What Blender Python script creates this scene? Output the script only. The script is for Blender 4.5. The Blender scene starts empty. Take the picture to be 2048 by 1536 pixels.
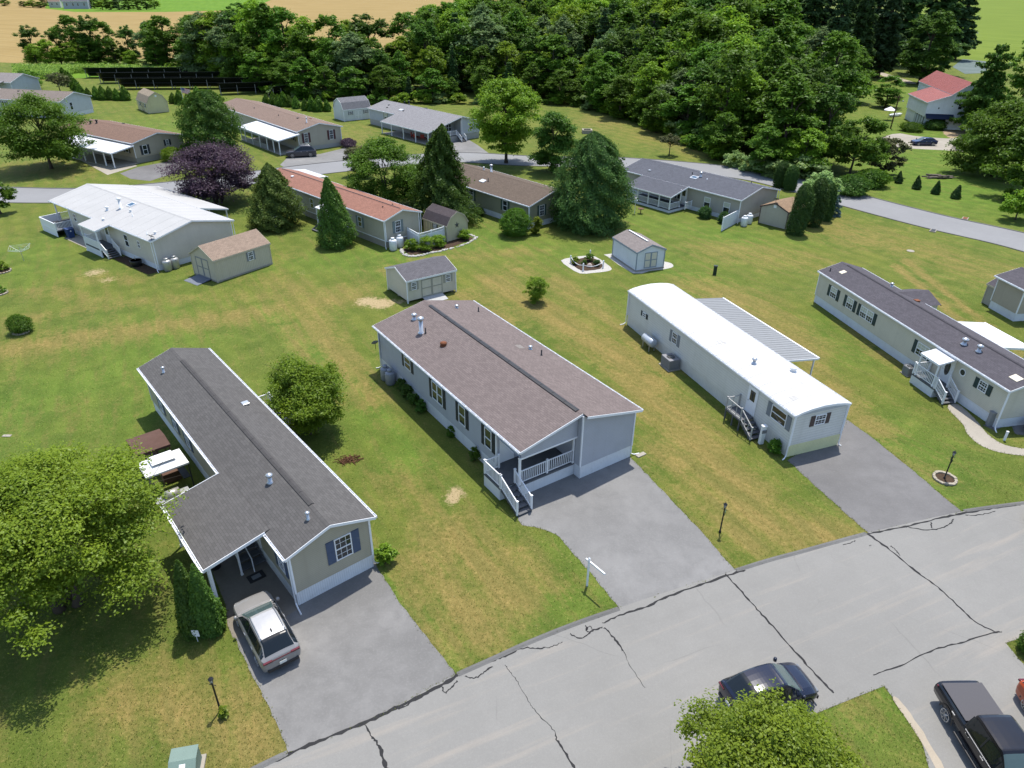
import bpy, math, random
import numpy as np
from mathutils import Vector, Matrix
R = math.radians
rnd = random.Random(7)
scene = bpy.context.scene
COL = scene.collection
# ---------------------------------------------------------------- camera geometry (drone 27 m up, photo 2048 x 1536)
FPX, TH, RO, CH = 1402.5, R(30.04), R(0.58), 26.89
ST, CT = math.sin(TH), math.cos(TH)
def U(px, py, z=0.0):
    """world point on the plane z seen at photo pixel (px,py)"""
    X, Y = px-1024.0, py-768.0
    c, s = math.cos(-RO), math.sin(-RO)
    u, v = c*X-s*Y, s*X+c*Y
    d = (u, FPX*CT-v*ST, -FPX*ST-v*CT)
    t = (z-CH)/d[2]
    return Vector((d[0]*t, d[1]*t, z))
def depth(p): return p.y*CT-(p.z-CH)*ST
def ppm(p): return FPX/depth(p)                     # photo pixels per metre at a point
def height_at(p, px, py):
    """height above ground point p of something whose top is seen at row py"""
    Y = (py-768.0)*math.cos(RO)-(px-1024.0)*math.sin(RO)
    return p.y*(Y*CT+ST*FPX)/(Y*ST-CT*FPX)+CH

cam = bpy.data.cameras.new('camera'); cam.sensor_width = 36; cam.lens = FPX/2048*36
cam.clip_start = .5; cam.clip_end = 6000
co = bpy.data.objects.new('camera', cam); COL.objects.link(co)
co.matrix_world = Matrix.Translation((0, 0, CH)) @ Matrix.Rotation(R(90)-TH, 4, 'X') @ Matrix.Rotation(RO, 4, 'Z')
scene.camera = co

# ---------------------------------------------------------------- objects
def tag(o, label=None, cat=None, group=None, kind=None):
    if label: o['label'] = label
    if cat: o['category'] = cat
    if group: o['group'] = group
    if kind: o['kind'] = kind
    return o
def empty(name, loc=(0, 0, 0), yaw=0, label=None, cat=None, group=None):
    o = bpy.data.objects.new(name, None); COL.objects.link(o)
    o.location = loc; o.rotation_euler = (0, 0, -yaw); o.empty_display_size = .2
    return tag(o, label, cat, group)
def copy_tree(o, parent=None):
    c = o.copy(); COL.objects.link(c)
    if parent is not None: c.parent = parent
    for ch in list(o.children): copy_tree(ch, c)
    return c
class MB:
    """collects shapes into ONE mesh"""
    def __init__(s): s.v=[]; s.f=[]; s.uv=[]; s.has_uv=False
    def poly(s, pts, uv=None):
        b=len(s.v); s.v += [tuple(p) for p in pts]; s.f.append(tuple(range(b,b+len(pts))))
        s.uv.append(uv)
        if uv: s.has_uv=True
        return s
    def box(s, x0,x1,y0,y1,z0,z1):
        b=len(s.v)
        s.v += [(x0,y0,z0),(x1,y0,z0),(x1,y1,z0),(x0,y1,z0),(x0,y0,z1),(x1,y0,z1),(x1,y1,z1),(x0,y1,z1)]
        for f in ((0,3,2,1),(4,5,6,7),(0,1,5,4),(1,2,6,5),(2,3,7,6),(3,0,4,7)):
            s.f.append(tuple(b+i for i in f)); s.uv.append(None)
        return s
    def bar(s, p0, p1, w, h=None):
        """rectangular bar from p0 to p1, w wide (horizontal), h thick"""
        h = h or w
        p0=Vector(p0); p1=Vector(p1); d=(p1-p0).normalized()
        a = d.cross(Vector((0,0,1)))
        a = a.normalized() if a.length>1e-4 else Vector((1,0,0))
        c = a.cross(d).normalized()
        b=len(s.v)
        for q in (p0,p1):
            for i,j in ((-1,-1),(1,-1),(1,1),(-1,1)): s.v.append(tuple(q+a*(w/2*i)+c*(h/2*j)))
        for f in ((0,1,2,3),(7,6,5,4),(0,4,5,1),(1,5,6,2),(2,6,7,3),(3,7,4,0)):
            s.f.append(tuple(b+i for i in f)); s.uv.append(None)
        return s
    def tube(s, pts, rad, n=8, cap=True):
        pts=[Vector(p) for p in pts]; rings=[]
        if not isinstance(rad,(list,tuple)): rad=[rad]*len(pts)
        up=None
        for i,p in enumerate(pts):
            d=(pts[min(i+1,len(pts)-1)]-pts[max(i-1,0)]).normalized()
            if up is None:
                up = d.cross(Vector((1,0,0)))
                if up.length<.1: up=d.cross(Vector((0,1,0)))
            up=(up-d*up.dot(d)).normalized(); w=d.cross(up); b=len(s.v)
            for k in range(n):
                a=2*math.pi*k/n; s.v.append(tuple(p+(up*math.cos(a)+w*math.sin(a))*rad[i]))
            rings.append(b)
        for i in range(len(rings)-1):
            for k in range(n):
                k2=(k+1)%n; s.f.append((rings[i]+k,rings[i]+k2,rings[i+1]+k2,rings[i+1]+k)); s.uv.append(None)
        if cap:
            s.f.append(tuple(rings[0]+k for k in reversed(range(n)))); s.uv.append(None)
            s.f.append(tuple(rings[-1]+k for k in range(n))); s.uv.append(None)
        return s
    def cyl(s, x,y,z0,z1,r0,r1=None,n=12): return s.tube([(x,y,z0),(x,y,z1)],[r0,r1 if r1 is not None else r0],n)
    def lathe(s, prof, c=(0,0,0), n=14): return s.tube([(c[0],c[1],c[2]+z) for r,z in prof],[max(r,1e-3) for r,z in prof],n)
    def prism(s, pts, z0, z1):
        n=len(pts); b=len(s.v)
        s.v += [(p[0],p[1],z0) for p in pts]+[(p[0],p[1],z1) for p in pts]
        s.f.append(tuple(b+i for i in reversed(range(n)))); s.uv.append(None)
        s.f.append(tuple(b+n+i for i in range(n))); s.uv.append(None)
        for i in range(n):
            j=(i+1)%n; s.f.append((b+i,b+j,b+n+j,b+n+i)); s.uv.append(None)
        return s
    def add(s, other, M=None):
        b=len(s.v); s.v += [tuple(M@Vector(v)) if M else v for v in other.v]
        s.f += [tuple(b+i for i in f) for f in other.f]; s.uv += other.uv; s.has_uv |= other.has_uv
        return s
    def build(s, name, m, parent=None, smooth=False, bevel=0, loc=None):
        me=bpy.data.meshes.new(name); me.from_pydata(s.v,[],s.f)
        if s.has_uv:
            ul=me.uv_layers.new(name='UVMap'); k=0
            for f,uv in zip(s.f,s.uv):
                for i in range(len(f)):
                    ul.data[k].uv = uv[i] if uv else (0,0); k+=1
        me.materials.append(m)
        if smooth: me.polygons.foreach_set('use_smooth',[True]*len(me.polygons))
        me.update()
        o=bpy.data.objects.new(name,me); COL.objects.link(o)
        if parent is not None: o.parent=parent
        if loc is not None: o.location=loc
        if bevel:
            b=o.modifiers.new('bevel','BEVEL'); b.width=bevel; b.segments=2; b.limit_method='ANGLE'
        if smooth=='edge':
            try: me.set_sharp_from_angle(angle=R(40))
            except Exception: pass
        return o
def cr(pts, n=6, closed=False):
    """Catmull-Rom smoothing of a list of points"""
    P=[Vector(p) for p in pts]; out=[]; N=len(P)
    for i in range(N if closed else N-1):
        if closed: a,b,c,d=P[(i-1)%N],P[i],P[(i+1)%N],P[(i+2)%N]
        else: a,b,c,d=P[max(i-1,0)],P[i],P[i+1],P[min(i+2,N-1)]
        for k in range(n):
            t=k/n; out.append(.5*((2*b)+(c-a)*t+(2*a-5*b+4*c-d)*t*t+(3*b-a-3*c+d)*t*t*t))
    if not closed: out.append(P[-1])
    return out
# ---------------------------------------------------------------- materials
class NT:
    def __init__(s, name):
        s.m=bpy.data.materials.new(name); s.m.use_nodes=True; s.t=s.m.node_tree; s.t.nodes.clear()
    def n(s, typ, props=None, **inp):
        nd=s.t.nodes.new(typ)
        for k,v in (props or {}).items(): setattr(nd,k,v)
        for k,v in inp.items():
            k2=k.replace('_',' ')
            sock=nd.inputs[int(k[1:])] if k[0]=='i' and k[1:].isdigit() else nd.inputs[k2]
            s.set(sock,v)
        return nd
    def set(s, sock, v):
        if isinstance(v,bpy.types.NodeSocket): s.t.links.new(v,sock)
        elif isinstance(v,(tuple,list)) and sock.type=='RGBA': sock.default_value=(*v[:3],1)
        else: sock.default_value=v
    def co(s, kind='Object'): return s.n('ShaderNodeTexCoord').outputs[kind]
    def noise(s, scale, detail=4, rough=.55, vec=None, dist=0):
        return s.n('ShaderNodeTexNoise',Vector=vec if vec is not None else s.co(),Scale=scale,Detail=detail,Roughness=rough,Distortion=dist).outputs['Fac']
    def ramp(s, fac, a, b, c0=0.0, c1=1.0):
        return s.n('ShaderNodeMapRange',{'clamp':True},Value=fac,From_Min=a,From_Max=b,To_Min=c0,To_Max=c1).outputs[0]
    def mix(s, fac, a, b, mode='MIX'):
        nd=s.t.nodes.new('ShaderNodeMix'); nd.data_type='RGBA'; nd.blend_type=mode
        s.set(nd.inputs[0],fac); s.set(nd.inputs[6],a); s.set(nd.inputs[7],b)
        return nd.outputs[2]
    def math(s, op, a, b=0.0):
        nd=s.t.nodes.new('ShaderNodeMath'); nd.operation=op; s.set(nd.inputs[0],a); s.set(nd.inputs[1],b); return nd.outputs[0]
    def bump(s, h, strength=.3, dist=.02, normal=None):
        nd=s.n('ShaderNodeBump',Height=h,Strength=strength,Distance=dist)
        if normal is not None: s.set(nd.inputs['Normal'],normal)
        return nd.outputs[0]
    def out(s, base, rough=.7, spec=.3, metal=0.0, normal=None, coat=0.0):
        p=s.n('ShaderNodeBsdfPrincipled',Base_Color=base,Roughness=rough,Metallic=metal)
        p.inputs['Specular IOR Level'].default_value=spec
        if coat: p.inputs['Coat Weight'].default_value=coat; p.inputs['Coat Roughness'].default_value=.04
        if normal is not None: s.set(p.inputs['Normal'],normal)
        o=s.n('ShaderNodeOutputMaterial'); s.t.links.new(p.outputs[0],o.inputs[0]); return s.m
def k(c, f): return tuple(min(1,x*f) for x in c)
def plain(name, col, rough=.6, spec=.3, metal=0, var=.12, scale=2.5, bump=0, coat=0):
    t=NT(name)
    c=t.mix(t.ramp(t.noise(scale),.3,.7),k(col,1-var),k(col,1+var*.6))
    c=t.mix(t.ramp(t.noise(scale*14,3),.35,.65),k(col,1-var),c) if var>.05 else c
    nm=t.bump(t.noise(60,3),bump,.02) if bump else None
    return t.out(c,rough,spec,metal,nm,coat)
def siding(name, col, lap=.115, vertical=False):
    t=NT(name); co=t.co(); sp=t.n('ShaderNodeSeparateXYZ',Vector=co)
    v = t.math('ADD',sp.outputs[0],sp.outputs[1]) if vertical else sp.outputs[2]
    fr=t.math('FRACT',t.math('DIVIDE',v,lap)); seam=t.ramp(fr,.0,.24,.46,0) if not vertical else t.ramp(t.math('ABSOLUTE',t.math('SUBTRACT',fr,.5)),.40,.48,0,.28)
    if vertical: hgt=t.ramp(t.math('ABSOLUTE',t.math('SUBTRACT',fr,.5)),.30,.42)
    else: hgt=t.math('SUBTRACT',1.0,fr)
    dirt=t.ramp(t.noise(.9,5),.35,.75); fine=t.ramp(t.noise(22,3),.3,.7)
    c=t.mix(dirt,k(col,1.04),k(col,.86)); c=t.mix(fine,k(col,.93),c)
    # grime that settled near the bottom laps
    c=t.mix(t.math('MULTIPLY',t.ramp(t.noise(2.3,6,.7),.55,.8),.35),c,k((.33,.31,.25),1))
    c=t.mix(seam,c,k(col,.45))      # lap-edge shade painted in as colour; vertical joints darkened alike
    mp=t.n('ShaderNodeMapping',Vector=co); mp.inputs['Scale'].default_value=(2.2,2.2,.12)
    c=t.mix(t.ramp(t.noise(1.0,5,.6,mp.outputs[0]),.5,.75,0,.28),c,k(col,.72))   # rain streaks
    return t.out(c,.5,.3,0,t.bump(hgt,.8,.02 if not vertical else .012))
def shingle(name, col, col2=None, row=.145, tab=.32):
    t=NT(name); uv=t.co('UV')
    b=t.n('ShaderNodeTexBrick',{'offset':.5,'squash':1.0},Vector=uv,Color1=k(col,.87),Color2=k(col2 or col,1.14),Mortar=k(col,.35),Scale=1.0,Mortar_Size=.006,Bias=0.0,Brick_Width=tab,Row_Height=row)
    b.inputs['Mortar Smooth'].default_value=.3
    big=t.ramp(t.noise(.35,5,.6),.3,.72); gran=t.ramp(t.noise(60,2),.3,.7)
    c=t.mix(t.ramp(big,0,1,.0,.35),b.outputs[0],k(col,.8))
    mp=t.n('ShaderNodeMapping',Vector=uv); mp.inputs['Scale'].default_value=(1.6,.16,1)
    st=t.ramp(t.noise(1.0,5,.6,mp.outputs[0]),.52,.72,0,.3)
    c=t.mix(st,c,k(col,1.25)); c=t.mix(t.math('MULTIPLY',gran,.2),c,k(col,.55))
    return t.out(c,.92,.15,0,t.bump(b.outputs[1],-.6,.01))
def leafmat(name, dark, light, trans=.40):
    t=NT(name)
    a=t.n('ShaderNodeAttribute',{'attribute_name':'tint'}).outputs['Fac']
    oi=t.n('ShaderNodeObjectInfo').outputs['Random']
    f=t.math('ADD',t.math('MULTIPLY',a,.8),t.math('MULTIPLY',oi,.2))
    c=t.mix(f,dark,light)
    h=t.n('ShaderNodeHueSaturation',Color=c,Hue=t.ramp(oi,0,1,.485,.512),Value=t.ramp(oi,0,1,.80,1.10),Saturation=1.0)
    d=t.n('ShaderNodeBsdfDiffuse',Color=h.outputs[0]); tr=t.n('ShaderNodeBsdfTranslucent',Color=t.mix(.35,h.outputs[0],k(light,1.35)))
    g=t.n('ShaderNodeBsdfGlossy',Color=(.55,.6,.55),Roughness=.45)
    m1=t.n('ShaderNodeMixShader',Fac=trans); t.t.links.new(d.outputs[0],m1.inputs[1]); t.t.links.new(tr.outputs[0],m1.inputs[2])
    m2=t.n('ShaderNodeMixShader',Fac=.018); t.t.links.new(m1.outputs[0],m2.inputs[1]); t.t.links.new(g.outputs[0],m2.inputs[2])
    o=t.n('ShaderNodeOutputMaterial'); t.t.links.new(m2.outputs[0],o.inputs[0]); return t.m
# ---------------------------------------------------------------- light
SUN_AZ, SUN_EL = R(17.5), R(70.5)
w=bpy.data.worlds.new('World'); scene.world=w; w.use_nodes=True; nt=w.node_tree; nt.nodes.clear()
sky=nt.nodes.new('ShaderNodeTexSky'); sky.sky_type='NISHITA'; sky.sun_disc=False
sky.sun_elevation=SUN_EL; sky.sun_rotation=SUN_AZ; sky.altitude=150; sky.air_density=1.0; sky.dust_density=1.2; sky.ozone_density=1.0
bg=nt.nodes.new('ShaderNodeBackground'); bg.inputs[1].default_value=.15
ow=nt.nodes.new('ShaderNodeOutputWorld'); nt.links.new(sky.outputs[0],bg.inputs[0]); nt.links.new(bg.outputs[0],ow.inputs[0])
sl=bpy.data.lights.new('sun','SUN'); sl.energy=3.6; sl.angle=R(.55); sl.color=(1,.955,.88)
so=bpy.data.objects.new('sun',sl); COL.objects.link(so)
sd=Vector((math.sin(SUN_AZ)*math.cos(SUN_EL),math.cos(SUN_AZ)*math.cos(SUN_EL),math.sin(SUN_EL)))
so.rotation_euler=sd.to_track_quat('Z','Y').to_euler(); so.location=(0,0,80)
vs=scene.view_settings; vs.view_transform='Standard'; vs.look='None'; vs.gamma=1; vs.exposure=EXPOSURE if 'EXPOSURE' in globals() else 0.82
scene.cycles.max_bounces=8; scene.cycles.diffuse_bounces=6; scene.cycles.transparent_max_bounces=4
# ---------------------------------------------------------------- ground materials
def grass_mat():
    t=NT('lawn_grass'); co=t.co()
    at=lambda n: t.n('ShaderNodeAttribute',{'attribute_name':n}).outputs['Fac']
    n1=t.noise(.10,6,.62,co,.4); n2=t.noise(.55,6,.66,co,.6); n3=t.noise(3.2,5,.7,co); n4=t.noise(24,3,.75,co)
    mp=t.n('ShaderNodeMapping',{'vector_type':'TEXTURE'},Vector=co); mp.inputs['Rotation'].default_value=(0,0,R(118)); mp.inputs['Scale'].default_value=(7.0,.9,1)
    st=t.noise(1.3,3,.5,mp.outputs[0],.2)
    green=t.mix(t.ramp(n2,.32,.68),(.066,.104,.017),(.142,.184,.034))
    green=t.mix(t.ramp(n1,.38,.70,0,.8),green,(.182,.184,.036)); green=t.mix(t.ramp(t.noise(.22,5,.6,co,.8),.5,.7,0,.6),green,(.072,.115,.014))
    lush=t.mix(t.ramp(n2,.3,.7),(.072,.140,.018),(.145,.232,.032))
    c=t.mix(t.ramp(at('lush'),0,1),green,lush)
    d=t.math('ADD',at('dry'),t.math('MULTIPLY',t.math('SUBTRACT',n2,.5),1.15))
    d=t.math('ADD',d,t.math('MULTIPLY',t.math('SUBTRACT',n3,.5),1.0)); d=t.math('ADD',d,t.math('MULTIPLY',t.math('SUBTRACT',st,.5),1.5))
    dry=t.mix(t.ramp(n3,.3,.7),(.205,.138,.046),(.35,.255,.09))
    c=t.mix(t.ramp(d,.05,.70,0,.92),c,dry)
    c=t.mix(t.ramp(st,.45,.62,0,.35),c,k((.075,.11,.022),1))
    m2=t.n('ShaderNodeMapping',{'vector_type':'TEXTURE'},Vector=co); m2.inputs['Rotation'].default_value=(0,0,R(124)); m2.inputs['Scale'].default_value=(1,1,1)
    sx=t.n('ShaderNodeSeparateXYZ',Vector=m2.outputs[0]); wv=t.math('SINE',t.math('ADD',t.math('MULTIPLY',sx.outputs[1],2.9),t.math('MULTIPLY',n2,2.2)))
    c=t.mix(t.math('MULTIPLY',t.ramp(wv,-.3,.9,0,.30),t.ramp(n1,.35,.6)),c,k((.060,.105,.014),1))   # mower passes
    c=t.mix(t.ramp(t.math('ADD',at('bare'),t.math('MULTIPLY',t.math('SUBTRACT',n3,.5),1.4)),.35,.7),c,t.mix(n4,(.36,.265,.145),(.50,.39,.23)))
    c=t.mix(t.ramp(n4,.30,.62,.0,.65),c,t.mix(.55,c,(.035,.05,.012)))
    c=t.mix(t.ramp(t.noise(7,5,.85,co),.55,.70,0,.6),c,(.40,.33,.12))
    c=t.mix(t.ramp(t.noise(5.5,5,.8,co,.8),.56,.72,0,.55),c,(.055,.085,.016))
    h=t.math('ADD',t.math('MULTIPLY',n4,.6),t.math('MULTIPLY',n3,.8))
    return t.out(c,.95,.08,0,t.bump(h,.9,.09))
def asphalt(name, col, stain=.35, warm=0.0, crack=0.0):
    t=NT(name); co=t.co()
    n1=t.noise(.16,6,.6,co,.3); n2=t.noise(1.1,6,.62,co,.5); n3=t.noise(45,2,.8,co); n5=t.noise(9,3,.6,co)
    c=t.mix(t.ramp(n1,.3,.7),k(col,1-stain*.55),k(col,1.06))
    c=t.mix(t.ramp(n2,.42,.75,0,stain),c,k(col,.62))
    c=t.mix(t.ramp(n3,.35,.72,0,.55),c,k(col,.62)); c=t.mix(t.ramp(n3,.62,.8,0,.5),c,k(col,1.5))
    c=t.mix(t.ramp(n5,.5,.7,0,.16),c,k(col,1.25))
    if warm:   # faint rusty streaks that run with the traffic
        mp=t.n('ShaderNodeMapping',{'vector_type':'TEXTURE'},Vector=co); mp.inputs['Rotation'].default_value=(0,0,R(25)); mp.inputs['Scale'].default_value=(13,.75,1)
        s=t.noise(1.0,4,.6,mp.outputs[0]); c=t.mix(t.ramp(s,.56,.7,0,warm),c,(.36,.30,.235)); c=t.mix(t.ramp(s,.30,.44,.18,0),c,k(col,.75))
    if crack:
        v=t.n('ShaderNodeTexVoronoi',{'feature':'DISTANCE_TO_EDGE'},Vector=t.n('ShaderNodeMixRGB',Fac=.22,Color1=co,Color2=t.n('ShaderNodeTexNoise',Vector=co,Scale=.8).outputs['Color']).outputs[0],Scale=.16).outputs[0]
        m=t.math('MULTIPLY',t.ramp(v,.0,.004,1,0),t.ramp(t.noise(.25,2),.48,.6))
        c=t.mix(t.math('MULTIPLY',m,crack),c,k(col,.35))
    return t.out(c,.9,.2,0,t.bump(n3,.35,.01))
M={}
M['grass']=grass_mat()
M['road']=asphalt('weathered_asphalt',(.209,.204,.190),.16,.22,.25)
M['drive1']=asphalt('drive_asphalt_stained',(.205,.200,.192),.9)
M['drive2']=asphalt('drive_asphalt_grey',(.215,.211,.204),.7)
M['drive3']=asphalt('drive_asphalt_dark',(.165,.16,.157),.6)
M['backroad']=asphalt('loop_road_asphalt',(.215,.216,.218),.14)
M['gutter']=asphalt('asphalt_kerb',(.15,.148,.142),.7)
M['tar']=plain('crack_tar',(.034,.034,.035),.9,.1,var=.3,scale=9)
M['concrete']=asphalt('old_concrete',(.33,.30,.25),.35)
M['carportslab']=asphalt('carport_concrete',(.215,.19,.155),.55)  # darker concrete of the carport floor
M['gravel']=asphalt('pale_gravel',(.36,.31,.24),.45)
M['stone']=plain('white_edging_stone',(.46,.445,.41),.9,.1,var=.35,scale=6,bump=.5)
M['mulch']=plain('bark_mulch',(.085,.058,.040),1,.05,var=.5,scale=9,bump=.8)
M['dirt']=plain('farm_dirt',(.33,.25,.16),1,.05,var=.3,scale=1.2,bump=.4)
def field_mat(name,c0,c1,rot,scale=.22,tram=None):
    t=NT(name); co=t.co()
    mp=t.n('ShaderNodeMapping',{'vector_type':'TEXTURE'},Vector=co); mp.inputs['Rotation'].default_value=(0,0,R(rot)); mp.inputs['Scale'].default_value=(1/scale,16/scale,1)
    a=t.noise(1,5,.65,mp.outputs[0],.3); b=t.noise(.03,5,.6,co); d=t.noise(.8,4,.7,co)
    c=t.mix(t.ramp(a,.3,.7),c0,c1); c=t.mix(t.ramp(b,.4,.7,0,.5),c,k(c0,.88)); c=t.mix(t.ramp(d,.4,.7,0,.35),c,k(c0,.8))
    if tram:
        sp=t.n('ShaderNodeSeparateXYZ',Vector=mp.outputs[0]); fr=t.math('FRACT',t.math('DIVIDE',sp.outputs[0],scale*tram))
        c=t.mix(t.ramp(t.math('ABSOLUTE',t.math('SUBTRACT',fr,.5)),.0,.03,.55,0),c,k(c0,.55))
    return t.out(c,1,.05)
M['wheat']=field_mat('ripe_wheat',(.235,.165,.062),(.29,.215,.094),62,tram=22)
M['meadow']=field_mat('bright_meadow',(.085,.165,.018),(.125,.215,.026),20)
M['plot']=field_mat('grey_green_plot',(.085,.115,.10),(.17,.20,.20),75,.8)
M['meadow2']=field_mat('yellowish_meadow',(.105,.150,.022),(.155,.20,.034),20)
# ---------------------------------------------------------------- ground sheet with dryness painted per vertex (surface property of the turf)
def axis(lo,hi,step,far):
    a=list(np.arange(lo,hi+1e-6,step)); g=step; x=hi
    while x<far: g*=1.35; x+=g; a.append(x)
    g=step; x=lo
    while x>-far: g*=1.35; x-=g; a.insert(0,x)
    return np.array(a)
gx=axis(-46,56,.6,1700); gy=axis(8,100,.6,1900)
XX,YY=np.meshgrid(gx,gy); nx,ny=len(gx),len(gy)
V=np.stack([XX.ravel(),YY.ravel(),np.zeros(nx*ny)],1)
idx=np.arange(nx*ny).reshape(ny,nx)
Fq=np.stack([idx[:-1,:-1],idx[:-1,1:],idx[1:,1:],idx[1:,:-1]],-1).reshape(-1,4)
gm=bpy.data.meshes.new('ground'); gm.vertices.add(len(V)); gm.vertices.foreach_set('co',V.ravel())
gm.loops.add(Fq.size); gm.loops.foreach_set('vertex_index',Fq.ravel()); gm.polygons.add(len(Fq))
gm.polygons.foreach_set('loop_start',np.arange(0,Fq.size,4)); gm.update()
def blobs(lst):
    f=np.zeros(nx*ny)
    for px,py,r,wt in lst:
        p=U(px,py); f=np.maximum(f,wt*np.exp(-((V[:,0]-p.x)**2+(V[:,1]-p.y)**2)/(2*r*r))) if wt>0 else f+wt*np.exp(-((V[:,0]-p.x)**2+(V[:,1]-p.y)**2)/(2*r*r))
    return f
def strips(lst):
    """soft stripes along ground polylines: (pixels, half width m, weight)"""
    f=np.zeros(nx*ny)
    for px,r,wt in lst:
        P=[U(x,y) for x,y in px]; d2=np.full(nx*ny,1e9)
        for p,q in zip(P,P[1:]) if len(P)>1 else [(P[0],P[0]+Vector((.01,0,0)))]:
            ax,ay=q.x-p.x,q.y-p.y; l2=ax*ax+ay*ay; t=np.clip(((V[:,0]-p.x)*ax+(V[:,1]-p.y)*ay)/l2,0,1)
            d2=np.minimum(d2,(V[:,0]-p.x-t*ax)**2+(V[:,1]-p.y-t*ay)**2)
        f=np.maximum(f,wt*np.exp(-d2/(2*r*r)))
    return f
dry=strips([([(0,700),(180,672),(420,640),(700,596)],1.5,.62),([(30,640),(300,600),(560,590)],1.0,.35),([(610,612),(690,720),(745,800)],1.1,.6),([(565,640),(640,740),(690,800)],.8,.4),
 ([(985,560),(1090,620),(1240,720),(1330,830)],1.5,.75),([(1110,560),(1230,650),(1330,740)],1.1,.55),([(1290,760),(1400,890),(1480,980)],1.6,.75),([(1330,900),(1420,1000),(1500,1080)],1.1,.6),([(1480,1010),(1560,1060),(1660,1075)],1.4,.8),([(1420,1060),(1500,1100)],1.0,.5),
 ([(905,1070),(960,1130),(1020,1190)],1.4,.75),([(830,1130),(900,1200),(960,1260)],1.2,.65),([(1020,1110),(1090,1170)],1.0,.5),([(870,1260),(940,1310)],.8,.45),([(800,960),(860,1040)],1.0,.4),
 ([(1400,570),(1500,610),(1600,690)],2.2,.6),([(1560,640),(1640,760),(1740,860)],1.4,.55),([(1660,600),(1780,720)],1.2,.4),([(1440,500),(1600,520)],3,.45),([(1640,440),(1720,480)],3,.45),([(1760,470),(1900,520),(2040,560)],3.5,.4),([(1790,530),(1850,580),(1930,650),(2030,740)],.35,.9),([(1810,520),(1880,575),(1960,640),(2048,715)],.35,.8),([(1700,880),(1800,950)],1.4,.35),
 ([(260,1400),(420,1420),(540,1480)],1.4,.65),([(330,1460),(480,1500)],.9,.5),([(520,1390),(560,1440)],.8,.6),([(330,1330),(430,1370)],.8,.4),
 ([(850,520),(960,510),(1080,500)],1.2,.45),([(780,540),(860,560)],1,.4),([(930,590),(1010,640)],1.5,.5),([(1050,540)],2,.5),([(160,555),(260,560)],1.2,.35),([(80,580),(200,600)],1.2,.35),([(550,560),(620,590),(700,580)],1.6,.45),
 ([(0,330),(120,345)],4,.5),([(1150,230),(1300,270),(1400,300)],4,.5),([(620,250),(720,280)],4,.35),([(1700,1420),(1740,1400)],.8,.4),([(470,500),(560,520)],1.3,.3)])
lush=strips([([(40,800),(200,760),(330,690)],3.5,.6),([(250,860),(290,800)],2.5,.5),([(20,880),(60,840)],3,.5),([(525,612),(640,720),(760,830),(850,930)],.55,.9),([(540,780),(690,880)],1.8,.35),([(720,830),(800,930)],.8,.55),
 ([(660,520),(760,500),(830,520)],2.5,.6),([(940,470),(1040,490),(1120,500)],3,.6),([(1260,440),(1400,460),(1500,480)],3.5,.6),([(1540,490),(1600,480)],2,.5),([(480,540),(600,520)],2,.4),([(400,600),(300,640)],1.5,.3),
 ([(1480,790),(1600,880),(1720,980),(1860,1010)],1.6,.6),([(1780,860),(1880,930)],2.0,.45),([(1640,640),(1700,720)],1.2,.4),([(1750,1000),(1860,1015)],1.5,.5),([(560,1290),(540,1340)],.7,.5),([(760,1150),(830,1230),(900,1320)],.7,.6),([(1100,1210),(1210,1190)],1.0,.5),([(1120,1090),(1160,1130)],.7,.5),([(640,1440)],1,.4),
 ([(1850,330),(1950,380)],12,1.2),([(1800,270),(1950,300)],10,1.2),([(1850,200)],16,1),([(250,290),(420,240)],12,.5),([(1690,1400),(1760,1400)],1.5,.7),([(60,500),(40,560)],3,.5),([(380,480),(480,470)],2,.4),([(1350,540),(1400,560)],3,.4)])
bare=blobs([(912,985,.42,1.1),(906,1000,.4,.9),(762,607,1.0,1.0),(735,603,1.0,.85),(600,546,.8,.4),(190,545,1.0,.7),(215,560,.8,.6),(1285,935,.5,.4),(800,603,.6,.7)])
for n,a in (('dry',dry),('lush',lush),('bare',bare)):
    at=gm.attributes.new(n,'FLOAT','POINT'); at.data.foreach_set('value',np.clip(a,0,1.3).astype(np.float32))
gm.materials.append(M['grass'])
go=bpy.data.objects.new('ground',gm); COL.objects.link(go); tag(go,kind='structure')
EXCL=[]
def sheet(name, pts, z, m, n=0, jag=0, closed=True, kind='structure', parent=None):
    """a flat sheet whose outline is given as ground points"""
    P=[Vector(p) for p in pts]
    if n: P=cr(P,n,True)
    if jag:
        Q=[]
        for a,b in zip(P,P[1:]+P[:1]):
            L=(b-a).length; kk=max(1,int(L/.28)); nr=Vector((-(b-a).y,(b-a).x,0)); nr=nr.normalized() if nr.length>0 else nr
            for i in range(kk): Q.append(a+(b-a)*(i/kk)+nr*rnd.uniform(-jag,jag))
        P=Q
    from mathutils.geometry import tessellate_polygon
    if P[0].y<75: EXCL.append(np.array([(p.x,p.y) for p in P]))
    P=[Vector((p.x,p.y,0)) for p in P]
    tri=tessellate_polygon([P])
    me=bpy.data.meshes.new(name); me.from_pydata([(p.x,p.y,z) for p in P],[],[tuple(t) for t in tri])
    import bmesh
    bm=bmesh.new(); bm.from_mesh(me); bmesh.ops.recalc_face_normals(bm,faces=bm.faces)
    if bm.faces and sum(f.normal.z for f in bm.faces)<0: bmesh.ops.reverse_faces(bm,faces=bm.faces)
    bm.to_mesh(me); bm.free(); me.materials.append(m)
    o=bpy.data.objects.new(name,me); COL.objects.link(o)
    if parent is not None: o.parent=parent
    elif kind: tag(o,kind=kind)
    return o
def gp(l, z=0): return [U(x,y,z) for x,y in l]
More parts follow.
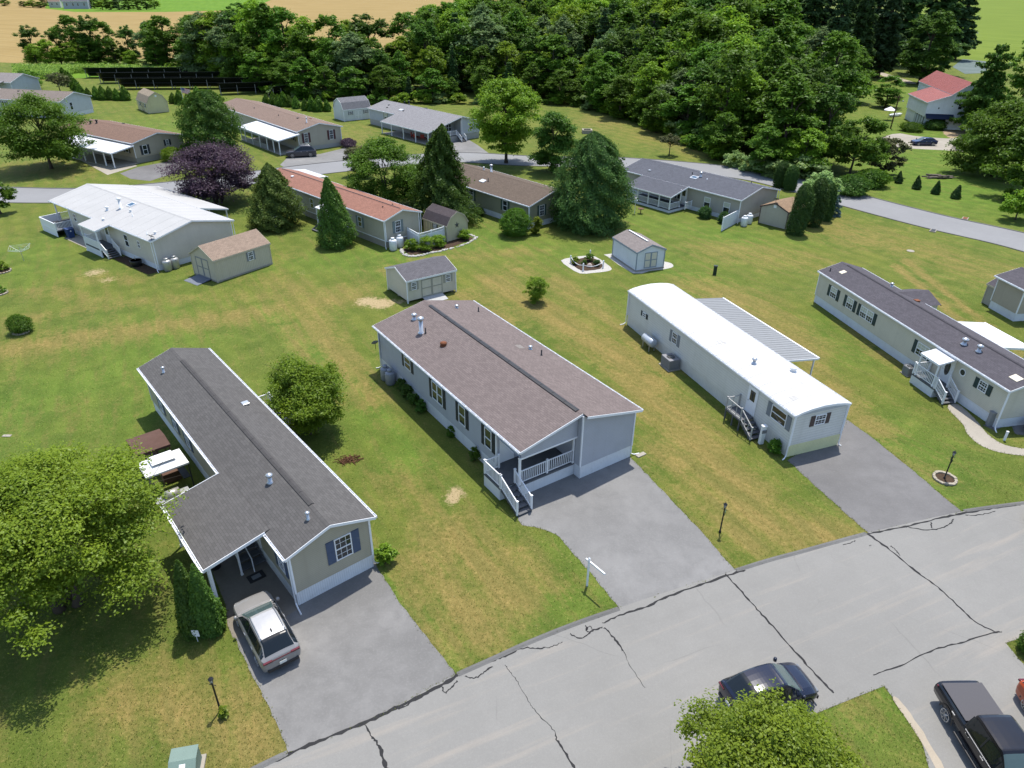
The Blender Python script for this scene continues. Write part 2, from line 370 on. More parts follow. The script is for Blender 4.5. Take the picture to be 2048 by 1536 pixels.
# near road
up=gp([(505,1538),(740,1440),(910,1350),(1060,1283),(1240,1215),(1470,1141),(1600,1103),(1735,1066),(1925,1023),(2048,1006)])
up=[up[0]+Vector((-14,-9,0)),up[0]+Vector((-6,-3.6,0))]+up+[up[-1]+Vector((8,1.2,0)),up[-1]+Vector((22,2,0))]
up=cr(up,8)
lo=[]
for i,p in enumerate(up):
    d=(up[min(i+1,len(up)-1)]-up[max(i-1,0)]).normalized(); lo.append(p+Vector((d.y,-d.x,0))*8.15)
road=sheet('road',up+lo[::-1],.012,M['road'])
def ribbon(mb, px, w0, w1=None, z=.017, jit=.03, seed=0):
    r=random.Random(seed+len(px)*31+int(px[0][0])); P=cr(gp(px),7); w1=w1 or w0; L=[];Rr=[]
    for i,p in enumerate(P):
        d=(P[min(i+1,len(P)-1)]-P[max(i-1,0)]); d=d.normalized() if d.length>0 else Vector((1,0,0)); nn=Vector((-d.y,d.x,0))
        w=(w0+(w1-w0)*i/(len(P)-1))*r.uniform(.35,1.15)/2; o=nn*r.uniform(-jit,jit)
        L.append(p+o+nn*w); Rr.append(p+o-nn*w)
    for i in range(len(P)-1): mb.poly([(q.x,q.y,z) for q in (L[i],Rr[i],Rr[i+1],L[i+1])])
tm=MB(); zz=.0165
for i,(px,w0,w1) in enumerate([
 ([(520,1536),(590,1503),(660,1474),(740,1441),(800,1413),(870,1377),(915,1351)],.16,.2),
 ([(870,1379),(830,1400),(800,1418),(792,1416)],.1,.07),([(883,1372),(890,1386),(900,1378),(915,1362)],.07,.09),
 ([(915,1351),(945,1337),(975,1325),(1010,1313),(1045,1297),(1080,1297),(1105,1293),(1125,1284)],.14,.05),([(930,1352),(950,1356),(968,1345),(985,1333)],.06,.1),
 ([(1140,1268),(1162,1276),(1185,1262),(1205,1255)],.08,.1),([(1172,1262),(1180,1252),(1186,1262),(1174,1264),(1172,1251)],.06,.06),
 ([(1205,1247),(1240,1231),(1290,1215),(1330,1196),(1400,1170),(1465,1148),(1490,1140)],.1,.16),
 ([(1735,1068),(1800,1056),(1870,1039),(1925,1027),(1985,1017),(2040,1010)],.14,.16),
 ([(1812,1054),(1850,1060),(1885,1056),(1902,1046),(1906,1038)],.08,.08),([(1862,1044),(1862,1056)],.08,.08),([(1930,1030),(1960,1030),(1990,1022)],.09,.06),
 ([(728,1448),(740,1468),(754,1486),(764,1510),(774,1538)],.05,.2),
 ([(1010,1330),(1025,1350),(1040,1372),(1062,1412)],.03,.025),([(1062,1412),(1080,1432),(1108,1462),(1112,1480)],.025,.06),([(1112,1478),(1130,1505),(1152,1540)],.09,.12),
 ([(1208,1256),(1228,1276),(1246,1302)],.12,.10),([(1246,1302),(1262,1335),(1290,1376)],.03,.02),
 ([(1450,1148),(1480,1180),(1510,1214),(1545,1253),(1590,1303),(1625,1343),(1668,1386)],.10,.11),
 ([(1735,1068),(1780,1100),(1830,1142),(1870,1170),(1910,1206),(1945,1240),(1985,1262),(2004,1264)],.15,.07),([(1782,1092),(1792,1102),(1800,1112)],.1,.05),
 ([(1747,1351),(1800,1331),(1870,1300),(1930,1283),(1998,1263)],.06,.1),
 ([(1685,1090),(1705,1085),(1710,1081)],.05,.06),([(1738,1092),(1743,1091)],.05,.05),([(1655,1086),(1668,1083)],.1,.08)]):
    ribbon(tm,px,w0,w1,zz+i*.0002,.035,i)
tm.build('tar_seam',M['tar'],road)
# rolled asphalt kerb along the lawns of the near road
def kerb(name, px, w=.26, h=.05):
    P=cr(gp(px),8); mb=MB()
    prof=[(0,0),(.06,.02),(.13,h),(.22,h*.9),(w,0.02)]
    rows=[]
    for i,p in enumerate(P):
        d=(P[min(i+1,len(P)-1)]-P[max(i-1,0)]).normalized(); nn=Vector((-d.y,d.x,0))
        f=min(1,min(i,len(P)-1-i)/4+.15)
        rows.append([(p.x+nn.x*(a-.14),p.y+nn.y*(a-.14),.014+b*f) for a,b in prof])
    for a,b in zip(rows,rows[1:]):
        for i in range(len(prof)-1): mb.poly([a[i],b[i],b[i+1],a[i+1]])
    o=mb.build(name,M['gutter'],smooth=True); return tag(o,kind='structure')
kerb('kerb',[(915,1349),(985,1318),(1060,1284),(1150,1248),(1238,1217)])
kerb('kerb',[(1472,1141),(1540,1120),(1600,1104),(1668,1085),(1733,1067)])
kerb('kerb',[(1928,1022),(1985,1014),(2048,1006),(2150,995)])
kerb('kerb',[(420,1583),(505,1540),(575,1506)])
# drives and paths
sheet('driveway',gp([(530,1268),(580,1205),(676,1160),(750,1120),(757,1138),(800,1205),(850,1270),(912,1349),(740,1442),(580,1512),(540,1420),(490,1320),(466,1268)]),.008,M['drive1'],0,.04)
sheet('carport_floor',gp([(455,1250),(452,1212),(415,1120),(350,1030),(430,960),(527,1062),(600,1216),(545,1250),(500,1275),(466,1276)]),.010,M['carportslab'])
sheet('driveway',gp([(1035,1040),(1040,1000),(1060,960),(1110,930),(1160,905),(1240,905),(1262,915),(1300,955),(1390,1050),(1472,1141),(1350,1182),(1240,1218),(1226,1200),(1165,1127),(1130,1088),(1112,1068),(1080,1056),(1045,1050)]),.008,M['drive2'],0,.04)
sheet('driveway',gp([(1574,920),(1600,905),(1672,885),(1692,838),(1740,872),(1830,945),(1924,1024),(1836,1045),(1737,1067),(1650,990)]),.008,M['drive3'],0,.04)
sheet('driveway',gp([(1752,1352),(1880,1300),(2004,1264),(2016,1290),(2048,1330),(2300,1560),(2300,1900),(1960,1900),(1880,1600),(1840,1480),(1790,1400)]),.010,M['road'],0,.04)
sheet('gravel_strip',gp([(1786,1399),(1796,1397),(1830,1440),(1862,1490),(1895,1550),(1880,1550),(1846,1490),(1818,1445)]),.014,M['gravel'],2,.04)
sheet('walkway',gp([(1895,815),(1915,808),(1950,838),(1975,868),(2010,890),(2060,900),(2060,912),(2000,905),(1960,890),(1935,868),(1925,848)]),.010,M['concrete'],4)
sheet('driveway',gp([(2030,868),(2020,845),(1990,862),(1965,850),(1990,846),(2048,835),(2200,830),(2200,900)]),.007,M['drive3'])
# loop road behind
cl=cr(gp([(-120,386),(0,389),(80,391),(180,390),(290,381),(430,366),(570,346),(690,332),(830,319),(930,315),(1040,321),(1150,324),(1243,325),(1400,337),(1515,352),(1600,372),(1680,394),(1860,441),(2048,484),(2300,558)]),8)
a=[];b=[]
for i,p in enumerate(cl):
    d=(cl[min(i+1,len(cl)-1)]-cl[max(i-1,0)]).normalized(); nn=Vector((-d.y,d.x,0)); a.append(p+nn*3.8); b.append(p-nn*3.8)
sheet('loop_road',a+b[::-1],.012,M['backroad'])
kb=MB()
for pth in (a,b):
    for i in range(len(pth)-1): kb.bar(pth[i]+Vector((0,0,.03)),pth[i+1]+Vector((0,0,.03)),.22,.07)
tag(kb.build('loop_road_kerb',M['gutter']),kind='structure')
sheet('driveway',gp([(240,347),(276,334),(365,318),(352,345),(300,362),(262,358)]),.008,M['drive3'])
sheet('driveway',gp([(560,330),(575,315),(640,308),(690,296),(735,318),(700,336),(600,350)]),.008,M['drive2'])
sheet('driveway',gp([(885,290),(930,275),(955,290),(985,312),(930,322)]),.008,M['drive2'])
sheet('porch_slab',gp([(215,350),(275,332),(205,305),(160,320)]),.014,M['concrete'])
sheet('driveway',gp([(1700,300),(1785,268),(1830,272),(1895,277),(1935,274),(1990,285),(1990,305),(1880,300),(1820,297),(1770,292)]),.008,M['concrete'],3)
sheet('dirt_track',gp([(1885,262),(1920,256),(1935,275),(1905,278)]),.006,M['dirt'],3,.2)
sheet('dirt_track',gp([(1758,148),(1765,145),(1800,156),(1830,165),(1826,168),(1790,161)]),.006,M['gravel'],3)
# fields
sheet('wheat_field',gp([(-900,118),(-200,118),(30,126),(135,118),(470,118),(700,120),(1200,120),(1500,60),(1500,-30),(700,-34),(-1200,-34)]),.02,M['wheat'])
sheet('far_meadow',gp([(90,17),(150,24),(330,24),(490,20),(510,14),(560,-8),(560,-25),(300,-25),(100,-15)]),.05,M['meadow'])
sheet('corn_ground',gp([(25,140),(200,139),(420,146),(560,178),(590,192),(500,176),(330,158),(180,156),(20,160)]),.03,M['meadow'])
sheet('right_meadow',gp([(1830,60),(1880,100),(1930,122),(2060,128),(2400,140),(2400,-20),(1850,-20)]),.02,M['meadow2'])
sheet('planted_plot',gp([(1905,134),(1925,118),(1985,124),(1970,146),(1930,148)]),.03,M['plot'])
# ---------------------------------------------------------------- shared building materials
M['white']=plain('white_vinyl_trim',(.74,.75,.77),.45,.35,var=.06)
M['glass']=plain('window_glass',(.020,.026,.030),.04,.7,var=.03)
M['blind']=plain('drawn_blind',(.46,.47,.38),.5,.4,var=.06)
M['metal']=plain('galvanised_metal',(.55,.56,.57),.35,.5,.75,var=.1)
M['black']=plain('black_plastic',(.018,.018,.02),.5,.4,var=.2)
M['rust']=plain('rusty_vent',(.20,.075,.035),.8,.2,var=.3)
M['greydeck']=plain('grey_decking',(.115,.118,.125),.75,.2,var=.2)
M['whitemetal']=plain('white_enamel_roofing',(.60,.60,.61),.4,.4,var=.04)
M['ribgrey']=plain('grey_ribbed_roofing',(.215,.222,.226),.6,.25,.0,var=.12)
M['bluewin']=plain('skylight_glass',(.03,.075,.12),.05,.8,var=.05)
M['skirtwhite']=siding('white_skirting',(.66,.68,.71),.12,True)
M['skirtcream']=siding('cream_skirting',(.62,.62,.36),.12,True)
M['skirtgrey']=siding('grey_block_skirting',(.36,.35,.33),.2)
M['terra']=plain('dark_earth_brown',(.075,.06,.045),1,.05,var=.4,scale=5)  # mottled dark brown, used on the porch box
def shut(n,c): M[n]=siding('shutter_'+n,c,.06); return M[n]
shut('sh_blue',(.070,.095,.155)); shut('sh_black',(.022,.026,.032)); shut('sh_green',(.022,.042,.036)); shut('sh_grey',(.20,.215,.225)); shut('sh_brown',(.085,.055,.05)); shut('sh_sage',(.16,.20,.20)); shut('sh_burg',(.085,.03,.03)); shut('sh_olive',(.06,.09,.075)); shut('sh_tan',(.33,.32,.26))

class House:
    def __init__(s,name,label,cat,x,y,yaw,L,W,he,hr,wall,skirt,roof,sk=.85,os=.25,oe=.25,foot=None,prof=None,segs=None,group=None,z=0,trim='white',roofth=.10,gutter=True,zb=0.0,ridge_cap=True):
        s.r=empty(name,(x,y,z),R(yaw),label,cat,group); s.L,s.W,s.he,s.hr=L,W,he,hr; s.os,s.oe=os,oe; s.sk=sk
        s.prof=prof or [(-os,he),(W/2,hr),(W+os,he)]
        foot=foot or [(0,0),(W,0),(W,L),(0,L)]
        s.trim=M[trim]; s.wallm=wall
        # walls and skirting follow the footprint; wall tops follow the roof
        wb=MB(); kb=MB(); br=[p[0] for p in s.prof[1:-1]]
        n=len(foot)
        for i in range(n):
            (t0,s0),(t1,s1)=foot[i],foot[(i+1)%n]
            cuts=[0,1]+([ (b-t0)/(t1-t0) for b in br if min(t0,t1)<b<max(t0,t1)] if abs(t1-t0)>1e-6 else [])
            cuts.sort()
            for a,b in zip(cuts,cuts[1:]):
                A=(t0+(t1-t0)*a,s0+(s1-s0)*a); B=(t0+(t1-t0)*b,s0+(s1-s0)*b)
                wb.poly([(*A,sk+zb),(*B,sk+zb),(*B,s.rz(B[0])-roofth*.6),(*A,s.rz(A[0])-roofth*.6)])
            if sk>0:
                cx,cy=W/2,L/2; ins=.025
                dx,dy=t1-t0,s1-s0; ln=math.hypot(dx,dy); nx_,ny_=-dy/ln*ins,dx/ln*ins
                kb.poly([(t0+nx_,s0+ny_,0),(t1+nx_,s1+ny_,0),(t1+nx_,s1+ny_,sk),(t0+nx_,s0+ny_,sk)])
                kb.poly([(t0+nx_,s0+ny_,sk-.004),(t1+nx_,s1+ny_,sk-.004),(t1,s1,sk-.002),(t0,s0,sk-.002)])
        s.wall=wb.build('wall',wall,s.r)
        if sk>0: s.skirt=kb.build('skirting',skirt,s.r)
        # corner posts
        for t,q in foot:
            cb=MB(); cb.box(t-.045,t+.045,q-.045,q+.045,sk,s.rz(t)-roofth-.02)
            cb.build('corner_trim',s.trim,s.r)
        # roof slabs
        rb=MB(); fb=MB(); gb=MB(); cum=0; np_=len(s.prof)-1
        for i in range(np_):
            (t0,z0),(t1,z1)=s.prof[i],s.prof[i+1]
            q0,q1=(segs[i] if segs else (-oe,L+oe)); ln=math.hypot(t1-t0,z1-z0)
            th=roofth
            rb.poly([(t0,q0,z0),(t1,q0,z1),(t1,q1,z1),(t0,q1,z0)],[(q0,cum),(q0,cum+ln),(q1,cum+ln),(q1,cum)])
            rb.poly([(t0,q0,z0-th),(t0,q1,z0-th),(t1,q1,z1-th),(t1,q0,z1-th)])
            for q,sg in ((q0,-1),(q1,1)):
                rb.poly([(t0,q,z0),(t1,q,z1),(t1,q,z1-th),(t0,q,z0-th)])
                y0,y1=sorted((q+sg*.002,q+sg*.03)); h=.17
                A,B=(t0,z0),(t1,z1)
                v=[(A[0],y0,A[1]-.012),(B[0],y0,B[1]-.012),(B[0],y0,B[1]-h),(A[0],y0,A[1]-h),(A[0],y1,A[1]-.012),(B[0],y1,B[1]-.012),(B[0],y1,B[1]-h),(A[0],y1,A[1]-h)]
                for f in ((0,1,2,3),(7,6,5,4),(0,4,5,1),(2,6,7,3),(1,5,6,2),(0,3,7,4)): fb.poly([v[j] for j in f])
            cum+=ln
            if i in (0,np_-1):
                te,ze=(t0,z0) if i==0 else (t1,z1); sg=-1 if i==0 else 1
                rb.poly([(te,q0,ze),(te,q1,ze),(te,q1,ze-th),(te,q0,ze-th)])
                x0,x1=sorted((te+sg*.003,te+sg*.022)); fb.box(x0,x1,q0-.03,q1+.03,ze-.19,ze-.02)
                if gutter:
                    g0,g1=sorted((te+sg*.024,te+sg*.13))
                    gb.box(g0,g1,q0,q1,ze-.135,ze-.125)
                    o0,o1=sorted((te+sg*.118,te+sg*.132)); gb.box(o0,o1,q0,q1,ze-.125,ze-.03)
                    for e in (q0,q1-.012): gb.box(g0,g1,e,e+.012,ze-.125,ze-.032)
                    y=q0+.35
                    while y<q1-.2: gb.box(g0,g1,y,y+.035,ze-.045,ze-.028); y+=.62
        if ridge_cap and roof not in (M['whitemetal'],) and not prof:
            q0=max((g[0] for g in segs),default=-oe) if segs else -oe; q1=L+oe
            for sg in (-1,1):
                dz=(hr-he)/(W/2+os)*.15
                rb.poly([(W/2,q0,hr+.012),(W/2+sg*.15,q0,hr+.012-dz),(W/2+sg*.15,q1,hr+.012-dz),(W/2,q1,hr+.012)],[(q0*3,0),(q0*3,.14),(q1*3,.14),(q1*3,0)])
        s.roof=rb.build('roof',roof,s.r); fb.build('fascia',s.trim,s.r)
        if gutter: gb.build('gutter',s.trim,s.r)
    def rz(s,t):
        for (t0,z0),(t1,z1) in zip(s.prof,s.prof[1:]):
            if t0<=t<=t1 or (t1,z1)==s.prof[-1]: return z0+(z1-z0)*(t-t0)/(t1-t0) if t1!=t0 else z0
        return s.prof[0][1]
    def slope(s): return (s.hr-s.he)/(s.W/2+s.os)
    # place a shape built in face coordinates (a along, n outward, z) on a wall
    def P(s,face,v=None):
        W,L=s.W,s.L
        if face=='L': x=0 if v is None else v; return lambda a,n,z:(x-n,a,z)
        if face=='R': x=W if v is None else v; return lambda a,n,z:(x+n,a,z)
        if face=='F': y=0 if v is None else v; return lambda a,n,z:(a,y-n,z)
        y=L if v is None else v; return lambda a,n,z:(a,y+n,z)
    def fbox(s,mb,P,a0,a1,n0,n1,z0,z1):
        pts=[P(a,n,z) for z in (z0,z1) for a,n in ((a0,n0),(a1,n0),(a1,n1),(a0,n1))]
        b=len(mb.v); mb.v+=pts
        for f in ((0,3,2,1),(4,5,6,7),(0,1,5,4),(1,2,6,5),(2,3,7,6),(3,0,4,7)): mb.f.append(tuple(b+i for i in f)); mb.uv.append(None)
    def window(s,face,a,z,w,h,sh=None,panes=1,grid=False,blind=False,v=None,shw=.36,frame='white',name='window'):
        P=s.P(face,v); mb=MB(); f=.055
        for i in range(panes):
            w1=w/panes; x0=a-w/2+i*w1; x1=x0+w1
            for q in ((x0,x0+f,z-h/2,z+h/2),(x1-f,x1,z-h/2,z+h/2)): s.fbox(mb,P,q[0],q[1],.003,.05,q[2],q[3])
            for q in (z-h/2,z+h/2-f,z-f*.4): s.fbox(mb,P,x0+f,x1-f,.003,.047,q,q+f)
            if grid:
                for gx_ in (1/3,2/3): s.fbox(mb,P,x0+w1*gx_-.01,x0+w1*gx_+.01,.02,.036,z-h/2+f,z+h/2-f)
                for gz in (.25,.75): s.fbox(mb,P,x0+f,x1-f,.022,.034,z-h/2+h*gz-.01,z-h/2+h*gz+.01)
        o=mb.build(name,M[frame],s.r)
        pb=MB(); s.fbox(pb,P,a-w/2+.02,a+w/2-.02,.002,.018,z-h/2+.02,z+h/2-.02); pb.build('pane',M['glass'],o)
        if blind:
            bb=MB()
            for i in range(panes):
                w1=w/panes; x0=a-w/2+i*w1; s.fbox(bb,P,x0+f,x0+w1-f,.016,.0205,z+.03,z+h/2-f)
            bb.build('blind',M['blind'],o)
        if sh:
            for sg in (-1,1):
                sb=MB(); c=a+sg*(w/2+shw/2+.02); s.fbox(sb,P,c-shw/2,c+shw/2,.003,.035,z-h/2-.02,z+h/2+.02)
                for q in (z-h/2-.02,z-.04,z+h/2-.06): s.fbox(sb,P,c-shw/2+.03,c+shw/2-.03,.035,.045,q,q+.08)
                sb.build('shutter',M[sh],o)
        return o
    def door(s,face,a,z0,w,h,m='white',glass=True,v=None,oval=False,name='door',hm='metal'):
        P=s.P(face,v); mb=MB(); s.fbox(mb,P,a-w/2,a+w/2,.003,.04,z0,z0+h)
        for x in (a-w/2-.07,a+w/2): s.fbox(mb,P,x,x+.07,.003,.055,z0,z0+h+.07)
        s.fbox(mb,P,a-w/2,a+w/2,.003,.055,z0+h,z0+h+.07)
        o=mb.build(name,M[m],s.r)
        if glass:
            pb=MB()
            if oval:
                n=18; c=z0+h*.58
                pts=[(a+w*.27*math.cos(2*math.pi*i/n),c+h*.3*math.sin(2*math.pi*i/n)) for i in range(n)]
                pb.poly([P(x,.047,q) for x,q in pts])
            else: s.fbox(pb,P,a-w*.3,a+w*.3,.038,.046,z0+h*.5,z0+h*.9)
            pb.build('pane',M['glass'],o)
        hb=MB(); s.fbox(hb,P,a+w*.36,a+w*.42,.04,.09,z0+h*.45,z0+h*.49); hb.build('handle',M[hm],o)
        return o
    def shed_doors(s,face,a,z0,w,h,m,edge,v=None):
        P=s.P(face,v)
        for sg in (-1,1):
            mb=MB(); c=a+sg*w/4; s.fbox(mb,P,c-w/4+.006,c+w/4-.006,.003,.03,z0,z0+h); o=mb.build('door',m,s.r)
            eb=MB(); b=.09
            for x0,x1,y0,y1 in ((c-w/4+.006,c-w/4+b,z0,z0+h),(c+w/4-b,c+w/4-.006,z0,z0+h),(c-w/4+b,c+w/4-b,z0,z0+b),(c-w/4+b,c+w/4-b,z0+h-b,z0+h),(c-w/4+b,c+w/4-b,z0+h*.5-b/2,z0+h*.5+b/2)): s.fbox(eb,P,x0,x1,.031,.05,y0,y1)
            eb.build('door_trim',edge,o)
    def pipe(s,t,q,h=.35,r=.06,m='metal',cap=True,name='vent_pipe',smooth=True):
        z=s.rz(t); mb=MB(); prof=[(r*1.9,-.05),(r*1.7,.02),(r,.05),(r,h)]
        if cap: prof+=[(r,h),(r*1.7,h+.005),(r*1.75,h+r*.9),(r*.5,h+r*1.5),(0,h+r*1.55)]
        else: prof+=[(r*.8,h),(r*.8,h-.06)]
        mb.lathe(prof,(t,q,z),12); return mb.build(name,M[m],s.r,smooth)
    def boxvent(s,t,q,m='metal',w=.34,h=.12):
        z=s.rz(t); mb=MB(); mb.box(t-w/2,t+w/2,q-w/2,q+w/2,z-.06,z+h*.55); mb.box(t-w*.62,t+w*.62,q-w*.62,q+w*.62,z+h*.55,z+h); return mb.build('roof_vent',M[m],s.r,bevel=.02)
    def ridge_vent(s,q0,q1,w=.34,m='black',t=None):
        t=s.W/2 if t is None else t; mb=MB(); sl=s.slope()
        for sg in (-1,1):
            x=w/2*sg
            mb.poly([(t,q0,s.hr+.045),(t+x,q0,s.hr+.045-sl*w/2),(t+x,q1,s.hr+.045-sl*w/2),(t,q1,s.hr+.045)])
            mb.poly([(t+x,q0,s.hr+.045-sl*w/2),(t+x,q1,s.hr+.045-sl*w/2),(t+x,q1,s.hr-sl*w/2),(t+x,q0,s.hr-sl*w/2)])
        mb.poly([(t-w/2,q0,s.hr-sl*w/2),(t,q0,s.hr+.045),(t+w/2,q0,s.hr-sl*w/2)]); mb.poly([(t-w/2,q1,s.hr-sl*w/2),(t,q1,s.hr+.045),(t+w/2,q1,s.hr-sl*w/2)])
        q=q0
        while q<q1-.1: mb.bar((t-w/2+.02,q,s.hr+.05-sl*w/2),(t-.01,q,s.hr+.052),.03,.012); mb.bar((t+w/2-.02,q,s.hr+.05-sl*w/2),(t+.01,q,s.hr+.052),.03,.012); q+=1.22
        return mb.build('ridge_vent',m if not isinstance(m,str) else M[m],s.r)
    def skylight(s,t,q,w=.55,l=.75,m='bluewin'):
        z=s.rz(t); d=s.slope()*(1 if t<s.W/2 else -1); mb=MB(); pb=MB()
        for x0,x1,y0,y1 in ((-w/2,w/2,-l/2,-l/2+.07),(-w/2,w/2,l/2-.07,l/2),(-w/2,-w/2+.07,-l/2+.07,l/2-.07),(w/2-.07,w/2,-l/2+.07,l/2-.07)):
            v=[(t+x,q+y,z+d*x+o) for o in (-.02,.10) for x,y in ((x0,y0),(x1,y0),(x1,y1),(x0,y1))]; b=len(mb.v); mb.v+=v
            for f in ((0,3,2,1),(4,5,6,7),(0,1,5,4),(1,2,6,5),(2,3,7,6),(3,0,4,7)): mb.f.append(tuple(b+i for i in f)); mb.uv.append(None)
        o=mb.build('skylight',M['white'],s.r)
        pb.poly([(t+x,q+y,z+d*x+.08) for x,y in ((-w/2+.06,-l/2+.06),(w/2-.06,-l/2+.06),(w/2-.06,l/2-.06),(-w/2+.06,l/2-.06))]); pb.build('pane',M[m],o)
    def downspout(s,t,q,kick=(0,0),z1=None):
        """kick = direction the elbow points at the bottom; stands just off the wall corner"""
        mb=MB(); zt=(z1 or s.he)-.12
        mb.tube([(t+kick[0]*.02,q+kick[1]*.02,zt),(t,q,zt-.25),(t,q,.22),(t+kick[0]*.28,q+kick[1]*.28,.06),(t+kick[0]*.7,q+kick[1]*.7,.04)],.04,6); return mb.build('downspout',s.trim,s.r)
    def post(s,t,q,z0,z1,w=.11,m='white',name='post'):
        mb=MB(); mb.box(t-w/2,t+w/2,q-w/2,q+w/2,z0,z1); mb.box(t-w*.7,t+w*.7,q-w*.7,q+w*.7,z0,z0+.1); mb.box(t-w*.66,t+w*.66,q-w*.66,q+w*.66,z1-.1,z1-.005); return mb.build(name,M[m],s.r)
    def slab(s,name,pts,th,m,rib=0,ribdir=0,ribm=None,uvs=True,parent=None):
        """sloping panel given by 4 (t,q,z) corners; ribs run along the 0->1 direction"""
        mb=MB(); A,B,C_,D=[Vector(p) for p in pts]; n=(B-A).cross(D-A).normalized(); n=n if n.z>0 else -n; o=n*th
        ln=(D-A).length; wd=(B-A).length
        mb.poly([A,B,C_,D],[(A.y,0),(A.y,wd),(A.y+ln,wd),(A.y+ln,0)] if uvs else None); mb.poly([A-o,D-o,C_-o,B-o])
        for p,q in ((A,B),(B,C_),(C_,D),(D,A)): mb.poly([p,q,q-o,p-o])
        if rib:
            k_=int(ln/rib)
            for i in range(k_+1):
                f=min(.998,max(.002,i/k_)); mb.bar(A.lerp(D,f)+n*.010,B.lerp(C_,f)+n*.010,.045,.018)
        return mb.build(name,m,parent or s.r)
    def local(s,p): return s.r.matrix_basis.inverted()@p
    def world(s,t,q,z=0):
        a=-s.r.rotation_euler.z; return Vector((s.r.location.x+math.sin(a)*q+math.cos(a)*t,s.r.location.y+math.cos(a)*q-math.sin(a)*t,z+s.r.location.z))
    @property
    def yaw(s): return -s.r.rotation_euler.z
def railing(parent,pts,h=.9,m='white',post=.10,bal=.14,posts=True,name='railing',bw=.035,solid=False):
    """white railing along 3-D points (floor heights)"""
    mb=MB(); pb=[]
    for A,B in zip(pts,pts[1:]):
        A=Vector(A);B=Vector(B); up_=Vector((0,0,1))
        mb.bar(A+up_*h,B+up_*h,.06,.05); mb.bar(A+up_*.12,B+up_*.12,.045,.04)
        if solid:
            mb.poly([A+up_*.12,B+up_*.12,B+up_*h,A+up_*h])
        else:
            n=max(1,int((B-A).length/bal))
            for i in range(1,n): p=A.lerp(B,i/n); mb.bar(p+up_*.12,p+up_*h,bw,bw)
    o=mb.build(name,M[m],parent)
    if posts:
        for p in pts:
            q=MB(); q.box(p[0]-post/2,p[0]+post/2,p[1]-post/2,p[1]+post/2,p[2]-.02,p[2]+h+.06); q.box(p[0]-post*.65,p[0]+post*.65,p[1]-post*.65,p[1]+post*.65,p[2]+h+.06,p[2]+h+.10); q.build('railing_post',M[m],o)
    return o
def steps(parent,t0,t1,q_top,q_bot,z_top,n,m,axis='y',name='stairs'):
    mb=MB()
    for i in range(n):
        z=z_top*(n-i)/(n+1); a=q_top+(q_bot-q_top)*i/n; b=q_top+(q_bot-q_top)*(i+1)/n; lo_,hi=sorted((a,b+ (b-a)*.12))
        if axis=='y': mb.box(t0,t1,lo_,hi,z-.05,z); mb.box(t0+.03,t1-.03,min(a,a+(b-a)*.08),max(a,a+(b-a)*.08)+.02,z-.05-z_top/(n+1)*.8,z-.052)
        else: mb.box(lo_,hi,t0,t1,z-.05,z)
    for x in (t0+.02,t1-.06):
        if axis=='y': mb.bar((x+.02,q_top,z_top-.15),(x+.02,q_bot,.08),.04,.22)
        else: mb.bar((q_top,x+.02,z_top-.15),(q_bot,x+.02,.08),.04,.22)
    return mb.build(name,m,parent)
# ================================================================ 1 taupe single-wide with carport (front left)
W_=M
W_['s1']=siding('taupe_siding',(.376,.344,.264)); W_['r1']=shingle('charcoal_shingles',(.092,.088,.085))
h=H1=House('mobile_home','narrow taupe home with blue shutters and a dark carport roof beside the silver SUV','mobile home',-10.42,24.40,-40.05,23.29,4.25,3.45,4.23,W_['s1'],W_['skirtwhite'],W_['r1'],sk=.86)
h.window('F',2.74,2.30,.92,1.38,'sh_blue',1,True,shw=.42)
for a,z,w_,hh in ((20.6,1.85,.8,1.2),(17.7,1.85,.8,1.2),(15.2,1.85,.8,1.2),(9.0,1.95,.8,1.0)): h.window('L',a,z,w_,hh,'sh_blue',1,True)
h.window('L',1.25,2.05,.75,1.2,'sh_blue',1,True,shw=.34)
h.door('L',4.6,.9,.92,2.0)
for a in (6.5,11.5,19): h.window('R',a,2.1,.8,1.2,'sh_blue')
h.pipe(.78,21.1,.32,.07); h.pipe(1.38,5.0,.38,.11); h.pipe(1.59,1.0,.34,.07); h.boxvent(3.45,13.7)
h.ridge_vent(1.7,21.2,.30,plain('charcoal_ridge_vent',(.066,.063,.062),.9,.15,var=.2,scale=6))
m1=h.slope()
zc=lambda t:h.he+.02-(abs(t)-.0)*.13
A,B,C_,D=(-3.3,2.05,2.95),(.0,2.05,h.rz(0)+.035),(0,8.1,h.rz(0)+.035),(-3.3,8.1,2.95)
cr_=h.slab('carport_roof',[A,B,C_,D],.12,W_['r1'])
f=MB(); f.bar((-3.32,2.03,2.86),(-.25,2.03,h.rz(0)-.07),.03,.17); f.bar((-3.32,8.12,2.86),(-.25,8.12,h.rz(0)-.07),.03,.17); f.box(-3.345,-3.315,2.0,8.13,2.76,2.93); f.build('fascia',M['white'],cr_)
g=MB(); g.box(-3.47,-3.35,2.0,8.13,2.80,2.81); g.box(-3.475,-3.462,2.0,8.13,2.81,2.92)
y=2.3
while y<8: g.box(-3.47,-3.35,y,y+.04,2.905,2.92); y+=.62
g.build('gutter',M['white'],cr_)
for q in (2.18,5.1,7.95): h.post(-3.05,q,0,2.84)
h.post(-1.33,3.8,0,3.05,.09); 
rl=MB(); rl.tube([(-1.33,3.8,.95),(-1.33,5.0,1.5)],.03,6); rl.tube([(-.75,3.6,.9),(-.75,5.0,1.5)],.03,6); rl.tube([(-.75,3.6,0),(-.75,3.6,.9)],.03,6); rl.build('handrail',M['white'],h.r)
st=steps(h.r,-1.25,-.02,5.2,3.9,.85,3,M['greydeck'])
pl=MB(); pl.box(-1.3,-.03,5.2,6.6,.70,.85); pl.build('landing',M['greydeck'],h.r)
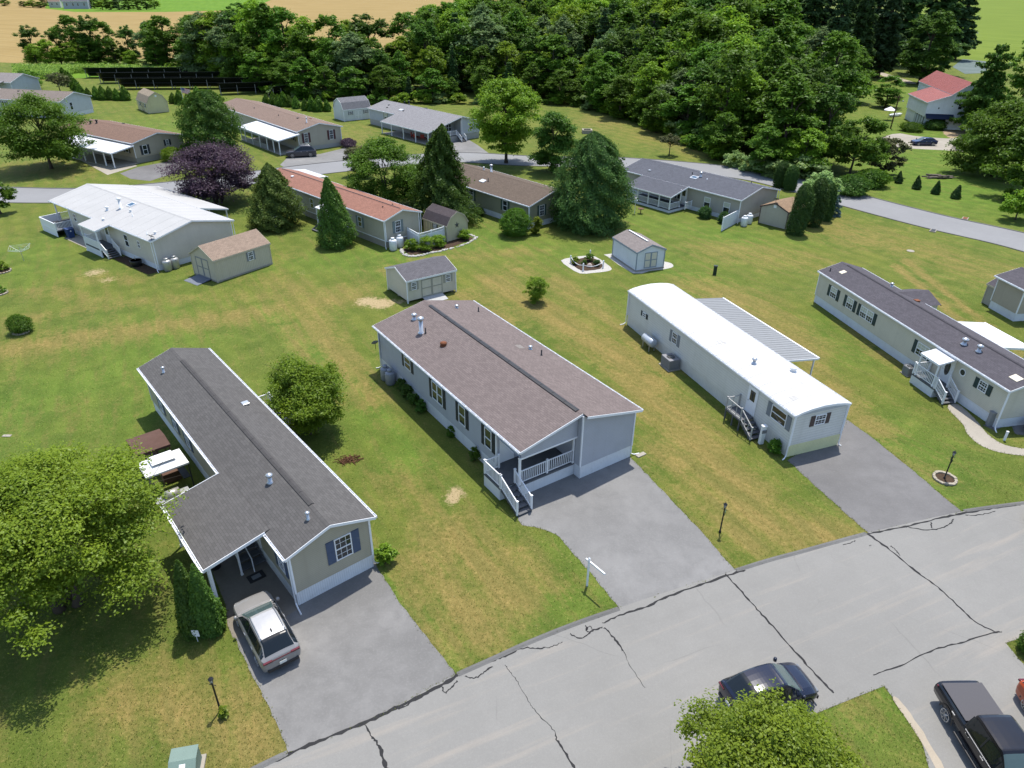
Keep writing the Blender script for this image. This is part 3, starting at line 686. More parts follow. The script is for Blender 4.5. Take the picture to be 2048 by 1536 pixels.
h.downspout(-.07,.08,(-.1,-1)); h.downspout(-3.16,2.1,(-.1,-.3),2.9); h.downspout(4.32,.08,(.6,0))
# deck on the far side
dk=MB(); dk.box(4.3,6.3,13.8,17.6,.68,.82); [dk.box(x,x+.09,y,y+.09,0,.68) for x in (4.4,6.15) for y in (13.9,15.7,17.45)]; dk.build('deck',M['greydeck'],h.r)
railing(h.r,[(4.35,17.55,.82),(6.25,17.55,.82),(6.25,13.85,.82),(4.35,13.85,.82)])
t=MB(); t.box(-1.25,-.4,2.9,3.5,.012,.03); mt=t.build('door_mat',M['black']); mt.location=h.r.location; mt.rotation_euler=h.r.rotation_euler; tag(mt,'black door mat with a pale centre under the carport of the taupe home','door mat')
t=MB(); t.box(-1.05,-.6,3.05,3.35,.031,.036); t.build('mat_centre',M['ribgrey'],mt)

# ================================================================ 2 grey double-wide in the middle
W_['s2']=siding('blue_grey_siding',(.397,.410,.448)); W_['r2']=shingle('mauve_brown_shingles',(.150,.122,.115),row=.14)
h=H2=House('mobile_home','grey double-wide home with mauve-brown shingle roof, black ridge vent and white front porch','mobile home',.80,32.46,-34.25,19.85,8.41,3.70,4.74,W_['s2'],W_['skirtwhite'],W_['r2'],sk=.92,
  foot=[(4.15,0),(8.41,0),(8.41,19.85),(0,19.85),(0,3.05),(4.15,3.05)],segs=[(.12,20.1),(-.30,20.1)])
h.ridge_vent(.55,18.95,.30,t=4.13)
for a,w_,p in ((14.9,1.0,1),(10.45,1.5,2),(7.12,.85,1),(3.95,.80,1)): h.window('L',a,2.62 if p==1 and a>14 else 2.32,w_,.95 if a>14 else 1.42,'sh_black',p,False,shw=.36)
for a in (3,8,13,17): h.window('R',a,2.4,.9,1.3,'sh_black')
h.pipe(2.34,18.2,.30,.13); h.pipe(1.81,16.05,1.05,.15,name='chimney_pipe'); h.pipe(1.98,15.7,.42,.05,'black',False); h.pipe(2.09,13.2,.10,.14,'rust',True)
h.pipe(6.13,18.3,.14,.09); h.pipe(7.59,17.4,.36,.05,'black',False); h.pipe(7.19,9.7,.14,.09); h.pipe(7.33,8.55,.40,.05,'black',False)
# a lighter patch of newer shingles
pt=MB(); z=lambda t:h.rz(t)+.012
pt.poly([(6.35,9.85,z(6.35)),(6.85,9.85,z(6.85)),(6.85,10.5,z(6.85)),(6.35,10.5,z(6.35))]); pt.build('shingle_patch',plain('pale_shingle_patch',(.21,.19,.175),.9,.1,var=.25,scale=9),h.r)
# gable panel over the porch, porch floor, skirt, posts, rails, stairs
gb=MB(); zt=lambda t:h.rz(t)-.08
gb.poly([(0,.42,2.98),(4.13,.42,2.98),(4.13,.42,zt(4.13)),(0,.42,zt(0))]); gb.poly([(0,.50,2.98),(4.13,.50,2.98),(4.13,.50,zt(4.13)),(0,.50,zt(0))]); gb.poly([(0,.42,2.98),(4.13,.42,2.98),(4.13,.50,2.98),(0,.50,2.98)])
gb.build('gable_panel',W_['s2'],h.r)
bm_=MB(); bm_.box(-.06,4.14,.40,.52,2.86,2.975); bm_.build('porch_beam',M['white'],h.r)
ce=MB(); ce.poly([(0,.52,2.97),(4.13,.52,2.97),(4.13,3.04,2.97),(0,3.04,2.97)]); ce.build('porch_ceiling',M['white'],h.r)
fl=MB(); fl.box(-.02,4.13,.55,3.04,.80,.92); fl.box(-1.12,-.022,.95,2.75,.80,.918); 
q=.6
while q<3: fl.box(-.02,4.13,q,q+.012,.921,.926); q+=.14
fl.build('porch_floor',M['greydeck'],h.r)
sk=MB(); sk.poly([(0,.60,0),(4.15,.60,0),(4.15,.60,.80),(0,.60,.80)]); sk.poly([(0,.6,0),(0,3.05,0),(0,3.05,.8),(0,.6,.8)]); sk.poly([(-1.1,.97,0),(-.0,.97,0),(-.0,.97,.8),(-1.1,.97,.8)]); sk.poly([(-1.1,.97,0),(-1.1,2.73,0),(-1.1,2.73,.8),(-1.1,.97,.8)]); sk.poly([(-1.1,2.73,0),(0,2.73,0),(0,2.73,.8),(-1.1,2.73,.8)])
sk.build('porch_skirting',M['skirtwhite'],h.r)
h.post(.06,.62,.92,2.86,.12); h.post(4.05,.62,.92,2.86,.10)
railing(h.r,[(.12,.64,.92),(2.1,.64,.92),(4.05,.64,.92)],.92)
railing(h.r,[(-1.06,.98,.92),(-1.06,2.68,.92),(-.05,2.68,.92)],.92)
steps(h.r,-1.05,-.08,.95,-.85,.90,5,M['greydeck'])
for x in (-1.06,-.06): railing(h.r,[(x,.93,.92),(x,-.80,.12)],.92)
h.window('F',2.9,1.95,1.5,1.85,None,2,False,v=3.05,name='patio_door'); h.door('F',.75,.94,.9,1.95,v=3.05,glass=False)
h.downspout(-.07,19.78,(-.5,.3)); h.downspout(8.48,.07,(.9,-.2)); h.downspout(8.48,19.8,(.6,.5))
ds=MB(); 
def dish(name,loc,label,r=.32,aim=(-.3,.9,.5),m='black',h0=0,polelen=.45,pole_to=None):
    o=empty(name,loc,0,label,'satellite dish'); q=MB(); d=Vector(aim).normalized(); rot=d.to_track_quat('Z','Y').to_matrix().to_4x4()
    prof=[(0.001,0),(r*.5,.02),(r*.85,.06),(r,.09)]; pr=MB(); pr.tube([(0,0,z_) for _,z_ in prof],[max(.002,a_) for a_,_ in prof],18,False)
    q.add(pr,Matrix.Translation((0,0,polelen))@rot); q.build('reflector',M[m],o,True)
    a_=MB(); a_.tube([(0,0,0),(0,0,polelen)],.022,6); a_.tube([(0,0,polelen),tuple(Vector((0,0,polelen))+d*.3+Vector((0,0,-.12)))],.012,5); e=Vector((0,0,polelen))+d*.3+Vector((0,0,-.12)); a_.box(e.x-.04,e.x+.04,e.y-.03,e.y+.03,e.z-.03,e.z+.04); a_.build('mount',M['black'],o); return o
dish('satellite_dish',H2.world(-.45,19.6,1.9),'dark satellite dish on a pole at the back corner of the grey home',.28,(-.4,.7,.6),'ribgrey',0,.5)
t=MB(); t.cyl(0,0,-1.9,0,.025); 
# ================================================================ 3 white single-wide with bowed white roof
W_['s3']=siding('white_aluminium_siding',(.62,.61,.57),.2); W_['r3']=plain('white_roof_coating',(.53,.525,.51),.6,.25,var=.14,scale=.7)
W_['s3f']=W_['s3']
L,Wd=21.57,4.16
pr=[(-.08,3.30),(.35,3.43),(1.1,3.55),(Wd/2,3.61),(Wd-1.1,3.55),(Wd-.35,3.43),(Wd+.08,3.30)]
h=H3=House('mobile_home','white single-wide home with a bowed white roof, oil tank and ribbed side carport','mobile home',17.93,37.30,-20.77,L,Wd,3.30,3.61,W_['s3'],W_['skirtwhite'],W_['r3'],sk=.9,os=.08,oe=.05,prof=pr,roofth=.05,trim='white')
h.skirt.data.materials[0]=siding('white_ribbed_skirting',(.61,.60,.56),.2,True)
cs=MB(); cs.poly([(0,-.012,.02),(Wd,-.012,.02),(Wd,-.012,.92),(0,-.012,.92)]); cs.build('front_skirting',W_['skirtcream'],h.r)
bw=MB()
for i in range(len(pr)-1): (a,za),(b,zb_)=pr[i],pr[i+1]; bw.poly([(a,-.055,3.18),(b,-.055,3.18),(b,-.055,zb_-.01),(a,-.055,za-.01)])
bw.poly([(-.08,-.055,3.18),(Wd+.08,-.055,3.18),(Wd+.08,0,3.18),(-.08,0,3.18)])
bw.build('bow_front',siding('grey_fluted_band',(.42,.44,.47),.11,True),h.r)
h.window('L',18.8,2.1,.55,.4,'sh_black',1,shw=.26); h.window('L',14.0,2.12,.72,.95,'sh_grey',1,True,shw=.34); h.window('L',1.42,2.36,1.45,1.0,'sh_grey',1,shw=.4)
h.door('L',4.1,.98,.85,1.95)
h.window('F',2.05,2.50,.85,.75,'sh_brown',1,True,shw=.34)
h.window('R',4,2.3,.9,1,'sh_grey'); h.window('R',12,2.3,.9,1,'sh_grey')
h.pipe(1.39,6.2,.28,.11,'metal'); h.pipe(3.3,4.4,.16,.14,'white')
sm=MB()
for i in range(1,18):
    q=i*1.215
    for (a,za),(b,zb_) in zip(pr,pr[1:]): sm.bar((a,q,za+.002),(b,q,zb_+.002),.05,.014)
sm.build('roof_seam',plain('seam_sealant',(.38,.375,.355),.7,.2,var=.2),h.r)
sm=MB(); z=lambda t:h.rz(t)+.008
for t,q,w_,l in ((2.9,2.6,.7,.5),(1.2,9.4,.5,.8),(3.1,13.2,.6,.6),(.9,1.2,.5,.5)): sm.poly([(t-w_/2,q,z(t-w_/2)),(t+w_/2,q,z(t+w_/2)),(t+w_/2,q+l,z(t+w_/2)),(t-w_/2,q+l,z(t-w_/2))])
sm.build('roof_patch',plain('grey_sealant_patch',(.44,.43,.41),.8,.2,var=.3,scale=4),h.r)
h.slab('carport_roof',[(4.22,6.7,3.02),(7.75,6.7,2.62),(7.75,18.7,2.62),(4.22,18.7,3.02)],.05,M['ribgrey'],.36)
f=MB(); f.box(7.74,7.86,6.66,18.74,2.5,2.64); f.bar((4.24,6.67,2.94),(7.75,6.67,2.54),.05,.14); f.bar((4.24,18.73,2.94),(7.75,18.73,2.54),.05,.14); f.build('gutter',M['white'],h.r)
for q in (6.9,9.8,12.7,15.6,18.5): h.post(7.6,q,0,2.55,.09)
pl=MB(); pl.box(-1.15,-.03,3.6,5.3,.80,.90); [pl.box(x,x+.08,y,y+.08,0,.8) for x in (-1.13,) for y in (3.65,4.4,5.2)]; pl.build('landing',M['greydeck'],h.r)
M['greywood']=plain('weathered_grey_wood',(.40,.40,.39),.8,.2,var=.2,scale=5)
railing(h.r,[(-.08,5.26,.9),(-1.1,5.26,.9),(-1.1,3.65,.9),(-1.1,2.35,.15)],.88,'greywood',.08,.5)
steps(h.r,-1.08,-.05,3.6,2.35,.88,4,M['greydeck'])
h.downspout(-.10,-.05,(-.5,-.2)); h.downspout(-.10,L+.02,(-.8,.0)); h.downspout(4.2,-.05,(.2,-.2))
# ================================================================ 4 beige single-wide at the right edge
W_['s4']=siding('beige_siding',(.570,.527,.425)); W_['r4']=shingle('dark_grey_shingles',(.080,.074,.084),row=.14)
h=H4=House('mobile_home','long beige single-wide home with dark roof, green shutters and small white canopy porch','mobile home',33.72,41.00,-11.59,22.55,4.26,3.14,3.87,W_['s4'],W_['skirtwhite'],W_['r4'],sk=.75,os=.15,oe=.15)
for a,w_,p,hh in ((20.0,.95,1,1.0),(17.5,.95,1,1.0),(15.1,1.75,2,1.0),(8.1,1.35,1,1.05)): h.window('L',a,1.95,w_,hh,'sh_green',p,True,shw=.38,blind=True)
h.window('L',2.05,2.2,.75,.75,'sh_green',1,True,shw=.38)
n=16; P=h.P('L'); rg=MB()
for i in range(n):
    a0,a1=2*math.pi*i/n,2*math.pi*(i+1)/n
    rg.poly([P(4.0+r*math.cos(a),.03,2.28+r*math.sin(a)) for r,a in ((.22,a0),(.30,a0),(.30,a1),(.22,a1))])
o=rg.build('round_window',M['white'],h.r); q=MB(); q.poly([P(4.0+.225*math.cos(2*math.pi*i/n),.02,2.28+.225*math.sin(2*math.pi*i/n)) for i in range(n)]); q.build('pane',M['glass'],o)
h.door('L',5.35,.78,.95,2.0,oval=True)
cnp=h.slab('canopy',[(-.06,4.75,2.95),(-1.5,4.75,2.66),(-1.5,6.65,2.66),(-.06,6.65,2.95)],.04,M['whitemetal'],.3)
f=MB(); f.box(-1.53,-1.5,4.72,6.68,2.52,2.67); f.bar((-.06,4.73,2.9),(-1.5,4.73,2.60),.03,.12); f.bar((-.06,6.67,2.9),(-1.5,6.67,2.60),.03,.12); f.build('canopy_edge',M['white'],cnp)
pl=MB(); pl.box(-1.5,-.03,4.5,6.9,.66,.78); pl.build('landing',M['greydeck'],h.r)
sk=MB(); sk.poly([(-1.48,4.52,0),(-1.48,6.88,0),(-1.48,6.88,.66),(-1.48,4.52,.66)]); sk.poly([(-1.48,6.88,0),(0,6.88,0),(0,6.88,.66),(-1.48,6.88,.66)]); sk.poly([(-1.48,4.52,0),(0,4.52,0),(0,4.52,.66),(-1.48,4.52,.66)]); sk.build('porch_skirting',M['skirtwhite'],h.r)
for q in (4.8,6.6): h.post(-1.42,q,.78,2.6,.09)
railing(h.r,[(-.08,6.85,.78),(-1.45,6.85,.78),(-1.45,4.55,.78)],.9); 
steps(h.r,-1.42,-.4,4.5,3.4,.76,4,M['greydeck'])
for x in (-1.45,-.4): railing(h.r,[(x,4.5,.78),(x,3.4,.12)],.9)
h.ridge_vent(.8,21.8,.22,plain('dark_ridge_vent',(.062,.058,.066),.9,.15,var=.2,scale=6))
h.pipe(1.19,5.85,.30,.14); h.pipe(1.31,4.57,.34,.13); h.pipe(3.5,17.2,.25,.09); h.boxvent(3.5,13.9,'rust'); h.pipe(.5,21.9,.28,.05,'black',False)
def flatlight(h,t,q,w,l,m='white'):
    z=h.rz; mb=MB(); x0,x1=t-w/2,t+w/2
    mb.poly([(x0,q-l/2,z(x0)+.05),(x1,q-l/2,z(x1)+.05),(x1,q+l/2,z(x1)+.05),(x0,q+l/2,z(x0)+.05)])
    for a,b in (((x0,q-l/2),(x1,q-l/2)),((x1,q-l/2),(x1,q+l/2)),((x1,q+l/2),(x0,q+l/2)),((x0,q+l/2),(x0,q-l/2))): mb.poly([(*a,z(a[0])+.05),(*b,z(b[0])+.05),(*b,z(b[0])-.02),(*a,z(a[0])-.02)])
    return mb.build('roof_light',M[m],h.r)
W_['cream']=plain('cream_roof_light',(.62,.55,.42),.4,.4,var=.1)
flatlight(h,.95,.75,.5,.7,'cream'); flatlight(h,1.1,20.9,.5,.5,'cream')
h.slab('carport_roof',[(4.3,5.9,3.0),(7.55,5.9,2.6),(7.55,10.6,2.6),(4.3,10.6,3.0)],.05,M['whitemetal'],.3)
f=MB(); f.bar((4.32,5.87,2.92),(7.55,5.87,2.52),.04,.16); f.box(7.55,7.66,5.84,10.64,2.48,2.62); f.build('gutter',M['white'],h.r)
for q in (6.05,8.3,10.45): h.post(7.45,q,0,2.55,.08)
# rear cross-gable bump-out
mb=MB(); wb=MB(); q0,q1=13.9,17.2; t1=5.9
wb.poly([(4.26,q0,.1),(t1-.15,q0,.1),(t1-.15,q0,2.9),(4.26,q0,2.9)]); wb.poly([(t1-.15,q0,.1),(t1-.15,q1,.1),(t1-.15,q1,2.9),(t1-.15,(q0+q1)/2,3.5),(t1-.15,q0,2.9)]); wb.poly([(4.26,q1,.1),(t1-.15,q1,.1),(t1-.15,q1,2.9),(4.26,q1,2.9)])
b=wb.build('bump_out',W_['s4'],h.r); mid=(q0+q1)/2
mb.poly([(3.0,mid,3.62),(t1,mid,3.62),(t1,q0-.2,2.98),(4.1,q0-.2,2.98)],[(0,0),(3,0),(3,1.8),(1,1.8)]); mb.poly([(3.0,mid,3.62),(t1,mid,3.62),(t1,q1+.2,2.98),(4.1,q1+.2,2.98)],[(0,0),(3,0),(3,1.8),(1,1.8)]); mb.poly([(t1,q0-.2,2.98),(t1,mid,3.62),(t1,mid,3.5),(t1,q0-.2,2.86)]); mb.poly([(t1,q1+.2,2.98),(t1,mid,3.62),(t1,mid,3.5),(t1,q1+.2,2.86)])
mb.build('bump_out_roof',W_['r4'],b)
h.downspout(-.12,-.1,(-.3,-.6))
# ================================================================ 5 white-roofed double-wide (left)
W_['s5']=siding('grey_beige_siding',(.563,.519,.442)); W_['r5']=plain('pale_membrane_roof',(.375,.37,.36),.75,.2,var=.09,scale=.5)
h=H5=House('mobile_home','double-wide home with a plain pale grey-white roof, skylight and white side deck','mobile home',-37.11,69.52,-52.2,23.35,8.98,3.32,4.39,W_['s5'],W_['skirtwhite'],W_['r5'],sk=.62,foot=[(0,0),(8.98,0),(8.98,23.35),(3.6,23.35),(3.6,19.4),(0,19.4)])
sm=MB(); q=.9
while q<23.3:
    sm.bar((-.2,q,h.rz(-.2)+.001),(4.49,q,4.391),.02,.008); sm.bar((4.49,q,4.391),(9.18,q,h.rz(9.18)+.001),.02,.008); q+=1.85
sm.build('roof_seam',plain('membrane_lap',(.25,.25,.245),.8,.2),h.r)
cap=MB(); cap.bar((4.49,-.2,4.395),(4.49,23.5,4.395),.10,.02); cap.build('ridge_seam',plain('grey_seam',(.36,.36,.35),.7,.2),h.r)
h.window('L',5.95,2.0,.85,1.35,None,1); h.window('L',3.25,2.15,.5,.8); h.door('L',10.3,.8,.95,1.98); h.window('L',14.3,2.4,.7,.6); h.window('L',18,2.2,.7,.9)
h.pipe(1.6,12.6,.28,.12,'white'); h.pipe(2.6,11.4,1.0,.14,'white',name='chimney_pipe'); h.skylight(3.6,10.9,.8,.95); h.pipe(2.6,9.2,.18,.09,'white'); h.pipe(2.1,7.8,.3,.05,'white',False); h.pipe(.4,1.6,.3,.05,'white',False); h.pipe(.9,.9,.14,.09,'white'); h.pipe(-.0,10.4,.12,.1,'white')
ps=h.slab('porch_roof',[(-1.95,8.5,3.02),(-.2,8.5,3.36),(-.2,12.3,3.36),(-1.95,12.3,3.02)],.12,W_['r5'])
f=MB(); f.box(-1.98,-1.955,8.45,12.35,2.86,3.01); f.bar((-1.95,8.48,2.94),(-.24,8.48,3.26),.03,.16); f.bar((-1.95,12.32,2.94),(-.24,12.32,3.26),.03,.16); f.build('fascia',M['white'],ps)
for q in (8.65,12.15): h.post(-1.82,q,0,2.95,.13)
pl=MB(); pl.box(-1.85,-.03,8.5,12.2,.70,.80); pl.build('landing',M['greydeck'],h.r)
lat=MB(); lat.poly([(-1.84,8.55,0),(-1.84,12.1,0),(-1.84,12.1,.78),(-1.84,8.55,.78)]); lat.poly([(-1.84,12.18,0),(-.03,12.18,0),(-.03,12.18,.78),(-1.84,12.18,.78)]); lat.build('porch_skirting',M['skirtwhite'],h.r)
railing(h.r,[(-.1,12.15,.8),(-1.82,12.15,.8),(-1.82,8.6,.8)],.9,bw=.07,bal=.13)
steps(h.r,-1.7,-.5,8.5,7.3,.78,4,M['greydeck']); 
for x in (-1.78,-.45): railing(h.r,[(x,8.5,.8),(x,7.3,.12)],.9)
# side deck
dk=MB(); dk.box(-1.85,3.58,19.45,23.6,.66,.78); dk.build('deck',M['greydeck'],h.r)
pn=MB()
for a,b in (((-1.86,19.45),(-1.86,23.6)),((-1.86,23.62),(.4,23.62))):
    pn.poly([(*a,0),(*b,0),(*b,1.60),(*a,1.60)]); pn.bar((*a,1.62),(*b,1.62),.10,.06); pn.bar((*a,.80),(*b,.80),.06,.06)
pn.build('deck_fence',M['white'],h.r)
railing(h.r,[(-1.8,19.45,.78),(-.03,19.45,.78)],.85); railing(h.r,[(.4,23.55,.78),(3.5,23.55,.78)],.85)
h.post(.05,23.2,.78,3.2,.13)
cp=h.slab('carport_roof',[(13.15,7.2,2.36),(9.18,7.2,3.30),(9.18,23.55,3.30),(13.15,23.55,2.36)],.12,W_['r5'])
f=MB(); f.box(13.155,13.19,7.15,23.6,2.2,2.36); f.bar((9.2,7.17,3.2),(13.15,7.17,2.27),.03,.16); f.build('fascia',M['white'],cp)
for q in (7.4,11.4,15.4,19.4,23.3): h.post(12.95,q,0,2.28,.13)
h.downspout(-.3,-.15,(-.2,-.7)); h.downspout(9.2,-.1,(.5,-.2))
sheet('walkway',[H5.world(-1.6,12.3),H5.world(-.05,12.3),H5.world(-.05,18.6),H5.world(-1.6,18.6)],.012,M['concrete'])
sheet('mulch_bed',[H5.world(-1.35,-.2),H5.world(-.03,-.2),H5.world(-.03,7.2),H5.world(-1.35,7.2)],.012,M['mulch'],0,.05)
dish('satellite_dish',H5.world(-.05,-.05,3.3),'black satellite dish on the front corner of the pale-roofed home',.38,(.35,.5,.8),'black',0,.42)
# ================================================================ 6 red-roofed single-wide
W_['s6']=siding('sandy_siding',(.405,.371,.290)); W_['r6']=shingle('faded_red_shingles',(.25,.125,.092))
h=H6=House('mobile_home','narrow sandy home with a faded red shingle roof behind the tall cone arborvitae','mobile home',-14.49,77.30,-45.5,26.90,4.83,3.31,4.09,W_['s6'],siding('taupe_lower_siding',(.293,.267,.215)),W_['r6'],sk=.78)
bd=MB(); bd.box(-.02,4.85,-.03,-.004,.74,.82); bd.box(-.03,-.004,0,26.9,.74,.82); bd.build('band_trim',M['white'],h.r)
h.window('F',1.75,2.18,.78,1.35,'sh_sage',1,True,shw=.34); h.window('L',15.5,2.0,.8,1.2); h.window('L',5,2.0,.8,1.2,'sh_sage'); h.ridge_vent(.3,26.6,.12)
h.door('L',10.4,.85,.9,1.95); ps=h.slab('porch_roof',[(-1.75,9.1,2.62),(-.1,9.1,3.0),(-.1,11.9,3.0),(-1.75,11.9,2.62)],.1,M['whitemetal'])
for q in (9.25,11.75): h.post(-1.62,q,0,2.58,.12)
pl=MB(); pl.box(-1.6,-.03,9.2,11.8,.66,.78); pl.build('landing',M['greydeck'],h.r); steps(h.r,9.4,11.6,-1.6,-2.7,.76,3,M['greydeck'],'x')
h.slab('carport_roof',[(4.9,22.5,3.2),(7.0,22.5,2.95),(7.0,28.6,2.95),(4.9,28.6,3.2)],.08,M['whitemetal'],.4)
for q in (22.7,25.5,28.4): h.post(6.85,q,0,2.9,.1)
h.boxvent(1.6,22.5,'white',.3); h.pipe(1.5,12.5,.3,.1); h.pipe(1.7,2.6,.12,.06,'black',False); h.pipe(3.1,2.6,.12,.06,'black',False); h.downspout(-.26,-.15,(-.1,-.3)); h.downspout(5.0,-.15,(.1,-.3))
# ================================================================ 7 sage home with brown roof
W_['s7']=siding('sage_siding',(.256,.250,.175)); W_['r7']=shingle('dull_brown_shingles',(.115,.088,.068))
p=U(1058,458)
h=H7=House('mobile_home','sage home with a dull brown roof between the spruce and the dense evergreen','mobile home',p.x,p.y,-42,20,8,2.95,4.15,W_['s7'],W_['skirtwhite'],W_['r7'],sk=.7)
h.window('L',11.3,1.95,.95,1.35,'sh_olive',1,True,shw=.36); h.window('L',4.5,1.95,.9,1.3,'sh_olive'); h.window('F',2.1,1.95,.85,1.35,'sh_olive',1,True,shw=.32); h.window('F',6,1.95,.85,1.35,'sh_olive')
h.pipe(4.9,13,.8,.14,name='chimney_pipe'); h.pipe(4.4,14,.3,.09); h.skylight(1.7,11,.6,.9,'blind'); h.pipe(2.0,10.2,.4,.06,'black',False); h.downspout(-.28,-.18,(-.2,-.2))
# ================================================================ 8 blue-grey roofed home with screened porch
W_['s8']=siding('warm_grey_siding',(.385,.358,.304)); W_['r8']=shingle('slate_blue_shingles',(.088,.092,.108))
h=H8=House('mobile_home','warm grey home with a slate-blue roof, skylight and corner porch with white rails','mobile home',28.69,88.37,-39.4,20.04,8.09,3.02,4.05,W_['s8'],W_['skirtwhite'],W_['r8'],sk=.55)
for a in (5.0,1.95): h.window('L',a,1.55,1.0,1.3,None,1,blind=True)
h.window('L',10,1.7,1.6,1.5,None,2); h.window('L',14,1.7,1.0,1.5); h.door('L',8.9,.6,.9,1.95)
sl8=h.slope()
ps=h.slab('porch_roof',[(-3.75,8.1,3.02-3.55*sl8),(-.05,8.1,3.02+.17*sl8),(-.05,16.2,3.02+.17*sl8),(-3.75,16.2,3.02-3.55*sl8)],.11,W_['r8'])
f=MB(); zc_=3.02-3.55*sl8; f.box(-3.79,-3.755,8.05,16.25,zc_-.17,zc_-.01); f.bar((-3.75,8.08,zc_-.09),(-.1,8.08,3.0-.02),.03,.16); f.build('fascia',M['white'],ps)
fl=MB(); fl.box(-3.6,-.03,8.25,16.1,.28,.40); fl.build('porch_floor',M['greydeck'],h.r)
sk=MB(); sk.box(-3.61,-3.58,8.25,16.1,.0,.30); sk.box(-3.58,-.03,8.22,8.25,0,.3); sk.build('porch_skirting',M['skirtwhite'],h.r)
for q in (8.35,10.2,12.1,14,15.9): h.post(-3.5,q,.4,zc_-.1,.12)
railing(h.r,[(-3.5,q,.4) for q in (8.35,10.2,12.1,14,15.9)],.8,posts=False); railing(h.r,[(-3.5,8.35,.4),(-1.4,8.35,.4)],.8); h.post(-1.4,8.35,.4,2.75,.1)
railing(h.r,[(-1.4,7.4,.3),(-.1,7.4,.3)],.9,posts=True)
h.skylight(2.2,9.2,.7,1.0); h.pipe(2.9,8.7,.45,.13); h.boxvent(1.2,16.3,'metal',.3); h.pipe(3.0,10.2,.28,.06,'black',False); h.pipe(5.9,2.7,.28,.06,'black',False); h.pipe(2.6,7.4,.15,.06,'white',False)
h.downspout(-.26,-.18,(-.2,-.2)); h.downspout(8.3,-.18,(.2,-.2))
# ================================================================ 9, 10, 11 on the far side of the loop road
W_['s9']=siding('dusty_tan_siding',(.385,.338,.263)); W_['r9']=shingle('rust_brown_shingles',(.165,.105,.078))
h=H9=House('mobile_home','tan home with rusty brown roof and white porch roof beside the broad maple','mobile home',-61.84,117.49,-56.9,22.27,8.93,3.31,4.31,W_['s9'],siding('tan_block_skirting',(.27,.25,.21),.2),W_['r9'],sk=.9)
h.window('F',1.85,1.95,.8,1.45,'sh_black',1,shw=.4); h.window('F',6.0,2.45,.55,.9,'sh_black',1,True,shw=.34); h.window('L',2.2,2.1,1.1,1.1,'sh_black'); h.window('L',9,2.0,.9,1.3); h.door('L',6,.9,.9,2)
def awning(h,q0,q1,z0,z1,t,posts,m='whitemetal',post_m='white'):
    o=h.slab('porch_roof',[(t,q0,z0),(-.05,q0,z1),(-.05,q1,z1),(t,q1,z0)],.08,M[m]); f=MB(); f.box(t-.05,t-.003,q0-.03,q1+.03,z0-.2,z0-.01); f.bar((t,q0-.02,z0-.09),(-.1,q0-.02,z1-.09),.03,.18); f.build('fascia',M['white'],o)
    for q in posts: h.post(t+.15,q,0,z0-.1,.14,post_m)
    fl=MB(); fl.box(t+.05,-.03,q0+.1,q1-.1,.03,.14); fl.build('porch_floor',M['concrete'],h.r); return o
awning(h,-.4,16,2.42,3.0,-4.1,(-.2,2.2,5.3,8.3,12,15.6))
h.pipe(3.2,17.6,.4,.14,'black'); h.pipe(3.8,16.6,.4,.14,'black'); h.boxvent(7.9,15.6,'black')
W_['s10']=siding('taupe_grey_siding',(.420,.378,.301)); W_['r10']=shingle('brown_shingles',(.185,.132,.105))
h=H10=House('mobile_home','long taupe home with brown roof, burgundy shutters and white porch roof beside the dark SUV','mobile home',-37.93,127.85,-40.8,36.78,8.35,3.46,4.48,W_['s10'],W_['skirtgrey'],W_['r10'],sk=.7)
for a in (1.5,6.4): h.window('F',a,2.2,.75,1.6,'sh_burg',1,True,shw=.4)
h.window('L',2.0,2.2,.9,1.2,'sh_black')
for a in (6,12,18): h.window('L',a,2.0,1.0,1.4)
h.door('L',9,.8,.9,2.0)
awning(h,-.9,16.3,2.5,3.15,-4.1,(-.7,1.7,4.4,7.5,10.8,14,16))
railing(h.r,[(-3.95,q,.14) for q in (4.4,7.5,10.8,14,16)],.8,'greywood',posts=False)
h.pipe(3.2,2.6,.8,.1,'metal'); h.boxvent(5.6,6,'rust',.3); h.boxvent(3.6,7,'black',.3); h.pipe(2.5,24,.3,.06,'black',False); h.pipe(2.6,13,.25,.06,'black',False)
W_['s11']=siding('pale_grey_siding',(.45,.47,.50)); W_['r11']=shingle('mid_grey_shingles',(.205,.20,.205))
h=H11=House('mobile_home','pale grey home with a mid-grey roof, side carport and corner porch by the wood','mobile home',-13.10,136.64,-42.4,25.79,8.43,3.25,4.38,W_['s11'],W_['skirtgrey'],W_['r11'],sk=1.1,foot=[(4.2,0),(8.43,0),(8.43,25.79),(0,25.79),(0,2.6),(4.2,2.6)])
h.window('L',19.6,2.2,.95,1.35,'sh_tan',1,blind=True); h.window('L',12,2.2,1.0,1.2); h.window('L',6,2.2,1.0,1.2); h.door('F',1.2,1.1,.9,1.95,v=2.6); h.window('F',3.0,2.1,1.2,1.4,None,2,v=2.6); h.window('F',6.4,2.3,1.0,1.2)
m_=h.slope(); zc_=3.25-3.7*m_
awn=h.slab('carport_roof',[(-3.9,-.2,zc_),(-.05,-.2,h.rz(0)+.03),(-.05,15.6,h.rz(0)+.03),(-3.9,15.6,zc_)],.1,W_['r11']); f=MB(); f.box(-3.95,-3.905,-.25,15.65,zc_-.18,zc_-.01); f.bar((-3.9,-.23,zc_-.09),(-.1,-.23,h.rz(0)-.06),.03,.17); f.build('fascia',M['white'],awn)
for q in (0,4,8,12,15.4): h.post(-3.75,q,0,zc_-.1,.14)
fl=MB(); fl.box(-3.7,-.03,.1,15.4,.02,.10); fl.build('carport_slab',M['concrete'],h.r)
fl=MB(); fl.box(0,4.18,.1,2.58,.95,1.08); fl.build('porch_floor',M['greydeck'],h.r)
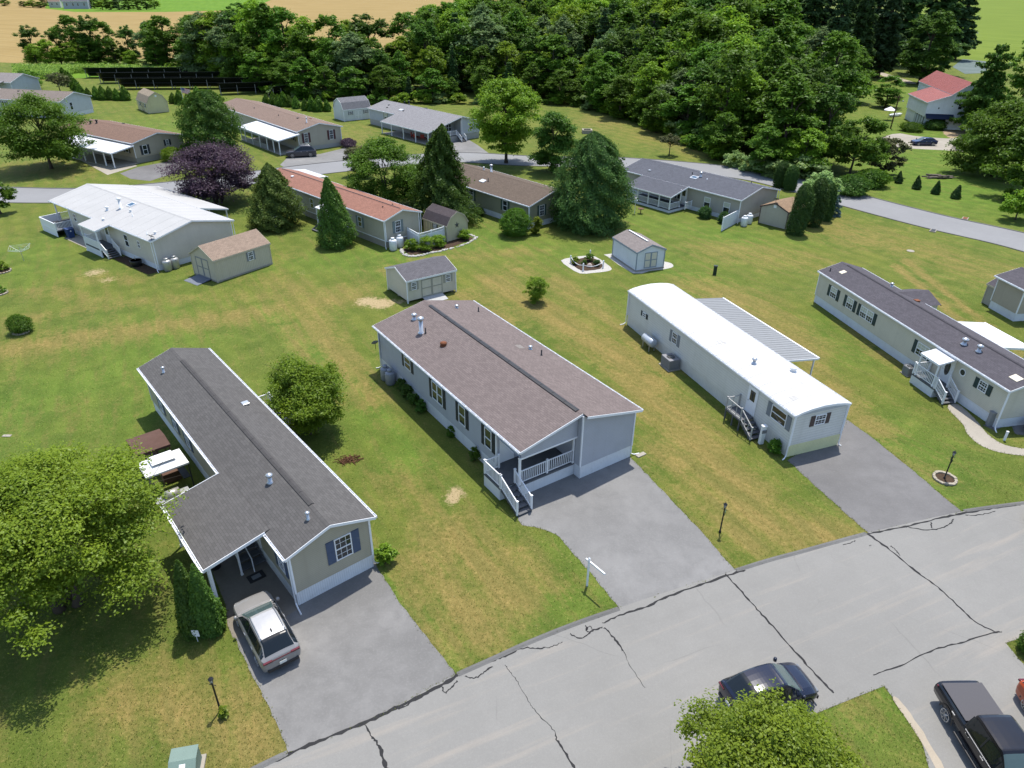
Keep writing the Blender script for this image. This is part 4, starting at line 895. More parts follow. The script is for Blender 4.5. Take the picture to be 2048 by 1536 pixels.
sk=MB(); sk.box(.02,4.15,.1,.14,0,.95); sk.box(0,.04,.14,2.6,0,.95); sk.build('porch_skirting',M['skirtgrey'],h.r)
railing(h.r,[(.1,.12,1.08),(1.5,.12,1.08),(2.9,.12,1.08)],.85); h.post(.1,.15,1.08,3.1,.13); h.post(4.1,.15,1.08,3.6,.13)
steps(h.r,3.0,4.0,.1,-1.5,1.05,5,M['greydeck']); 
for x in (2.95,4.05): railing(h.r,[(x,.1,1.08),(x,-1.5,.1)],.85)
h.skylight(1.7,16.4,.55,1.1,'blind'); h.boxvent(2.5,22,'black',.26); h.boxvent(1.4,21,'black',.26); h.boxvent(1.5,15.3,'black',.26); h.pipe(5.2,18.6,.7,.13,'black'); h.pipe(5.2,20.2,.4,.09,'black'); h.boxvent(5.4,13,'black',.4)
# ================================================================ partly visible homes at the edges
p=U(128,238)
h=H12=House('mobile_home','white home with a grey-brown roof cut by the left edge behind the broad maple','mobile home',p.x,p.y,-78,30,9,3.5,4.9,siding('off_white_siding',(.52,.54,.55)),W_['skirtwhite'],shingle('grey_brown_shingles',(.175,.145,.125)),sk=.8)
h.window('L',14,2.2,1.1,1.7,'sh_grey',2); h.window('F',3,2.2,.8,1.5); h.pipe(4.2,18.5,.8,.15); h.boxvent(3.6,13,'black',.3); h.boxvent(2.6,19,'rust',.3)
p=U(30,196)
h=H13=House('mobile_home','pale home with a grey roof peeking in at the upper left beside the corn','mobile home',p.x,p.y,-80,26,9,3.6,5.2,siding('pale_blue_white_siding',(.46,.50,.52)),W_['skirtwhite'],shingle('weathered_grey_shingles',(.20,.18,.175)),sk=.7)
h.slab('porch_gable',[(-3,1.5,3.2),(-.1,1.5,3.9),(-.1,6,3.9),(-3,6,3.2)],.12,W_['r11']); h.post(-2.8,1.7,0,3.1,.14); h.post(-2.8,5.8,0,3.1,.14)
p=U(2026,643)
h=H14=House('mobile_home','tan home showing only its corner at the right edge of the picture','mobile home',p.x,p.y,-8,3.2,4.3,3.2,3.9,W_['s9'],W_['skirtwhite'],W_['r4'],sk=.75)
# ---------------------------------------------------------------- sheds
def shed(label,x,y,yaw,L,W,he,hr,wall,roof,prof=None,sk=0,os=.1,oe=.1,trim='white',zb=.05,th=.06,**kw):
    return House('shed',label,'shed',x,y,yaw,L,W,he,hr,wall,M['skirtgrey'],roof,sk=sk,os=os,oe=oe,prof=prof,gutter=False,zb=zb,trim=trim,roofth=th,group='garden sheds of the park',ridge_cap=False,**kw)
W_['shedtan']=siding('shed_tan_boards',(.478,.435,.341),.2,True)
M['tantrim']=plain('tan_trim',(.429,.390,.305),.6,.3,var=.08)
h=S1=shed('tan shed with light brown shingles and a grey ramp beside the pale-roofed home',-33.05,68.62,35.3,6.67,3.96,2.37,3.51,W_['shedtan'],shingle('light_brown_shingles',(.255,.19,.145)),trim='tantrim')
h.shed_doors('F',1.85,.16,2.1,2.0,W_['shedtan'],M['sh_grey']); h.window('R',4.25,1.62,.62,.9,'sh_grey',1,True,shw=.18)
b=MB(); b.box(-.03,3.99,-.02,6.69,0,.16); b.build('base',M['concrete'],h.r)
b=MB(); b.poly([(.7,-.03,.17),(2.95,-.03,.17),(3.0,-1.7,.02),(.65,-1.7,.02)]); b.poly([(.7,-.03,.1),(2.95,-.03,.1),(3.0,-1.7,.0),(.65,-1.7,.0)]); b.build('ramp',plain('blue_grey_ramp',(.14,.155,.185),.7,.2),h.r)
W_['shedbeige']=siding('shed_beige_siding',(.559,.520,.416),.12)
h=S2=shed('beige shed on blocks with double doors and two shuttered windows behind the grey home',-12.41,65.04,54.6,5.32,4.21,2.32,3.07,W_['shedbeige'],shingle('shed_dark_shingles',(.105,.10,.108)),zb=.22)
h.shed_doors('R',2.65,.30,2.3,1.75,W_['shedbeige'],M['sh_tan'])
for a in (.72,4.45): h.window('R',a,1.62,.52,.78,'sh_tan',1,True,shw=.22)
b=MB()
for q in (.2,1.9,3.4,5.0):
    for t in (.15,2.0,3.85): b.box(t-.12,t+.12,q-.12,q+.12,0,.22)
b.build('block_piers',M['concrete'],h.r)
b=MB(); b.poly([(4.24,1.55,.26),(4.24,3.75,.26),(5.4,3.75,.02),(5.4,1.55,.02)]); b.build('ramp',M['greywood'],h.r)
W_['shedwhite']=siding('shed_white_siding',(.672,.696,.720),.15); M['bluegrey']=plain('blue_grey_trim',(.24,.285,.34),.6,.3,var=.08)
h=S3=shed('white shed with blue-grey trimmed double doors on pale gravel beside the little chained garden',13.01,70.62,-21.4,5.21,3.38,2.17,2.85,W_['shedwhite'],shingle('mottled_grey_shingles',(.20,.175,.165)),trim='bluegrey')
h.shed_doors('F',1.72,.26,1.55,1.72,siding('cream_door',(.624,.576,.480),.2,True),M['bluegrey'])
b=MB(); b.bar((1.69,.9,2.9),(1.69,4.9,2.9),.16,.05); b.build('ridge_cap',M['white'],h.r)
b=MB(); b.box(-.08,3.46,-.08,5.29,0,.14); b.build('base',M['concrete'],h.r)
sheet('gravel_pad',[S3.world(a,b_) for a,b_ in ((-.5,-.35),(1.5,-.35),(3.4,-.4),(4.6,-.1),(5.0,.9),(4.4,1.8),(3.5,2.2),(3.6,5.5),(-.3,5.9),(-.6,5.2))],.01,M['stone'],2)
gam=lambda W,he,hr,o=.12:[(-o,he),(W*.16,he+(hr-he)*.62),(W/2,hr),(W*.84,he+(hr-he)*.62),(W+o,he)]
W_['shedolive']=siding('olive_board_siding',(.450,.419,.281),.2,True)
h=S4=shed('olive gambrel shed with a dark star on its gable beside the white vinyl fence',-7.75,79.67,-44.5,4.32,3.08,1.94,3.40,W_['shedolive'],shingle('dark_mottled_shingles',(.075,.062,.065)),prof=gam(3.08,1.94,3.40),trim='tantrim')
P=h.P('F'); st=MB(); pts=[]
for i in range(10):
    r=.40 if i%2==0 else .16; a=math.pi/2+i*math.pi/5; pts.append((1.5+r*math.cos(a),1.75+r*math.sin(a)))
for i in range(10): st.poly([P(1.5,.07,1.75),P(*[pts[i][0]],.02,pts[i][1]),P(pts[(i+1)%10][0],.02,pts[(i+1)%10][1])])
st.build('barn_star',plain('dark_metal_star',(.07,.075,.075),.5,.4,.3),h.r)
h.window('L',2.2,1.45,.5,.75,'sh_black',1,True,shw=.2); h.shed_doors('L',3.55,.12,1.1,1.6,W_['shedolive'],M['sh_tan'])
b=MB(); b.box(-.14,3.22,-.135,-.105,1.86,1.95)if False else None
h=S5=shed('tan shed with a brown roof tucked beside the clipped arborvitae columns',31.41,88.49,47.6,4.16,3.74,2.23,3.02,siding('shed_sand_siding',(.419,.388,.312),.15),shingle('sun_bleached_brown_shingles',(.24,.165,.105)),trim='sh_brown')
P=h.P('F'); b=MB(); h.fbox(b,P,1.68,2.05,.003,.03,2.35,2.68); b.build('louvre_vent',M['white'],h.r)
dish('satellite_dish',S5.world(1.87,-.1,3.0),'round grey satellite dish on the gable of the brown-roofed shed',.36,(.2,.5,.85),'ribgrey',0,.4)
h=S6=shed('taupe shed with a dark roof at the right edge behind the beige home',46.11,60.09,-10.1,3.13,2.96,2.01,2.95,siding('shed_taupe_siding',(.325,.305,.254),.15),M['r4'],trim='tantrim')
b=MB(); b.poly([(.02,-.02,.08),(2.94,-.02,.08),(2.94,-.02,2.0),(1.48,-.02,2.8),(.02,-.02,2.0)]); b.build('gable_board',plain('bare_plywood',(.40,.27,.14),.8,.2,var=.15),h.r)
W_['shedyellow']=siding('cream_yellow_boards',(.550,.495,.297),.25,True)
h=S7=shed('cream-yellow gambrel shed on the lawn in front of the solar panels',-81.63,165.38,-39.9,8.23,4.28,3.0,4.35,W_['shedyellow'],shingle('beige_grey_shingles',(.25,.205,.15)),prof=gam(4.28,2.2,4.4,.1),trim='tantrim')
for a,w_ in ((2.0,.6),(6.0,.6)): h.window('L',a,1.5,w_,.9,'sh_black')
h.shed_doors('L',4,.1,1.8,1.9,W_['shedyellow'],M['sh_brown'])
P=h.P('F'); b=MB(); h.fbox(b,P,1.95,2.35,.003,.03,3.4,3.75); b.build('louvre_vent',M['white'],h.r)
h=S8=shed('white gambrel shed with a two-tone grey roof beside the pale grey home',-39.40,161.82,52.0,6.38,4.77,2.22,3.9,siding('white_boards',(.60,.62,.62),.25,True),shingle('two_tone_grey_shingles',(.14,.14,.15)),prof=gam(4.77,2.4,4.5,.1))
for a in (1.6,5.2): h.window('R',a,1.6,.7,.7,'sh_grey',1,True,shw=.22)
h.shed_doors('R',3.4,.1,1.5,1.9,siding('white_door_boards',(.62,.64,.64),.2,True),M['white'])
# ---------------------------------------------------------------- white barn with red metal roof
M['red']=plain('red_painted_roof',(.30,.085,.065),.55,.3,var=.22,scale=1.1)
W_['barnwhite']=siding('whitewashed_boards',(.78,.80,.82),.2)
_a=R(10.65); h=BARN=House('barn','white barn with a red metal roof, navy awning and open cart bay among the trees','barn',86.51+4.34*math.cos(_a),156.96-4.34*math.sin(_a),10.65,22.7,6.06,6.88,9.25,W_['barnwhite'],M['skirtgrey'],M['red'],sk=0,os=.2,oe=.2,gutter=False,trim='white')
X=-4.34; D_=13.2
wg=MB(); zz=lambda t:5.2+(t-X)*(6.72-5.2)/4.34
wg.poly([(X,0,2.35),(0,0,2.35),(0,0,zz(0)),(X,0,zz(X))]); wg.poly([(X,0,2.35),(X,D_,2.35),(X,D_,zz(X)),(X,0,zz(X))]); wg.poly([(X,D_,2.35),(0,D_,2.35),(0,D_,zz(0)),(X,D_,zz(X))]); wg.poly([(X,0,2.35),(0,0,2.35),(0,D_,2.35),(X,D_,2.35)])
wg.build('wing',W_['barnwhite'],h.r)
h.slab('wing_roof',[(X-.25,-.25,zz(X-.25)+.12),(-.03,-.25,zz(-.03)+.12),(-.03,D_+.2,zz(-.03)+.12),(X-.25,D_+.2,zz(X-.25)+.12)],.1,M['red'],.6)
fb=MB(); fb.bar((X-.25,-.28,zz(X-.25)+.02),(-.03,-.28,zz(-.03)+.02),.05,.2); fb.box(X-.30,X-.255,-.25,D_+.2,zz(X-.25)-.1,zz(X-.25)+.1); fb.build('wing_fascia',M['white'],h.r)
rb=MB(); q=.3
while q<22.6:
    for a_,b_ in ((3.03,-.18),(3.03,6.24)): rb.bar((a_,q,h.rz(a_)+.012),(b_,q,h.rz(b_)+.012),.06,.04)
    q+=.6
rb.build('roof_seams',M['red'],h.r)
W_['lowwhite']=siding('lower_whitewash',(.66,.70,.76),.25,True)
lo_=MB(); lo_.poly([(X+.2,.25,0),(-2.4,.25,0),(-2.4,.25,2.35),(X+.2,.25,2.35)]); lo_.poly([(X+.2,.25,0),(X+.2,D_-.3,0),(X+.2,D_-.3,2.35),(X+.2,.25,2.35)]); lo_.poly([(X+.2,D_-.3,0),(0,D_-.3,0),(0,D_-.3,2.35),(X+.2,D_-.3,2.35)]); lo_.build('lower_wall',W_['lowwhite'],h.r)
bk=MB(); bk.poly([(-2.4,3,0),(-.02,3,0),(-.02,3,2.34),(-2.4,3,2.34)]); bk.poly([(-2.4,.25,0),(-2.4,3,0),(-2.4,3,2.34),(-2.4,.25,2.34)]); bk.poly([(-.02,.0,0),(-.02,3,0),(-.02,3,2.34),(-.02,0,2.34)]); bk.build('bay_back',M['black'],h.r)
for i in range(4):
    q=.6+i*1.55; d=MB(); d.box(X+.12,X+.19,q,q+1.35,.1,2.15); dd=d.build('stable_door',siding('blue_white_boards',(.40,.46,.56),.2,True),h.r); e=MB(); e.box(X+.09,X+.2,q-.14,q-.02,.02,2.3); e.build('door_frame',M['black'],dd)
h.slab('awning',[(X+.1,-1.25,2.2),(X+.1,-.02,3.0),(1.2,-.02,3.0),(1.2,-1.25,2.2)],.06,plain('navy_canvas',(.014,.024,.055),.7,.2,var=.1))
h2=MB(); h2.box(-2.1,-1.9,-.06,-.005,4.0,4.3); h2.build('wall_lamp',M['black'],h.r)
lt=MB(); lt.poly([(6.07,3,4.6),(9.2,3,3.6),(9.2,10,3.6),(6.07,10,4.6)]); lt.poly([(6.07,3.1,0),(9.1,3.1,0),(9.1,3.1,3.6),(6.07,3.1,4.5)]); lt.poly([(9.1,3.1,0),(9.1,9.9,0),(9.1,9.9,3.6),(9.1,3.1,3.6)]); lt.build('lean_to',W_['barnwhite'],h.r)
h.window('F',4.6,4.6,.8,1.1,None); h.window('F',2.0,4.6,.8,1.1,None)
# ---------------------------------------------------------------- far farmhouse
p=U(135,17)
h=FARM=House('farmhouse','distant grey-roofed farmhouse among trees beyond the wheat at the top left','farmhouse',p.x,p.y,75,20,11,6,13,siding('far_grey_walls',(.33,.35,.42),.6),M['skirtgrey'],shingle('far_grey_roof',(.155,.15,.17),row=.8,tab=1.5),sk=0,os=.5,oe=.5,gutter=False)
for a in (3,8,12,17): h.window('R',a,3.5,1.3,2)
p=U(104,15)
h=House('barn','small distant farm outbuilding left of the grey-roofed farmhouse','outbuilding',p.x,p.y,72,9,8,5,8,siding('far_white_walls',(.48,.47,.45),.6),M['skirtgrey'],M['r10'],sk=0,os=.4,oe=.4,gutter=False)
for a in (2.5,6.5): h.window('R',a,3,1.2,1.6)
# ---------------------------------------------------------------- foliage
M['bark']=plain('tree_bark',(.095,.075,.058),.95,.1,var=.35,scale=5,bump=.6)
M['bark2']=plain('pale_bark',(.17,.145,.12),.95,.1,var=.35,scale=5,bump=.6)
LM={'mid':leafmat('leaf_mid_green',(.050,.115,.012),(.125,.235,.020)),
 'bright':leafmat('leaf_bright_green',(.095,.185,.016),(.225,.350,.024),.42),
 'dark':leafmat('leaf_dark_green',(.034,.078,.022),(.080,.150,.036)),
 'deep':leafmat('leaf_deep_green',(.042,.095,.014),(.098,.182,.024)),
 'yellow':leafmat('leaf_yellow_green',(.085,.140,.012),(.235,.305,.026),.42),
 'willow':leafmat('leaf_grey_green',(.080,.135,.045),(.180,.260,.095)),
 'purple':leafmat('leaf_purple',(.045,.028,.044),(.130,.082,.112),.25),
 'conifer':leafmat('needle_green',(.030,.066,.026),(.085,.145,.046),.3),
 'arbor':leafmat('arborvitae_green',(.040,.098,.016),(.125,.220,.028),.3),
 'olive':leafmat('olive_cypress',(.036,.066,.012),(.125,.160,.030),.3),
 'tip':leafmat('dark_leaf_pale_tips',(.018,.046,.012),(.120,.205,.045),.35),
 'hedge':leafmat('clipped_hedge_green',(.024,.060,.012),(.070,.125,.022),.2),
 'blue':leafmat('blue_spruce_needles',(.060,.105,.100),(.175,.255,.235),.2),
 'pale':leafmat('pale_willow_leaf',(.105,.185,.052),(.330,.445,.150),.4),
 'brown':leafmat('bronze_green_leaf',(.060,.068,.030),(.145,.155,.062),.3)}
def leaves(name, C, Nn, S, T, m, parent, asp=.62, fold=0):
    """one mesh of many small leaf faces; C centres, Nn normals, S sizes, T tint"""
    n=len(C); rs=np.random.RandomState(n%9973)
    Nn=Nn/np.maximum(np.linalg.norm(Nn,axis=1,keepdims=True),1e-6)
    A=rs.normal(size=(n,3)); A-=Nn*np.sum(A*Nn,axis=1,keepdims=True); A/=np.maximum(np.linalg.norm(A,axis=1,keepdims=True),1e-6)
    B=np.cross(Nn,A); S=S[:,None]
    V=np.stack([C-A*S*.55, C+B*S*asp*.5+A*S*.08+Nn*S*.06, C+A*S*.55, C-B*S*asp*.5+A*S*.08+Nn*S*.06],1).reshape(-1,3)
    me=bpy.data.meshes.new(name); me.vertices.add(4*n); me.vertices.foreach_set('co',V.astype(np.float32).ravel())
    me.loops.add(4*n); me.loops.foreach_set('vertex_index',np.arange(4*n,dtype=np.int32)); me.polygons.add(n); me.polygons.foreach_set('loop_start',np.arange(0,4*n,4,dtype=np.int32)); me.update()
    at=me.attributes.new('tint','FLOAT','FACE'); at.data.foreach_set('value',np.clip(T,0,1).astype(np.float32))
    me.materials.append(m); o=bpy.data.objects.new(name,me); COL.objects.link(o)
    if parent is not None: o.parent=parent
    return o
def sph(rs,n):
    d=rs.normal(size=(n,3)); return d/np.linalg.norm(d,axis=1,keepdims=True)
PROFILES={'round':lambda h:np.sqrt(np.clip(1-(2*h-.9)**2/1.25,0,1)),
 'broad':lambda h:np.clip(1.12*np.sin(np.pi*np.clip(h*.80+.20,0,1))**.62,0,1.1),
 'oval':lambda h:np.clip(np.sin(np.pi*np.clip(h*.86+.1,0,1)),0,1)**.7,
 'cone':lambda h:np.clip((1-h)**.75*1.0*(1-np.exp(-h*14))+.04,0,1),
 'egg':lambda h:np.clip((1-h**2.1)**.8*(.62+.38*np.clip(h*5,0,1)),0,1),
 'tall':lambda h:np.clip(np.sin(np.pi*np.clip(h*.9+.06,0,1))**.55,0,1)}
def tree(name,label,loc,H,Rr,m,seed,n,leaf,prof='round',base=.22,clump=.26,nclump=46,trunk=.035,bark='bark',cat='tree',group=None,droop=0,gap=.0,stems=1,flat=.92,lean=(0,0)):
    rs=np.random.RandomState(seed); root=empty(name,loc,0,label,cat,group); f=PROFILES[prof]
    zb=H*base; hh=rs.uniform(0,1,nclump)**.92; ang=np.arange(nclump)*2.39996+rs.uniform(-.5,.5,nclump)
    rad=np.clip(f(hh),.02,1.2)*Rr*(rs.uniform(.12,1,nclump)**.42)*rs.uniform(.82,1.08,nclump)
    cr_=Rr*clump*(.5+1.15*rs.uniform(0,1,nclump)**2)*(.55+.45*f(hh))
    rad=np.maximum(rad-cr_*.35,0)
    cc=np.stack([np.cos(ang)*rad,np.sin(ang)*rad,zb+hh*(H-zb)],1); cc[:,2]-=cr_*.5*(hh>.85); cc[:,0]+=lean[0]*cc[:,2]; cc[:,1]+=lean[1]*cc[:,2]
    w=cr_**2; w/=w.sum(); ci=rs.choice(nclump,n,p=w)
    d=sph(rs,n); d[:,2]=np.where(d[:,2]<-.25,d[:,2]*-.6,d[:,2]); rr=rs.uniform(0,1,n)**.45
    wob=1+.28*np.sin(d[:,0]*5+ci*1.7)*np.sin(d[:,1]*6+ci)+.18*np.sin(d[:,2]*9+ci*2.1)
    C=cc[ci]+d*(cr_[ci]*rr*wob)[:,None]*np.array([1,1,flat]); C[:,2]-=droop*rr*cr_[ci]
    C[:,2]=np.maximum(C[:,2],.08)
    N=d*.55+np.array([0,0,.85])+rs.normal(size=(n,3))*.5
    ctint=rs.uniform(.12,.88,nclump)
    T=ctint[ci]*.62+rs.uniform(0,.45,n)-.04
    leaves('crown',C,N,leaf*rs.uniform(.6,1.35,n),T,m,root)
    tb=MB()
    if trunk>0:
        r0=H*trunk
        for k_ in range(stems):
            a0=k_*6.283/max(1,stems); ox,oy=(0,0) if stems==1 else (math.cos(a0)*.25*Rr*.35,math.sin(a0)*.25*Rr*.35)
            top=H*.80; pts=[(ox*(1+2.2*q)+lean[0]*top*q+rs.uniform(-.06,.06)*Rr*.5*q,oy*(1+2.2*q)+lean[1]*top*q+rs.uniform(-.06,.06)*Rr*.5*q,top*q-.05) for q in (0,.07,.25,.45,.7,1)]
            tb.tube(pts,[r0*1.5,r0,r0*.85,r0*.65,r0*.4,r0*.12],8)
        big=np.argsort(-cr_)[:16]
        for j in big:
            c=cc[j]; z0=max(zb*.75,min(c[2]*.72,H*.62)); s=Vector((lean[0]*z0,lean[1]*z0,z0)); e=Vector(c); mid=s.lerp(e,.5)+Vector((0,0,.06*H*(.5 if e.z>s.z else -.2)))
            tb.tube([s,mid,e],[r0*.42,r0*.26,r0*.08],5,False)
            for _ in range(3):
                e2=e+Vector(tuple(rs.normal(size=3)*cr_[j]*.6)); tb.tube([mid.lerp(e,.6),e2],[r0*.12,r0*.03],4,False)
        tb.build('trunk',M[bark],root,True)
    return root
def conifer(name,label,loc,H,Rr,m,seed,n,leaf,cat='tree',group=None,base=.05,power=.85,droop=.28,layers=None,gapf=0.0,trunk=.022,ragged=.25):
    rs=np.random.RandomState(seed); root=empty(name,loc,0,label,cat,group); layers=layers or int(H/.55)
    br=[]
    for i in range(layers):
        h=(i+rs.uniform(-.3,.3))/layers; z=H*(base+(1-base)*h*.985); L0=Rr*((1-h)**power)*rs.uniform(1-ragged,1.08)+.12
        if h<.12: L0*=.75+2*h
        nb=max(4,int(5+6*(1-h)))
        if gapf and rs.rand()<gapf: nb=max(2,nb//2)
        a0=rs.uniform(0,6.28)
        for b in range(nb): br.append((z,a0+6.283*b/nb+rs.uniform(-.25,.25),L0*rs.uniform(.72,1.1),h))
    br=np.array(br); w=br[:,2]**1.35+.05; w/=w.sum(); bi=rs.choice(len(br),n,p=w)
    t=rs.uniform(.08,1,n)**.7; L=br[bi,2]; a=br[bi,1]; z=br[bi,0]
    up=np.where(br[bi,3]>.7,.25,0); lat=rs.normal(size=n)*.17*L*(1.15-t)+rs.normal(size=n)*.03
    x=np.cos(a)*L*t-np.sin(a)*lat; y=np.sin(a)*L*t+np.cos(a)*lat
    zz=z-droop*L*t**1.6+up*L*t+.10*L*np.maximum(0,t-.75)+rs.normal(size=n)*.05*Rr*.5-np.abs(rs.normal(size=n))*.05*L
    C=np.stack([x,y,np.maximum(zz,.06)],1)
    N=np.stack([np.cos(a)*.45,np.sin(a)*.45,np.full(n,.75)],1)+rs.normal(size=(n,3))*.5
    T=rs.uniform(.1,.7,n)*.7+.35*t*rs.uniform(.3,1,n)
    leaves('crown',C,N,leaf*rs.uniform(.6,1.4,n),T,m,root,.5)
    tb=MB(); r0=H*trunk; tb.tube([(0,0,-.05),(0,0,H*.3),(0,0,H*.96)],[r0*1.3,r0,r0*.15],8)
    for j in rs.choice(len(br),min(len(br),60),replace=False):
        zq,aq,Lq,_=br[j]; tb.tube([(0,0,zq),(math.cos(aq)*Lq*.8,math.sin(aq)*Lq*.8,zq-droop*Lq*.7)],[r0*.22,r0*.06],4,False)
    tb.build('trunk',M['bark'],root,True); return root
def column(name,label,loc,H,Rr,m,seed,n,leaf,cat='tree',group=None,shape='flame',trunk=True,stems=1,lump=.10):
    rs=np.random.RandomState(seed); root=empty(name,loc,0,label,cat,group)
    h=rs.uniform(0,1,n)**.9; a=rs.uniform(0,6.283,n)
    prof={'flame':np.clip((1-h**2.3),0,1)**.85*(.78+.22*np.clip(h*6,0,1)),'cone':np.clip(1-h,0,1)**.72*(.72+.28*np.clip(h*8,0,1)),'block':np.clip(1-h**7,0,1)**.6*(.86+.14*np.clip(h*5,0,1)),'egg':np.clip(1-h**2.6,0,1)**.72*(.80+.20*np.clip(h*5,0,1)),'teardrop':np.clip(1-h**1.7,0,1)**.8*(.74+.26*np.clip(h*5,0,1)),'oval':np.clip(np.sin(np.pi*np.clip(h*.84+.13,0,1)),0,1)**.62,'ball':np.sqrt(np.clip(1-(2*h-.92)**2/1.17,0,1))}[shape]
    wob=1+lump*(np.sin(a*3+h*9+seed)*.8+.9*np.sin(a*7-h*21)*np.cos(a*2+h*13)+.8*np.sin(a*11+h*33+np.sin(a*3)*2))
    r=Rr*prof*wob*(1-.42*rs.uniform(0,1,n)**2.2)
    r*=np.where(rs.rand(n)<.07,rs.uniform(1.03,1.22,n),1); r*=1+.10*np.sin(a+seed)*np.sin(h*4+seed*1.3)
    C=np.stack([np.cos(a)*r+Rr*.07*np.sin(h*5+seed),np.sin(a)*r+Rr*.07*np.cos(h*4+seed*2),.05+h*H*.985],1); C+=rs.normal(size=(n,3))*np.array([.035,.035,.06])*min(1,Rr)
    N=np.stack([np.cos(a)*.9,np.sin(a)*.9,np.full(n,.65)],1)+rs.normal(size=(n,3))*.45
    T=rs.uniform(.05,.75,n)+.22*np.sin(a*5+h*17)*np.sin(a*2-h*8)
    leaves('crown',C,N,leaf*rs.uniform(.6,1.4,n),T,m,root,.55)
    if trunk:
        tb=MB(); tb.tube([(0,0,-.05),(0,0,H*.4),(0,0,H*.85)],[max(.05,Rr*.16),max(.04,Rr*.11),.02],7); tb.build('trunk',M['bark'],root,True)
    return root
def tp(px,py,top,width):
    p=U(px,py); return p,height_at(p,px,top),width/2/ppm(p)
def info(px,py,top,width):
    p,H,r=tp(px,py,top,width); q=p.copy(); q.z=H*.6; r=width/2/ppm(q); return p,H,r
# --- single trees of the park
p=U(138,1208); tree('leafy_tree','large spreading yellow-green tree beside the taupe home in the lower left',p,7.8,5.1,LM['yellow'],11,120000,.135,'broad',.28,.21,170,.026,stems=3,flat=.7)
p=U(612,876); tree('small_tree','round bright green tree behind the taupe home, by its rear deck',p+Vector((.3,.8,0)),5.2,2.85,LM['bright'],12,46000,.13,'round',.16,.28,80,.026,stems=3)
p=U(1512,1665); tree('street_tree','leafy green tree at the bottom edge that hides part of the dark hatchback',p,6.0,3.85,LM['yellow'],13,74000,.11,'egg',.2,.22,110,.024)
p,H,r=info(103,337,190,165); tree('maple_tree','broad dark green maple on the lawn by the loop road at left',p,H,r,LM['mid'],14,46000,.28,'broad',.14,.27,110,.022)
p,H,r=info(430,312,180,104); column('evergreen_tree','dense dark oval tree between the tan home and the long taupe home',p,H,r*1.02,LM['deep'],15,26000,.32,shape='oval',lump=.17)
p,H,r=info(437,406,292,162); tree('purple_plum_tree','dark purple plum tree with a rounded crown behind the pale-roofed home',p,H,r,LM['purple'],16,48000,.22,'broad',.12,.27,120,.018,stems=3)
p,H,r=info(553,452,328,98); column('golden_cypress','wide golden-green conical evergreen between the pale-roofed and red-roofed homes',p,H,r*1.05,LM['olive'],17,34000,.20,shape='teardrop',lump=.20)
p,H,r=info(672,490,354,86); column('arborvitae','tall smooth cone arborvitae in front of the red-roofed home',p,H,r,LM['arbor'],18,24000,.17,shape='cone')
p,H,r=info(778,412,276,160); tree('leafy_tree','loose bright green tree left of the spruce behind the red-roofed home',p,H,r,LM['mid'],19,46000,.22,'broad',.08,.25,100,.018,stems=3)
p,H,r=info(722,352,293,66); tree('ornamental_tree','small bronze-leaved ornamental tree beside the loop road',p,H,r,LM['brown'],20,7000,.26,'round',.15,.28,40,.02)
p,H,r=info(888,442,248,128); column('spruce_tree','pointed green spruce behind the star-gabled shed',p,H,r,LM['deep'],21,52000,.26,shape='cone',lump=.24)
p,H,r=info(1012,326,158,152); tree('maple_tree','sunlit bright green maple standing over the loop road in the middle',p,H,r,LM['bright'],22,46000,.30,'oval',.16,.24,95,.02)
p,H,r=info(1104,345,222,100); tree('leafy_tree','medium dark tree just right of the sunlit maple',p,H,r,LM['deep'],23,30000,.28,'oval',.06,.29,80,.02)
p,H,r=info(1180,452,263,152); column('evergreen_tree','big dense dark evergreen with a rounded cone shape right of the sage home',p,H,r*1.02,LM['tip'],24,56000,.24,shape='egg',lump=.15)
p,H,r=info(1338,311,270,40); tree('small_tree','tiny umbrella-shaped tree alone on the bank by the loop road',p,H,r,LM['brown'],25,2200,.30,'broad',.5,.3,22,.03)
p,H,r=info(1634,424,345,80); tree('variegated_willow','pale round willow shrub behind the clipped arborvitae columns',p,H,r,LM['pale'],26,16000,.26,'round',.05,.24,70,.02)
p,H,r=info(1662,430,372,46); conifer('blue_spruce','low blue-green spruce at the road side of the arborvitae columns',p,H,r,LM['blue'],27,7000,.24,power=.7)
for i,(x,y,t,wd,lb) in enumerate([(1592,468,368,44,'front clipped arborvitae column beside the brown-roofed shed'),(1624,452,356,42,'middle clipped arborvitae column of the three beside the shed'),(1650,441,368,26,'slim rear arborvitae column of the three beside the shed'),(1558,374,324,30,'rough-topped arborvitae behind the slate-roofed home, the left one'),(1578,380,331,28,'narrow arborvitae behind the slate-roofed home, the right one')]):
    p,H,r=info(x,y,t,wd); column('arborvitae_column',lb,p,H,r*.86,LM['hedge'],30+i,15000,.15,group='arborvitae columns near the slate-roofed home',shape='block',lump=.05)
p,H,r=info(1698,350,232,128); tree('leaning_tree','tall thin-crowned tree with a leaning dark trunk in front of the barn lawn',p,H,r,LM['mid'],36,30000,.32,'oval',.2,.27,70,.022,lean=(.06,0))
p,H,r=info(1766,350,276,80); tree('bronze_tree','small bronze-green tree right of the leaning tree',p,H,r,LM['brown'],37,8000,.34,'round',.12,.3,40,.02)
p,H,r=info(1985,352,200,170); tree('leafy_tree','large dark leafy tree at the right edge beside the barn drive',p,H,r,LM['mid'],38,44000,.36,'broad',.03,.26,110,.02)
p,H,r=info(2052,400,240,150); tree('leafy_tree','dark tree cut by the right edge above the loop road',p,H,r,LM['mid'],39,34000,.36,'broad',.03,.27,90,.02)
p,H,r=info(2030,440,380,76); tree('small_tree','small bright tree on the lawn by the loop road at the right edge',p,H,r,LM['bright'],40,9000,.26,'broad',.2,.28,44,.025)
